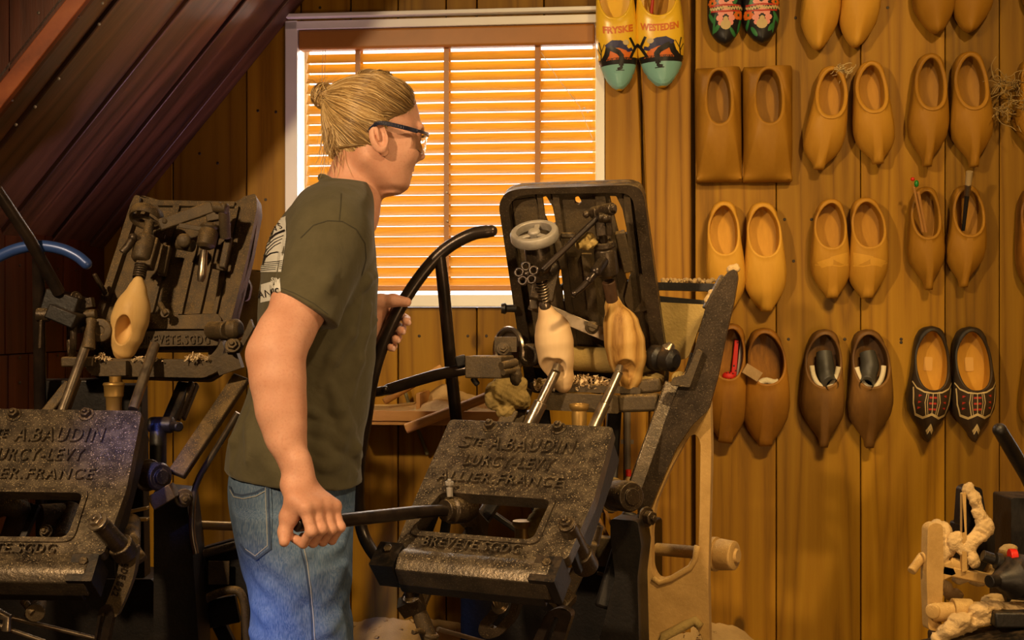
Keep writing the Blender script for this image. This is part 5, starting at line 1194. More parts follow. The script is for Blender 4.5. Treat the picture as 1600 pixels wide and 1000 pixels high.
mb = MB(); mb.bar(P(780,914,2.26),P(816,916,2.24),.02,.03,(0,0,1)); mb.cyl(P(696,908,2.42),P(691,930,2.40),.006); mb.build('sector_mount',M['cake'],mc,bev=.003)
# pedestal
F_ = VF(2.72,R(20)); mb = MB(); pl(mb,F_,[(728,905),(860,915),(985,830),(1000,830),(1002,1490),(728,1480)],-.20,.03,.01); mb.build('pedestal',BK,mc,bev=.006)
F_ = VF(2.56,R(20)); mb = MB(); pl(mb,F_,[(958,808),(1000,812),(1006,850),(1000,900),(1004,1060),(1000,1560),(950,1560),(940,1000),(965,900),(958,840)],-.06,.02,.008); mb.build('pedestal_column',BK,mc,bev=.005)
mb = MB(); mb.bar(P(985,800,2.54),P(940,950,2.50),.03,.03,(1,0,0)); mb.build('column_rib',BK,mc,bev=.006)
mb = MB(); mb.tube([P(x,y,2.6) for x,y in ((932,895),(950,900),(965,893),(969,885))],.004); mb.bar(P(930,860,2.6),P(966,862,2.6),.06,.03,(0,0,1)); mb.build('chip_catcher',DU,mc,bev=.003)
mb = MB(); mb.bar(P(931,800,2.63),P(966,870,2.63),.006,.003,(1,0,0)); mb.bar(P(945,795,2.63),P(972,860,2.63),.006,.003,(1,0,0)); mb.build('wood_laths',M['stick'],mc)
# hub
mb = MB(); q0,q1 = P(957,773,2.46),P(1003,778,2.37); d=(q1-q0).normalized(); mb.lathe(q0,d,[(0,.020),(.004,.031),(.012,.031),(.014,.029),(.06,.030),(.068,.027),(.068,.016),(.072,.016),(.0725,.0)],32); mb.build('hub_boss',IR,mc,bev=.001)
mb = MB(); mb.lathe(q0-d*.006,d,[(0,.03),(.006,.034),(.010,.03)],26); mb.build('hub_dust_ring',M['cake'],mc,ang=180)
mb = MB(); mb.hexbolt(P(1009,808,2.50),(.6,-.8,0),.0145,h=.016); mb.build('frame_bolt',IR,mc,bev=.0015)
# side frame, dust-caked
F_ = VF(2.66,R(14)); TANF = F_
mb = MB(); pl(mb,F_,[(1062,590),(1092,560),(1110,600),(1113,700),(1110,830),(1108,905),(1110,1000),(1128,1530),(990,1530),(1001,1000),(1001,880),(994,810),(1020,740)],-.035,.02,.02,[[(1076,682),(1088,676),(1096,690),(1094,820),(1092,866),(1078,885),(1050,903),(1030,908),(1020,890),(1019,830),(1026,785),(1050,730)],[(1038,1000),(1052,982),(1085,972),(1098,990),(1106,1060),(1105,1400),(1030,1400)]],.014)
sf = mb.build('side_frame',M['tan'],mc,bev=.005,seg=3)
mb = MB(); mb.tube([F_.pt(*onF(F_,x,y),.020) for x,y in ((1091,850),(1088,870),(1080,884),(1050,902),(1032,908),(1022,900))],.0065,10); mb.build('opening_bead',M['tan'],sf,ang=180); mb = MB(); mb.tube([F_.pt(*onF(F_,x,y),.022) for x,y in ((1034,1010),(1040,990),(1075,972),(1088,966),(1096,975))],.0095,10); mb.build('opening_bead',M['cake'],sf,ang=180)
mb = MB(); p0,p1 = P(1026,858,2.72),P(1145,868,2.62); d=(p1-p0).normalized(); mb.cyl(p0,p0.lerp(p1,.62),.0135,n=22); mb.lathe(p0.lerp(p1,.60),d,[(0,.020),(.012,.034),(.035,.036),(.036,.030),(.042,.033),(.075,.030),(.078,.022),(.078,.015),(.084,.014)],28); mb.build('cross_shaft',M['tan'],mc,bev=.001)
# diagonal arms
F_ = VF(2.62,R(14)); mb = MB(); pl(mb,F_,[(1138,425),(1150,420),(1154,432),(1148,470),(1136,520),(1122,590),(1108,640),(1082,664),(1058,700),(1030,765),(1010,815),(998,800),(1000,760),(1040,660),(1064,600),(1084,555),(1104,480),(1114,462)],-.012,.022,.008); mb.build('diagonal_arm',IR,mc,bev=.004,seg=3)
mb = MB(); mb.bar(P(1050,600,2.56),P(992,762,2.50),.030,.022,(1,0,0)); mb.build('diagonal_bar',M['plate'],mc,bev=.003)
mb = MB(); mb.bar(P(1108,486,2.60),P(1136,434,2.60),.030,.03,(1,0,0)); q=mb.build('arm_tip',DU,mc,bev=.003)
mb = MB(); mb.bar(P(1132,470,2.592),P(1078,600,2.592),.016,.012,(1,0,0)); mb.build('arm_rib',DU,mc,bev=.002); mb = MB(); mb.box(P(1125,468,2.585),(.026,.012,.026),(V((.9,0,.4)).normalized(),V((0,1,0)),V((-.4,0,.9)).normalized())); mb.build('tip_plate',BK,q,bev=.003)
mb = MB()
for i,(x,y) in enumerate(((1143,421),(1148,420),(1120,455),(1112,460),(1108,470))): blob(mb,P(x,y,2.60),.007,seed=i)
o=mb.build('tip_sawdust',M['sawdust'],mc,ang=180); o['kind']='stuff'
F_ = VF(2.585,R(14)); mb = MB(); pl(mb,F_,[(1090,545),(1098,550),(1078,605),(1048,602),(1052,590),(1072,585)],-.01,.006,.003); mb.bar(P(1045,620,2.60),P(1080,602,2.60),.05,.03,(0,0,1)); q=mb.build('bearing_bracket',DU,mc,bev=.003)
mb = MB(); mb.hexbolt(P(1062,592,2.57),(0,-.9,.5),.0115,h=.009); mb.build('bracket_bolt',M['cake'],q,bev=.001)
mb = MB(); mb.bar(P(1083,552,2.575),P(1068,598,2.57),.010,.012,(1,0,0)); mb.bar(P(1092,553,2.57),P(1077,602,2.565),.006,.012,(1,0,0)); mb.build('clamp_strip',BK,q,bev=.001)
# upper rear rail and dusty hood
F_ = VF(2.85,R(12)); mb = MB(); pl(mb,F_,[(985,440),(1140,444),(1138,456),(985,452)],-.05,.01,.003); pl(mb,F_,[(985,458),(1110,470),(1098,520),(985,505)],-.02,.0,.003); mb.build('rear_rail',BK,mc,bev=.002)
mb = MB(); rndc = random.Random(5)
for i in range(60): x=rndc.uniform(1035,1128); mb.ball(P(x,439+rndc.uniform(-2,2.5),2.83+rndc.uniform(-.02,.02)),rndc.uniform(.003,.006),8)
o=mb.build('rail_sawdust',M['sawdust'],mc,ang=180); o['kind']='stuff'
F_ = VF(2.80,R(12)); mb = MB(); pl(mb,F_,[(990,470),(1105,476),(1075,560),(1020,570),(995,560)],-.03,.0,.01); mb.build('dusty_hood',M['cake'],mc,bev=.003)
# tilting frame
UP0 = P(826,606,2.74); UPu = P(1003,290,2.555)-P(784,298,2.60); UFm = Fr(P(784,298,2.60),UPu,P(784,298,2.60)-UP0)
OUTL = [(780,318),(790,299),(812,293),(985,287),(1000,292),(1007,306),(1046,590),(1040,602),(835,612),(822,600)]
mb = MB(); SL1=[[(843,312),(852,309),(862,325),(868,352),(856,356),(847,335)],[(951,309),(962,309),(972,330),(980,368),(966,370),(957,335)],[(897,311),(903,309),(908,318),(903,323),(897,320)],[(869,422),(877,422),(880,446),(873,452)],[(974,423),(985,423),(990,442),(978,443)],[(877,458),(882,452),(890,464),(888,472),(878,474)]]
pl(mb,UFm,OUTL,-.030,-.014,.02,SL1,.003)
tf_ = mb.build('tilting_frame',DU,mc,bev=.002)
mb = MB(); pl(mb,UFm,OUTL,-.040,.010,.02,[[(795,322),(805,307),(825,302),(965,299),(982,302),(990,312),(1024,588),(1020,592),(848,600),(838,592)]],.014); mb.build('frame_rim',IR,tf_,bev=.005,seg=3)
mb = MB()
for q in ([(862,300),(872,300),(908,590),(896,592)],[(928,298),(944,297),(975,520),(960,522)],[(908,398),(924,398),(938,520),(922,520)],[(838,303),(846,303),(862,420),(852,420)],[(974,305),(984,303),(1003,470),(990,490)]): pl(mb,UFm,q,-.016,-.004,.002)
pl(mb,UFm,[(864,298),(928,297),(930,304),(865,305)],-.016,-.004,.002); mb.build('frame_rib',DU,tf_,bev=.0015)
mb = MB(); pl(mb,UFm,[(800,315),(836,310),(850,360),(856,440),(812,440)],-.016,-.008,.006); mb.build('frame_pad',DU,tf_,bev=.0015); mb=MB(); pl(mb,UFm,[(984,430),(1004,430),(1012,486),(985,490),(975,470)],-.016,-.004,.006); mb.build('frame_pad',DU,tf_,bev=.0015)
# left clamp: handwheel, housing, knob, spring
WC = P(835,366,2.515); wa = (P(835,350,2.495)-P(850,440,2.56)).normalized(); wa = V((-.14,-.50,.85)).normalized()
a_ = wa.orthogonal().normalized(); b_ = wa.cross(a_)
mb = MB(); vs=[]; prof=[(.0355,.009),(.0355,-.008),(.040,-.012),(.046,-.012),(.0485,-.008),(.0485,.005),(.046,.009),(.040,.010)]; n=48
for i in range(n):
    q=2*pi*i/n
    for r,h in prof: vs.append(WC+(a_*cos(q)+b_*sin(q))*r+wa*h)
k=len(prof); mb.add(vs,[(i*k+j,i*k+(j+1)%k,((i+1)%n)*k+(j+1)%k,((i+1)%n)*k+j) for i in range(n) for j in range(k)])
hw_ = mb.build('handwheel',M['wheel'],mc,bev=.001)
mb = MB()
for i in range(3): q=2*pi*i/3+.5; d=a_*cos(q)+b_*sin(q); mb.bar(WC+d*.008,WC+d*.038,.0115,.006,wa.cross(d))
mb.lathe(WC-wa*.008,wa,[(0,.012),(.012,.0125),(.016,.012),(.018,.009)],26); mb.build('wheel_spokes',M['wheel'],hw_,bev=.002)
hb = P(846,428,2.545); mb = MB(); mb.lathe(WC-wa*.01,(hb-WC),[(0,.010),(.006,.020),(.022,.026),(.05,.028),(.062,.024),(.075,.016)],26); mb.bar(P(835,392,2.54),P(846,436,2.56),.040,.036,(1,0,0)); mb.build('clamp_housing',IR,mc,bev=.004)
mb = MB(); mb.bar(P(845,470,2.58),P(860,400,2.60),.05,.022,(1,0,0)); mb.build('clamp_slide',IR,mc,bev=.003)
kc = P(823,428,2.50); kn = V((-.25,-.95,.15)).normalized(); ka = V((1,0,0)); ka=(ka-kn*ka.dot(kn)).normalized(); kb = kn.cross(ka); mb = MB()
for i in range(5): q=2*pi*i/5+.4; mb.torus(kc+(ka*cos(q)+kb*sin(q))*.0155,kn,.0078,.0030,20,8)
mb.lathe(kc-kn*.006,kn,[(0,.006),(.004,.0075),(.010,.0065),(.012,.003)],16); mb.cyl(kc,kc-kn*.05,.006); mb.build('star_knob',M['tube'],mc,ang=60)
CL0 = P(852,480,2.585); c1_ = P(846,438,2.565); mb = MB(); sp=[]; ax2=(CL0-c1_); L2=ax2.length; ax2.normalize(); o1=ax2.orthogonal().normalized(); o2=ax2.cross(o1)
for i in range(7*14): q=2*pi*i/14; sp.append(c1_+ax2*(L2*.75*i/(7*14))+(o1*cos(q)+o2*sin(q))*.0115)
mb.tube(sp,.0022,8); mb.cyl(c1_,CL0,.0075); mb.lathe(CL0-ax2*.012,ax2,[(0,.010),(.006,.0125),(.014,.0115)],20); mb.build('clamp_screw',ST,mc,ang=50)
# crank arm and right clamp
mb = MB(); mb.bar(P(846,424,2.49),P(938,336,2.52),.0215,.012,(0,-1,0)); q=mb.build('crank_arm',M['tube'],mc,bev=.004,seg=3); mb = MB(); mb.bar(P(846,424,2.49),P(938,336,2.52),.012,.0215,(0,-1,0))
mb = MB(); mb.cyl(P(926,333,2.53),P(958,326,2.49),.0125,n=20); mb.cyl(P(955,326,2.49),P(962,325,2.485),.009,n=6); mb.bar(P(935,325,2.52),P(940,368,2.53),.022,.026,(1,0,0)); mb.bar(P(950,328,2.50),P(952,366,2.52),.012,.02,(1,0,0)); mb.cyl(P(935,340,2.50),P(955,340,2.50),.010,n=16); mb.ball(P(946,341,2.487),.0075,14); mb.ball(P(916,335,2.52),.0075,12); mb.build('clevis',IR,mc,bev=.002)
mb = MB(); bt=P(944,383,2.55); bb_=P(951,440,2.58); d=(bb_-bt).normalized(); mb.lathe(bt-d*.006,d,[(0,.012),(0,.0205),(.007,.0225),(.012,.020),(.016,.0225),(.05,.0235),(.066,.0235),(.074,.017)],30); mb.cyl(bt-d*.03,bt,.0085); mb.torus(bt-d*.005,d,.017,.0042); mb.build('clamp_barrel',IR,mc,bev=.001)
mb = MB(); mb.cyl(P(944,405,2.55),P(932,424,2.515),.012,n=20); mb.ball(P(931,424,2.51),.0125,18); mb.tube([P(929,427,2.508),P(922,436,2.50),P(910,449,2.497),P(897,459,2.495)],[.0075,.0075,.0065,.006],16); mb.ball(P(897,459,2.495),.0072,14); mb.cyl(P(922,434,2.50),P(918,440,2.50),.0092,n=18); mb.build('clamp_lever',M['tube'],mc,bev=.0015)
mb = MB(); mb.cyl(P(951,440,2.58),P(957,472,2.60),.0135,.0125,22); mb.build('wooden_sleeve',plain('dark_wood_sleeve',(.11,.05,.02),.6,var=.4),mc,bev=.001)
mb = MB(); mb.bar(P(968,362,2.58),P(982,424,2.61),.022,.02,(1,0,0)); mb.build('guide_bar',M['irondusty'],mc,bev=.003)
mb = MB(); mb.bar(P(868,366,2.57),P(880,420,2.59),.016,.014,(1,0,0)); mb.bar(P(876,368,2.565),P(900,368,2.565),.012,.012,(0,0,1)); mb.build('guide_bar',M['irondusty'],mc,bev=.003)
mb = MB(); mb.cyl(P(902,384,2.53),P(918,378,2.54),.0082); mb.cyl(P(912,372,2.53),P(926,384,2.55),.007); 
for i,(x,y) in enumerate(((908,378),(920,370),(927,378),(916,384))): blob(mb,P(x,y,2.535),.008,seed=i)
mb.build('thumb_screw',M['cake'],mc,ang=60)
mb = MB(); mb.bar(P(828,474,2.635),P(962,530,2.65),.026,.005,(0,0,1)); mb.build('flat_link',M['steel'],mc,bev=.001)
mb = MB(); mb.lathe(P(925,512,2.64),(0,-1,0),[(0,.014),(.004,.014),(.005,.009),(.016,.009)],18); mb.bar(P(917,506,2.625),P(934,512,2.625),.009,.005,(0,0,1)); mb.build('wing_nut',M['irondusty'],mc,bev=.002)
mb = MB(); mb.box(P(834,475,2.62),(.018,.012,.022)); mb.build('link_block',ST,mc,bev=.002)
mb = MB(); q0,q1=P(835,555,2.70),P(1040,570,2.66); mb.cyl(q0,q1,.0265,n=24); mb.build('rear_roller',M['cake'],mc,bev=.002)
mb = MB(); d=(P(1040,560,2.6)-P(1015,556,2.63)).normalized(); p=P(1018,558,2.63); mb.lathe(p,d,[(0,.02),(.004,.027),(.022,.027),(.03,.020),(.034,.024),(.058,.024),(.066,.014)],28); mb.build('pivot_bearing',BK,mc,bev=.001)
mb = MB(); mb.lathe(P(1040,553,2.60),(.5,-.2,.85),[(-.01,.012),(.012,.016),(.026,.006)],14); mb.build('bearing_cap',ST,mc,bev=.001)
mb = MB(); mb.lathe(P(826,555,2.62),(-.3,-.95,0),[(-.03,.024),(0,.024),(.004,.020),(.004,.013),(.002,.012),(.002,.001)],28); mb.build('left_bearing',IR,mc,bev=.001)
F_ = VF(2.64,R(12)); mb = MB(); pl(mb,F_,[(846,612),(966,618),(968,646),(856,640),(846,634)],-.02,.012,.006); pl(mb,F_,[(826,598),(1000,606),(1000,616),(830,612)],-.07,-.01,.004); mb.build('tray_bar',DU,mc,bev=.003)
mb = MB(); mb.bar(P(968,630,2.61),P(1030,628,2.59),.036,.05,(0,0,1)); mb.bar(P(970,608,2.64),P(1034,600,2.62),.03,.05,(0,0,1)); mb.build('tray_end_block',DU,mc,bev=.006)
F_ = Fr(P(830,604,2.66),(cos(.2),-sin(.2),0),(.2,1,0)); mb = MB(); rr_=random.Random(8)
for i in range(420):
    x = rr_.uniform(835,965); y=608-rr_.random()*(.5+.5*sin((x-835)/130*pi))*22; p=P(x,y,2.64+rr_.uniform(-.03,.03)); d=V((rr_.uniform(-1,1),rr_.uniform(-1,1),rr_.uniform(-1,1))).normalized(); e=d.orthogonal().normalized(); L=rr_.uniform(.003,.009); w=d.cross(e)*rr_.uniform(.0008,.0024)
    a,b_2,c_2=p-d*L,p+e*L*.6,p+d*L; mb.add([a-w,a+w,b_2-w,b_2+w,c_2-w,c_2+w],[(0,1,3,2),(2,3,5,4)])
o=mb.build('wood_shavings',plain('pale_shaving',(.68,.5,.28),.8),mc,ang=180); o['kind']='stuff'; 
mb = MB()
for i,(x,y,r) in enumerate(((1000,604,.018),(1018,596,.02),(985,600,.015),(1075,585,.0),(845,600,.012),(880,606,.012),(930,608,.012),(1060,608,.012))):
    if r: blob(mb,P(x,y,2.635),r,(1.3,1,.7),seed=i)
o=mb.build('tray_sawdust',M['cake'],mc,ang=180); o['kind']='stuff'
# spindles to the shoes, oil cup
for (x0,y0,Y0_,x1,y1,Y1_,r0,r1) in ((826,668,2.56,868,582,2.575,.0125,.0105),(926,672,2.52,966,584,2.575,.0105,.0095)):
    mb = MB(); a,b=P(x0,y0,Y0_),P(x1,y1,Y1_); mb.tube([a,a.lerp(b,.45),a.lerp(b,.46),b],[r0*1.15,r0*1.15,r1,r1],20); mb.tube([b,P(x1+3,y1-12,Y1_+.01)],[r1,r1*.8],18); mb.build('feeler_spindle',ST,mc,bev=.001)
mb = MB(); mb.lathe(P(905,668,2.56),(0,0,1),[(0,.015),(.028,.0155),(.034,.0145),(.038,.019),(.044,.0205),(.048,.0195),(.049,.014),(.044,.012)],24); mb.build('oil_cup',M['brass'],mc,bev=.0008)
# left attachments
mb = MB(); mb.torus(P(795,548,2.66),(-.75,-.6,0),.046,.006,40,8); mb.lathe(P(797,548,2.67),(-.75,-.6,0),[(-.006,.043),(.002,.043)],30); mb.build('grinding_disc',ST,mc,ang=40)
mb = MB(); mb.box(P(765,573,2.52),(.078,.07,.044),(V((.93,-.37,0)),V((.37,.93,0)),V((0,0,1)))); q=mb.build('guide_block',M['wblock'] if False else M['irondusty'],mc,bev=.003)
mb = MB(); mb.box(P(790,538,2.58),(.045,.05,.03)); mb.hexbolt(P(786,545,2.55),(0,-1,.2),.009); mb.cyl(P(783,572,2.47),P(806,566,2.5),.008); mb.cyl(P(786,582,2.47),P(803,578,2.5),.006); blob(mb,P(806,585,2.52),.014,(.8,.8,1.5)); mb.build('block_knobs',M['irondusty'],q,bev=.002)
mb = MB(); mb.bar(P(728,562,2.53),P(712,566,2.53),.022,.024,(0,0,1)); mb.cyl(P(738,590,2.52),P(747,602,2.52),.006); mb.build('block_latch',BK,q,bev=.003)
mb = MB()
for i,(x,y,r) in enumerate(((775,612,.022),(798,618,.026),(812,622,.02),(770,628,.016),(790,640,.02),(808,600,.018),(785,600,.016))): blob(mb,P(x,y,2.62),r,seed=i+4,amp=.45)
mb.build('dusty_gearing',M['cake'],mc,ang=60)
mb = MB(); mb.bar(P(800,640,2.62),P(775,690,2.60),.03,.02,(1,0,0)); mb.bar(P(818,606,2.66),P(800,670,2.64),.04,.02,(1,0,0)); mb.build('lower_arm',DU,mc,bev=.003)
mb = MB(); mb.bar(P(840,640,2.70),P(870,900,2.70),.05,.05,(1,0,0)); mb.bar(P(960,640,2.72),P(950,800,2.66),.03,.04,(1,0,0)); mb.build('centre_column',BK,mc,bev=.004)
for x in (781,): 
    mb = MB(); mb.lathe(P(792,482,2.66),(-1,0,0),[(-.02,.008),(.0,.008),(.004,.012),(.012,.010)],14); mb.build('frame_knob',BK,mc)
# levers on the left
cp = cspline([P(768,361,2.50),P(738,366,2.50),P(702,385,2.505),P(672,413,2.505),P(640,456,2.50),P(614,502,2.50),P(592,556,2.51),P(579,606,2.53),P(572,655,2.56),P(560,740,2.60),P(566,830,2.60),P(600,888,2.55)],8)
mb = MB(); mb.tube(cp,[.0118]*2+[.0128]*(len(cp)-2),18); mb.ball(cp[0],.0118,16); cl_=mb.build('curved_lever',TB,mc,ang=60)
MB().tube([P(687,398,2.505),P(693,450,2.52),P(704,570,2.58),P(714,665,2.62),P(720,760,2.64)],[.0115,.0125,.0125,.013,.013],18).build('lever_strut',TB,cl_,ang=60)
mb = MB(); mb.tube(cspline([P(585,613,2.58),P(602,610,2.57),P(640,598,2.56),P(690,584,2.545),P(752,573,2.53)],6),[.010]*7+[.0118]*18,18); mb.ball(P(602,608,2.555),.0068,14); mb.build('side_lever',M['steel'] if False else M['tube'],mc,ang=60)
# workpieces
def blank(name,pts,rs,cut,label,mat,flat=.82,extra=None):
    P0 = np.array([p[:] for p in pts]); lo=P0.min(0)-.05; hi=P0.max(0)+.05; F=Field(lo,hi,.0016)
    F.chain(pts,rs,.012)
    for c,r,ax in cut: F.ell(c,r,ax,.003,'-')
    q=relax(*F.mesh(),2); o=mkobj(name,np_mesh(name,[q]),mat,None,ang=180); ctr=sum((V(p) for p in pts),V())/len(pts)
    for v in o.data.vertices: v.co -= ctr
    o.location=ctr; return tag(o,label,'clog blank')
M['palewood']=wood('pale_fresh_wood',(.50,.31,.15),(.60,.40,.21),(.68,.48,.27),sc=(7,7,1),rings=4,rough=.6,stain=.1,bstr=.08)
M['strwood']=wood('striped_fresh_wood',(.20,.09,.02),(.42,.23,.06),(.60,.38,.13),sc=(16,16,.6),rings=8,rough=.55,stain=.1,bstr=.12)
YB=2.60; tiltc=(tuple(V((1,0,0))),tuple(V((0,1,0))),tuple(V((0,0,1))))
blank('clog_blank',[P(852,482,YB-.01),P(855,492,YB-.008),P(863,514,YB),P(866,535,YB),P(869,560,YB+.003),P(878,590,YB+.01),P(880,602,YB+.01)],[.0135,.0155,.034,.0370,.0345,.0225,.016],
   [(P(855,588,YB-.034),(.031,.034,.038),None),(P(870,580,YB-.030),(.022,.024,.026),None)],'pale fresh shoe blank clamped at the left under the iron handwheel',M['palewood'])
blank('clog_blank',[P(957,468,YB+.005),P(959,480,YB+.005),P(970,508,YB+.01),P(976,535,YB+.01),P(980,560,YB+.012),P(984,590,YB+.015),P(983,602,YB+.015)],[.013,.0165,.035,.0395,.0370,.0235,.016],
   [(P(964,592,YB-.030),(.028,.030,.036),None),(P(978,580,YB-.026),(.022,.024,.024),None)],'honey striped shoe blank clamped at the right of the pale one',M['strwood'])
# ------------------------------------------------------------------ left machine
ml = empty('clog_carving_machine', V((P(150,0,2.75).x,2.75,0)), 'dusty iron clog-carving machine behind the man at the left with one shoe clamped in it', 'machine')
CLf = frame_from(P(-45,640,2.47),R(4),R(49),R(4))
console(CLf, ml, M['plate'], M['black'], False)
cam2 = lambda x,y,Y: P(x,y,Y)
mb = MB(); mb.tube(cspline([P(-30,830,2.55),P(-10,795,2.5),P(20,790,2.48),P(30,800,2.5),P(18,840,2.52)],6),.022,16); mb.build('inner_elbow',DU,ml,ang=60)
mb = MB(); mb.bar(P(58,790,2.5),P(36,842,2.46),.014,.012,(1,0,0)); mb.bar(P(46,785,2.52),P(24,850,2.5),.02,.012,(1,0,0)); mb.build('inner_struts',BK,ml,bev=.002)
mb = MB(); mb.cyl(P(62,805,2.52),P(100,803,2.55),.022,n=22); mb.cyl(P(112,792,2.56),P(97,842,2.5),.018,n=20); mb.hexbolt(P(72,830,2.46),(0,-1,.3),.009); mb.build('inner_roller',DU,ml,bev=.002)
mb = MB(); mb.cyl(P(155,818,2.22),P(196,862,2.28),.0165,.018,24); mb.cyl(P(186,850,2.265),P(198,866,2.285),.023,n=24); q=mb.build('adjusting_post',IR,ml,bev=.002)
mb = MB(); mb.hexbolt(P(153,816,2.217),P(155,818,2.22)-P(196,862,2.28),.0125,h=.008); mb.build('post_nut',ST,q,bev=.001)
F_ = VF(2.29); mb = MB(); cv=cspline([(204,850,0),(200,890,0),(186,930,0),(172,960,0)],5); pts=[(p.x-13,p.y) for p in cv]+[(p.x+13,p.y+2) for p in cv[::-1]]; pl(mb,F_,pts,-.01,.012,.004); q=mb.build('curved_link',DU,ml,bev=.003)
mb = MB(); pl(mb,F_,[(160,945),(178,940),(182,955),(170,1010),(150,1010)],-.006,.018,.012,[[(163,955),(171,953),(160,1005),(154,1005)]],.004); mb.build('slotted_link',TB,ml,bev=.0025)
for i,ch in enumerate('BDE822'):
    px=[(196,884),(194,892),(191,901),(188,912),(184,920),(181,928)][i]; Fq=Fr(P(px[0],px[1],2.277),(-.3,0,-.95),(.95,0,-.3)); text3(Fq,ch,-.004,.004,-.006,.006,'raised_numbers',M['tube'],q,h=.002,bold=.0)
mb = MB(); mb.cyl(P(205,815,2.42),P(203,850,2.33),.018,.019,20); mb.bar(P(193,835,2.37),P(222,876,2.34),.022,.016,(1,0,0)); mb.build('link_pivot',DU,ml,bev=.003)
mb = MB(); mb.bar(P(188,803,2.52),P(232,793,2.52),.006,.02,(0,0,1)); mb.bar(P(190,812,2.52),P(232,811,2.52),.006,.02,(0,0,1)); mb.build('guide_pins',M['brass'],ml,bev=.001)
mb = MB(); mb.tube([P(70,905,2.4),P(62,935,2.34),P(55,958,2.27)],[.018,.014,.017],18); mb.cyl(P(52,958,2.27),P(36,938,2.28),.007); mb.lathe(P(50,955,2.3),(-.5,-.4,.6),[(0,.015),(.005,.015)],18); mb.build('hanger_pin',DU,ml,bev=.001)
mb = MB(); mb.cyl(P(-10,958,2.3),P(150,998,2.34),.0045); mb.cyl(P(-10,975,2.3),P(70,1003,2.32),.0045); mb.tube([P(-8,955,2.3),P(12,965,2.3),P(10,985,2.3)],.009); mb.build('tie_rods',ST,ml)
# hub and columns right of the console
mb = MB(); q0,q1=P(228,742,2.52),P(272,748,2.45); d=(q1-q0).normalized(); mb.lathe(q0,d,[(0,.022),(.003,.032),(.01,.032),(.012,.026),(.05,.028),(.056,.024),(.056,.016),(.062,.014)],30); mb.build('hub_boss',IR,ml,bev=.001)
mb = MB(); mb.bar(P(250,765,2.50),P(262,785,2.5),.05,.04,(1,0,0)); mb.hexbolt(P(287,778,2.52),(.4,-.9,0),.013,h=.012); mb.build('hub_bracket',DU,ml,bev=.003)
F_ = VF(2.60); mb = MB(); pl(mb,F_,[(240,765),(290,770),(300,850),(310,1000),(320,1500),(235,1500),(240,900)],-.1,.0,.01); mb.build('pedestal_column',BK,ml,bev=.006)
F_ = VF(2.78); mb = MB(); pl(mb,F_,[(-30,905),(240,905),(240,1420),(-30,1420)],-.14,.0,.01); mb.build('pedestal',BK,ml,bev=.006)
mb = MB(); mb.bar(P(378,590,2.66),P(276,742,2.52),.036,.018,(1,0,0)); mb.build('diagonal_bar',DU,ml,bev=.003)
mb = MB(); mb.cyl(P(247,660,2.60),P(247,735,2.58),.017,n=20); mb.lathe(P(232,664,2.60),(1,0,0),[(0,.012),(.004,.017),(.05,.017),(.054,.010)],20); mb.bar(P(262,662,2.62),P(288,600,2.70),.026,.018,(1,0,0)); mb.cyl(P(270,666,2.59),P(280,667,2.56),.010); mb.build('bell_crank',BK,ml,bev=.003)
mb = MB(); mb.bar(P(276,655,2.66),P(300,598,2.70),.012,.02,(1,0,0)); mb.bar(P(286,655,2.68),P(308,600,2.72),.008,.02,(1,0,0)); mb.build('link_rod',DU,ml,bev=.003)
mb = MB(); mb.tube(cspline([P(372,645,2.58),P(345,690,2.58),P(312,745,2.58),P(302,780,2.58),P(300,830,2.58),P(306,865,2.58)],6),.0065,12); mb.build('bent_rod',ST,ml,ang=60)
mb = MB(); mb.cyl(P(305,820,2.7),P(385,823,2.75),.0095); mb.build('cross_rod',M['brass'],ml)
F_ = VF(2.72); mb = MB(); pl(mb,F_,[(305,862),(320,855),(395,835),(395,1480),(305,1480)],-.03,.0,.006,[[(318,990),(322,945),(340,932),(368,925),(376,945),(380,1300),(318,1300)]],.02); sf2=mb.build('side_frame',BK,ml,bev=.004)
mb = MB(); mb.tube(cspline([P(305,1010,2.69),P(306,960,2.69),P(318,938,2.69),P(360,922,2.69),P(380,935,2.69),P(386,1000,2.69)],6),.009,12); mb.tube([P(310,868,2.69),P(330,862,2.69),P(390,846,2.69)],.009,12); mb.build('opening_bead',DU,sf2,ang=60)
mb = MB(); mb.box(P(342,895,2.695),(.045,.004,.05)); mb.build('small_plate',M['brass'] if False else DU,sf2,bev=.001)
mb = MB(); mb.bar(P(322,960,2.75),P(372,950,2.75),.06,.02,(0,0,1)); mb.bar(P(330,950,2.8),P(385,1060,2.8),.03,.02,(1,0,0)); mb.build('rear_brace',BK,sf2,bev=.002)
# leaning frame, dusty
UL0 = P(140,585,2.70); UFl = Fr(P(214,312,2.86),P(400,304,2.83)-P(214,312,2.86),P(214,312,2.86)-UL0)
OL = [(206,325),(212,307),(222,303),(255,313),(365,314),(385,304),(402,308),(404,325),(393,395),(380,440),(360,520),(345,580),(325,592),(145,586),(130,570),(160,470)]
mb = MB(); pl(mb,UFl,OL,-.022,-.006,.008,[[(344,430),(352,432),(340,470),(334,468)],[(256,365),(268,362),(264,385),(254,390)],[(352,345),(364,345),(358,372),(350,372)],[(240,545),(325,545),(322,560),(236,560)]],.002); tfl=mb.build('tilting_frame',DU,ml,bev=.003)
mb = MB(); pl(mb,UFl,[(380,312),(402,306),(404,328),(390,400),(360,520),(342,520),(372,400)],-.03,.012,.008); pl(mb,UFl,[(206,325),(214,308),(222,310),(220,325),(165,490),(150,560),(134,560),(160,470)],-.03,.012,.006); pl(mb,UFl,[(248,314),(368,316),(366,324),(246,322)],-.01,.004,.002); mb.build('frame_rim',DU,tfl,bev=.004)
mb = MB()
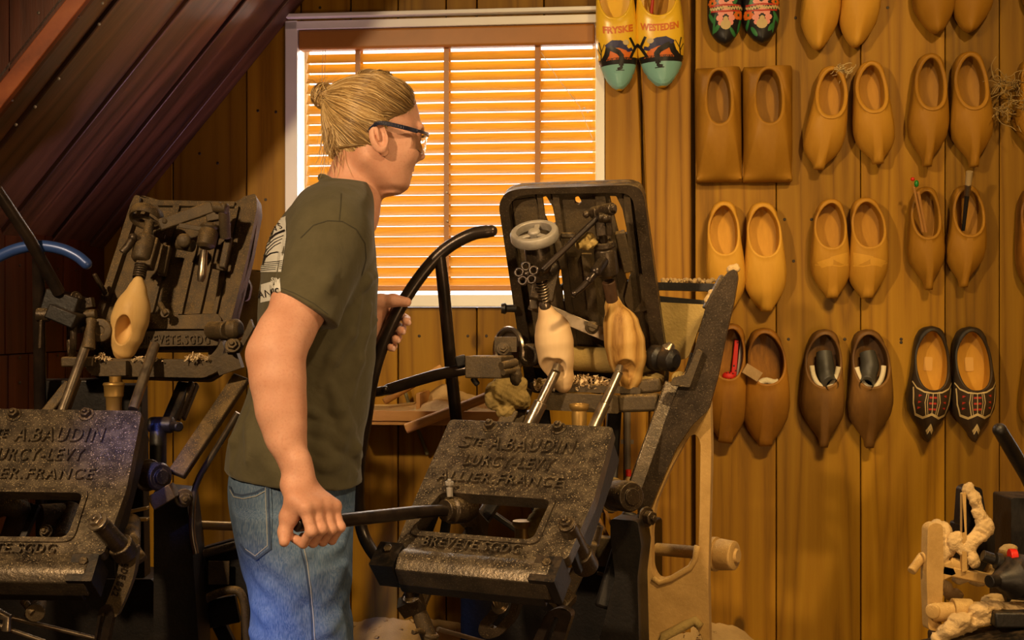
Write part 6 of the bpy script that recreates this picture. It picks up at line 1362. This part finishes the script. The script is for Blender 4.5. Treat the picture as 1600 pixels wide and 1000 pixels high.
for q in ([(272,320),(282,320),(236,505),(226,505)],[(340,320),(352,320),(310,505),(298,505)],[(300,380),(310,380),(282,505),(272,505)],[(368,322),(374,322),(336,505),(330,505)]): pl(mb,UFl,q,-.008,.004,.002)
mb.build('frame_rib',DU,tfl,bev=.0015)
mb = MB(); pl(mb,UFl,[(225,498),(345,496),(352,506),(340,520),(225,520)],-.01,.022,.006); q=mb.build('cross_rail',DU,tfl,bev=.003)
F3 = VF(2.655,R(0)); mb = MB(); pl(mb,F3,[(220,518),(345,516),(340,540),(215,542)],-.02,.0,.004); lb_=mb.build('name_bar',DU,ml,bev=.002)
a0_,b0_=onF(F3,222,537); a1_,_=onF(F3,328,537); _,b1_=onF(F3,222,523); text3(F3,'BREVETE.SGDG',a0_,a1_,b0_,b1_,'raised_lettering',DU,ml,h=.004,bold=.014)
F3 = VF(2.62); mb = MB(); pl(mb,F3,[(136,565),(146,560),(325,562),(340,545),(348,530),(352,545),(342,580),(320,590),(150,587),(138,580)],-.03,.01,.006); mb.bar(P(170,575,2.6),P(200,575,2.6),.03,.03,(0,0,1)); mb.build('tray_bar',DU,ml,bev=.004)
rr_=random.Random(9); mb = MB()
for x0,x1,yb in ((143,172,562),(290,326,562),(200,255,565)):
    for i in range(70 if x0!=200 else 40):
        x=rr_.uniform(x0,x1); p=P(x,yb-rr_.random()*10*sin((x-x0)/(x1-x0)*pi),2.61+rr_.uniform(-.02,.02)); d=V((rr_.uniform(-1,1),rr_.uniform(-1,1),rr_.uniform(-1,1))).normalized(); e=d.orthogonal().normalized(); L=rr_.uniform(.003,.008); w=d.cross(e)*rr_.uniform(.0008,.0022); a,b_2,c_2=p-d*L,p+e*L*.6,p+d*L; mb.add([a-w,a+w,b_2-w,b_2+w,c_2-w,c_2+w],[(0,1,3,2),(2,3,5,4)])
o=mb.build('wood_shavings',bpy.data.materials['pale_shaving'],ml,ang=180); o['kind']='stuff'
# left clamp
wc=P(229,338,2.72); wa=V((.12,.55,.83)).normalized(); a_=wa.orthogonal().normalized(); b_=wa.cross(a_); mb=MB(); vs=[]
for i in range(n):
    q=2*pi*i/n
    for r,h in [(.030,.010),(.030,-.010),(.0345,-.012),(.0365,-.006),(.0365,.006),(.034,.011)]: vs.append(wc+(a_*cos(q)+b_*sin(q))*r+wa*h)
k=6; mb.add(vs,[(i*k+j,i*k+(j+1)%k,((i+1)%n)*k+(j+1)%k,((i+1)%n)*k+j) for i in range(n) for j in range(k)])
for i in range(3): q=2*pi*i/3; d=a_*cos(q)+b_*sin(q); mb.bar(wc,wc+d*.032,.01,.006,wa.cross(d))
mb.build('handwheel',DU,ml,bev=.001)
mb = MB(); mb.cyl(P(234,345,2.71),P(229,375,2.69),.0105); mb.lathe(P(229,368,2.69),P(218,415,2.66)-P(229,368,2.69),[(0,.014),(.004,.021),(.03,.022),(.055,.021),(.062,.016)],24); mb.bar(P(238,375,2.70),P(226,418,2.67),.034,.03,(1,0,0)); mb.build('clamp_housing',DU,ml,bev=.003)
mb = MB(); mb.ball(P(208,371,2.66),.0095,14); mb.tube([P(207,373,2.66),P(200,385,2.655),P(191,395,2.65)],[.0075,.009,.0085],14); mb.cyl(P(208,371,2.66),P(222,374,2.67),.006); mb.build('clamp_lever',IR,ml,bev=.001)
c1_,CL0=P(221,412,2.655),P(216,440,2.635); mb = MB(); mb.cyl(c1_,CL0,.0085); 
for i in range(6): mb.torus(c1_.lerp(CL0,.1+.13*i),CL0-c1_,.0115,.0024,20,8)
mb.build('clamp_screw',IR,ml,ang=50)
mb = MB(); mb.bar(P(249,352,2.70),P(333,323,2.71),.026,.012,(0,0,1)); mb.ball(P(258,346,2.70),.008,12); mb.build('crank_arm',DU,ml,bev=.003)
mb = MB(); mb.bar(P(333,318,2.72),P(338,345,2.72),.035,.03,(1,0,0)); mb.cyl(P(335,324,2.70),P(355,326,2.69),.011); mb.cyl(P(350,330,2.7),P(352,372,2.72),.012); mb.ball(P(350,322,2.69),.009,12); mb.build('clevis',DU,ml,bev=.002)
mb = MB(); mb.lathe(P(329,350,2.71),P(319,395,2.69)-P(329,350,2.71),[(0,.012),(.004,.02),(.010,.0215),(.014,.018),(.02,.021),(.05,.020),(.056,.012)],26); mb.bar(P(280,352,2.70),P(330,360,2.70),.010,.01,(0,0,1)); mb.build('clamp_barrel',DU,ml,bev=.001)
mb = MB(); mb.tube([P(319,392,2.69),P(315,432,2.67),P(313,440,2.67)],[.0085,.0095,.006],18); mb.build('clamp_pin',ST,ml,bev=.001)
mb = MB(); mb.cyl(P(278,380,2.71),P(302,385,2.70),.013); mb.lathe(P(288,376,2.69),(0,-1,0),[(0,.016),(.01,.015),(.014,.008)],14); mb.build('clamp_knob',DU,ml,bev=.002)
mb = MB(); mb.bar(P(358,372,2.74),P(348,420,2.72),.016,.02,(1,0,0)); mb.bar(P(262,385,2.74),P(252,430,2.72),.018,.02,(1,0,0)); mb.bar(P(330,415,2.73),P(352,420,2.73),.012,.02,(0,0,1)); mb.build('guide_bar',DU,ml,bev=.003)
mb = MB(); mb.cyl(P(250,475,2.68),P(260,492,2.66),.006); mb.lathe(P(259,490,2.67),(0,-1,.2),[(0,.011),(.008,.010)],16); mb.build('thumb_screw',DU,ml,bev=.001)
mb = MB(); mb.cyl(P(330,516,2.66),P(356,516,2.62),.019,n=22); mb.lathe(P(356,514,2.60),(1,-.3,0),[(0,.012),(.004,.021),(.022,.021),(.03,.014)],24); mb.build('pivot_bearing',DU,ml,bev=.002)
F_=VF(2.60); mb = MB(); pl(mb,F_,[(392,498),(397,512),(374,552),(352,550),(358,540),(376,534)],-.01,.005,.003); mb.bar(P(340,572,2.62),P(375,560,2.62),.04,.03,(0,0,1)); q=mb.build('bearing_bracket',DU,ml,bev=.003)
mb = MB(); mb.hexbolt(P(364,540,2.585),(0,-.9,.4),.011,h=.008); mb.build('bracket_bolt',DU,q,bev=.001)
F_=VF(2.80); mb = MB(); pl(mb,F_,[(362,430),(385,432),(392,448),(388,468),(380,472),(372,462),(350,520),(340,500)],-.02,.0,.006,[[(378,452),(384,452),(383,462),(378,462)]],.002); mb.build('frame_lug',DU,ml,bev=.003)
F_=VF(2.88); mb = MB(); pl(mb,F_,[(385,420),(420,424),(420,520),(365,530)],-.02,.0,.006); mb.build('dusty_hood',M['cake'],ml,bev=.003)
blank('clog_blank',[P(216,440,2.63),P(214,455,2.63),P(208,480,2.63),P(203,500,2.63),P(198,525,2.63),P(194,545,2.635),P(192,550,2.64)],[.0115,.018,.033,.036,.031,.022,.016],[(P(192,515,2.600),(.0165,.034,.031),(tuple(V((.97,0,-.2))),(0,1,0),tuple(V((.2,0,.97)))))],'smooth yellow clog with an oval foot hole, clamped in the left machine',M['palewood'] if False else wood('yellow_fresh_wood',(.45,.26,.08),(.58,.36,.13),(.66,.43,.17),sc=(7,7,1),rings=3,rough=.5,stain=.05,bstr=.05))
for (a,b,r) in (((208,640,2.5),(242,538,2.60),.0105),((96,645,2.5),(138,530,2.58),.0095)):
    MB().cyl(P(*a),P(*b),r).build('feeler_spindle',ST,ml,bev=.001)
mb = MB(); mb.tube([P(138,545,2.57),P(141,515,2.58),P(142,500,2.59)],[.014,.010,.012],16); mb.cyl(P(132,492,2.6),P(150,490,2.6),.01); mb.lathe(P(158,516,2.61),(0,-1,0),[(0,.024),(.01,.024),(.012,.018),(.012,.010),(.008,.009)],24); mb.build('spindle_joint',DU,ml,bev=.001)
mb = MB(); mb.lathe(P(178,642,2.56),(0,0,1),[(0,.015),(.026,.016),(.03,.019),(.035,.019),(.05,.020),(.053,.022),(.057,.021),(.058,.014)],24); mb.cyl(P(180,598,2.58),P(180,588,2.58),.012); mb.build('oil_cup',M['brass'],ml,bev=.0008)
mb = MB(); mb.bar(P(110,600,2.58),P(70,650,2.55),.022,.018,(1,0,0)); mb.bar(P(120,590,2.56),P(98,650,2.53),.018,.018,(1,0,0)); mb.bar(P(100,565,2.6),P(150,565,2.6),.02,.04,(0,0,1)); mb.build('rear_arm',DU,ml,bev=.003)
mb = MB(); mb.box(P(103,475,2.60),(.07,.08,.045),(V((.95,0,-.3)),V((0,1,0)),V((.3,0,.95)))); mb.bar(P(85,485,2.58),P(128,503,2.58),.03,.09,(0,0,1)); q=mb.build('pivot_box',BK,ml,bev=.003)
mb = MB(); mb.hexbolt(P(118,465,2.58),(.7,-.5,0),.009); mb.bar(P(128,475,2.6),P(146,472,2.6),.02,.02,(0,0,1)); mb.torus(P(112,520,2.6),(-.9,-.4,0),.045,.007); mb.cyl(P(115,512,2.6),P(130,513,2.6),.01); mb.build('box_fittings',IR,q,bev=.001)
MB().tube([P(-6,295,2.42),P(45,372,2.48),P(92,457,2.56)],[.0115,.012,.0125],18).build('straight_lever',TB,ml,ang=60)
cp=cspline([P(-30,418,2.52),P(0,400,2.52),P(30,388,2.52),P(62,384,2.52),P(95,389,2.52),P(120,400,2.52),P(135,412,2.52)],7); mb=MB(); mb.tube(cp,.0115,18); mb.ball(cp[-1],.0115,14); cb=mb.build('curved_lever',M['bluepipe'],ml,ang=60); cb['label']='blue painted curved lever'
MB().tube([P(60,388,2.53),P(61,500,2.6),P(63,650,2.66),P(66,900,2.7)],.0125,18).build('lever_strut',TB,cb,ang=60)
mb = MB(); mb.cyl(P(58,492,2.56),P(78,492,2.56),.014); mb.cyl(P(64,500,2.55),P(62,545,2.55),.0035); mb.build('strut_clamp',IR,ml,bev=.002); mb=MB(); mb.tube([P(147,428,2.7),P(165,460,2.72)],[.005,.006]); mb.build('short_rod',IR,ml,bev=.002)
mb = MB(); mb.bar(P(120,592,2.72),P(130,900,2.74),.16,.05,(1,0,0)); mb.bar(P(190,600,2.74),P(195,900,2.76),.1,.05,(1,0,0)); mb.build('centre_column',BK,ml,bev=.004)
# ------------------------------------------------------------------ things between machine and wall
tr_ = empty('wall_tray', WF.pt(ax_(680,650,.15),.9,.10), 'narrow wooden tray full of sawdust on the wall below the window','tray')
def wbox(mb,x0,x1,y0,y1,o0,o1): a0,z0=WA(x0,y1,(o0+o1)/2); a1,z1=WA(x1,y0,(o0+o1)/2); mb.box(WF.pt((a0+a1)/2,(z0+z1)/2,(o0+o1)/2),(a1-a0,z1-z0,o1-o0),WF.ax())
mb=MB(); wbox(mb,545,800,650,658,.002,.22); mb.build('tray_board',M['stick'],tr_,bev=.001)
mb=MB(); wbox(mb,545,800,643,657,.215,.228); mb.build('tray_lip',M['stick'],tr_,bev=.001)
mb=MB(); wbox(mb,658,664,612,650,.05,.20); mb.build('tray_divider',M['stick'],tr_,bev=.001)
mb=MB(); na,nc=60,14; vs=[]
a0=WA(548,650,.1)[0]; a1=WA(798,650,.1)[0]; zz=WA(700,650,.1)[1]
for i in range(na):
    for j in range(nc):
        a=a0+(a1-a0)*i/(na-1); c=.003+.21*j/(nc-1); px=548+250*i/(na-1); h=float(np.interp(px,[548,600,650,662,690,720,745,798],[.02,.03,.038,.05,.075,.058,.05,.05]))*(1-.6*(j/(nc-1))**2)*(.75+.5*mnoise.noise(V((a*14,c*14,1))))+.003
        vs.append(WF.pt(a,zz+h,c))
mb.add(vs,[(i*nc+j,(i+1)*nc+j,(i+1)*nc+j+1,i*nc+j+1) for i in range(na-1) for j in range(nc-1)]); o=mb.build('tray_sawdust',M['sawdust'],tr_,ang=180); o['kind']='stuff'
mb=MB(); mb.cyl(WF.pt(*WA(634,670,.26),.26),WF.pt(*WA(772,616,.245),.245),.0125,n=18); tag(mb.build('wooden_stick',M['stick'],bev=.002),'round brown wooden stick leaning across the sawdust tray','stick')
mb=MB(); mb.cyl(WF.pt(*WA(600,628,.16),.16),WF.pt(*WA(690,574,.10),.10),.009,n=16); tag(mb.build('wooden_stick',M['stick'],bev=.002),'thin dark rod lying in the tray behind the side lever','stick')
mb=MB(); mb.tube([WF.pt(*WA(628,596,.04),.04),WF.pt(*WA(645,650,.03),.03),WF.pt(*WA(668,710,.02),.02)],.005,10); tag(mb.build('hose',plain('olive_hose',(.12,.10,.04),.6),ang=60),'thin olive hose hanging down below the tray','hose')
bt_=empty('spray_bottle',WF.pt(ax_(982,760,.03),az_(982,765,.03),.03),'tiny bottle with a red cap beside the grey conduit','bottle')
mb=MB(); c0=WF.pt(ax_(982,757,.03),az_(982,757,.03),.03); mb.lathe(c0,(0,0,1),[(0,.010),(.012,.010),(.018,.006),(.022,.006)],16); mb.build('bottle',M['wblock'],bt_); mb=MB(); mb.lathe(c0+V((0,0,.022)),(0,0,1),[(0,.0075),(.016,.0075),(.018,.005)],14); mb.build('cap',M['redp'],bt_)
# ------------------------------------------------------------------ machine at the lower right edge
mr = empty('carving_machine', V((P(1560,0,2.5).x,2.55,0)), 'sawdust-covered iron machine part cut off by the lower right corner','machine')
F_=VF(2.5,R(-10),1500); mb=MB(); pl(mb,F_,[(1445,822),(1455,815),(1468,818),(1470,880),(1466,985),(1446,982),(1443,900)],-.012,.012,.008); q=mb.build('upright_arm',M['tan'],mr,bev=.004)
mb=MB()
for i,(x,y,r) in enumerate(((1474,830,.016),(1478,850,.018),(1470,868,.016),(1465,822,.010))): blob(mb,P(x,y,2.5),r,(1,.8,1.2),seed=i)
o=mb.build('caked_sawdust',M['sawdust'],q,ang=180); o['kind']='stuff'
mb=MB(); mb.cyl(P(1424,893,2.48),P(1442,868,2.5),.009); mb.cyl(P(1440,872,2.49),P(1470,866,2.5),.011); mb.build('arm_lever',M['tan'],mr,bev=.002)
F_=VF(2.52,R(-10),1500); mb=MB(); pl(mb,F_,[(1502,762),(1512,757),(1530,762),(1536,800),(1534,818),(1522,825),(1498,820)],-.02,.010,.006); pl(mb,F_,[(1500,818),(1548,812),(1550,860),(1524,902),(1506,888)],-.04,.012,.006); mb.build('chisel_holder',BK,mr,bev=.004)
mb=MB()
for i,(x,y,r) in enumerate(((1524,780,.012),(1528,800,.012),(1515,764,.010),(1530,835,.014),(1516,850,.015),(1520,875,.012),(1492,845,.015),(1540,822,.016),(1504,860,.008))): blob(mb,P(x,y,2.485),r,(1,.7,1.2),seed=i+3,amp=.4)
o=mb.build('holder_sawdust',M['sawdust'],mr,ang=180); o['kind']='stuff'
mb=MB(); pl(mb,VF(2.49,0,1500),[(1500,770),(1506,768),(1508,890),(1500,892)],0,.012,.002); mb.build('holder_strip',M['tan'],mr,bev=.002)
mb=MB(); mb.bar(P(1468,888,2.5),P(1560,908,2.5),.02,.03,(0,0,1)); mb.cyl(P(1482,880,2.5),P(1510,888,2.5),.014); mb.bar(P(1468,880,2.5),P(1478,902,2.5),.04,.03,(1,0,0)); mb.build('cross_arm',M['tan'],mr,bev=.003)
mb=MB(); mb.cyl(P(1456,956,2.48),P(1530,958,2.46),.018,.022,22); mb.lathe(P(1458,955,2.47),(-.6,-.8,0),[(0,.016),(.006,.014),(.008,.007)],20); mb.cyl(P(1488,955,2.47),P(1518,956,2.47),.025,n=24); mb.build('lower_shaft',M['tan'],mr,bev=.002)
mb=MB(); mb.box(P(1600,960,2.46),(.15,.1,.03)); mb.box(P(1560,1000,2.42),(.30,.14,.02),(V((.97,0,.2)),V((0,1,0)),V((-.2,0,.97)))); mb.box(P(1605,930,2.6),(.12,.1,.10)); mb.box(P(1590,1250,2.55),(.3,.2,.64)); mb.build('bed',BK,mr,bev=.004)
mb=MB()
for i in range(90):
    x=rr_.uniform(1470,1600); y=float(np.interp(x,[1470,1500,1540,1600],[985,965,945,950]))+rr_.uniform(0,22); blob(mb,P(x,y,2.46+rr_.uniform(-.03,.03)),rr_.uniform(.006,.014),(1.4,1.2,.6),seed=i)
for i,(x,y,r) in enumerate(((1545,880,.022),(1560,895,.022),(1530,905,.018),(1500,905,.012),(1475,915,.012),(1490,930,.016),(1550,940,.018),(1575,860,.015),(1590,940,.02))): blob(mb,P(x,y,2.56),r,(1.2,.8,.8),seed=i)
o=mb.build('bed_sawdust',M['sawdust'],mr,ang=180); o['kind']='stuff'
F_=VF(2.62,0,1600); mb=MB(); pl(mb,F_,[(1580,778),(1660,778),(1660,900),(1580,900)],-.1,.0,.006); mb.build('drive_box',BK,mr,bev=.004)
mb=MB(); mb.lathe(P(1605,900,2.44),P(1550,908,2.40)-P(1605,900,2.44),[(0,.04),(.02,.045),(.045,.040),(.06,.024),(.075,.018),(.08,.013),(.10,.012)],30); mb.cyl(P(1535,868,2.45),P(1572,880,2.45),.011); mb.lathe(P(1555,876,2.44),(1,0,-.2),[(0,.016),(.012,.016)],18); mb.build('spindle_nose',BK,mr,bev=.001)
mb=MB(); mb.cyl(P(1577,868,2.43),P(1588,868,2.43),.013); mb.build('red_collar',M['redp'],mr,bev=.001)
MB().tube([P(1562,672,2.42),P(1582,705,2.46),P(1605,745,2.5),P(1640,820,2.58)],[.0135,.0145,.014,.014],18).build('hand_lever',TB,mr,ang=60)
bpy.data.objects['hand_lever'].data.materials[0]=BK; MB().ball(P(1562,672,2.42),.0136,16).build('lever_tip',BK,mr,ang=180)

for o in list(COL.objects):
    if o.parent is None and o.get('category'):
        g = {'clog':'wooden clogs hanging on the plank wall','clog blank':'shoe blanks clamped in the carving machines','pencil':'tipped pencils in the slim clog','brush':'brushes stuck in hanging clogs','stick':'loose round sticks at the sawdust tray'}.get(o['category'])
        if g: o['group'] = g
        if o.name.startswith('clog_carving_machine'): o['group'] = 'cast iron clog-carving machines'
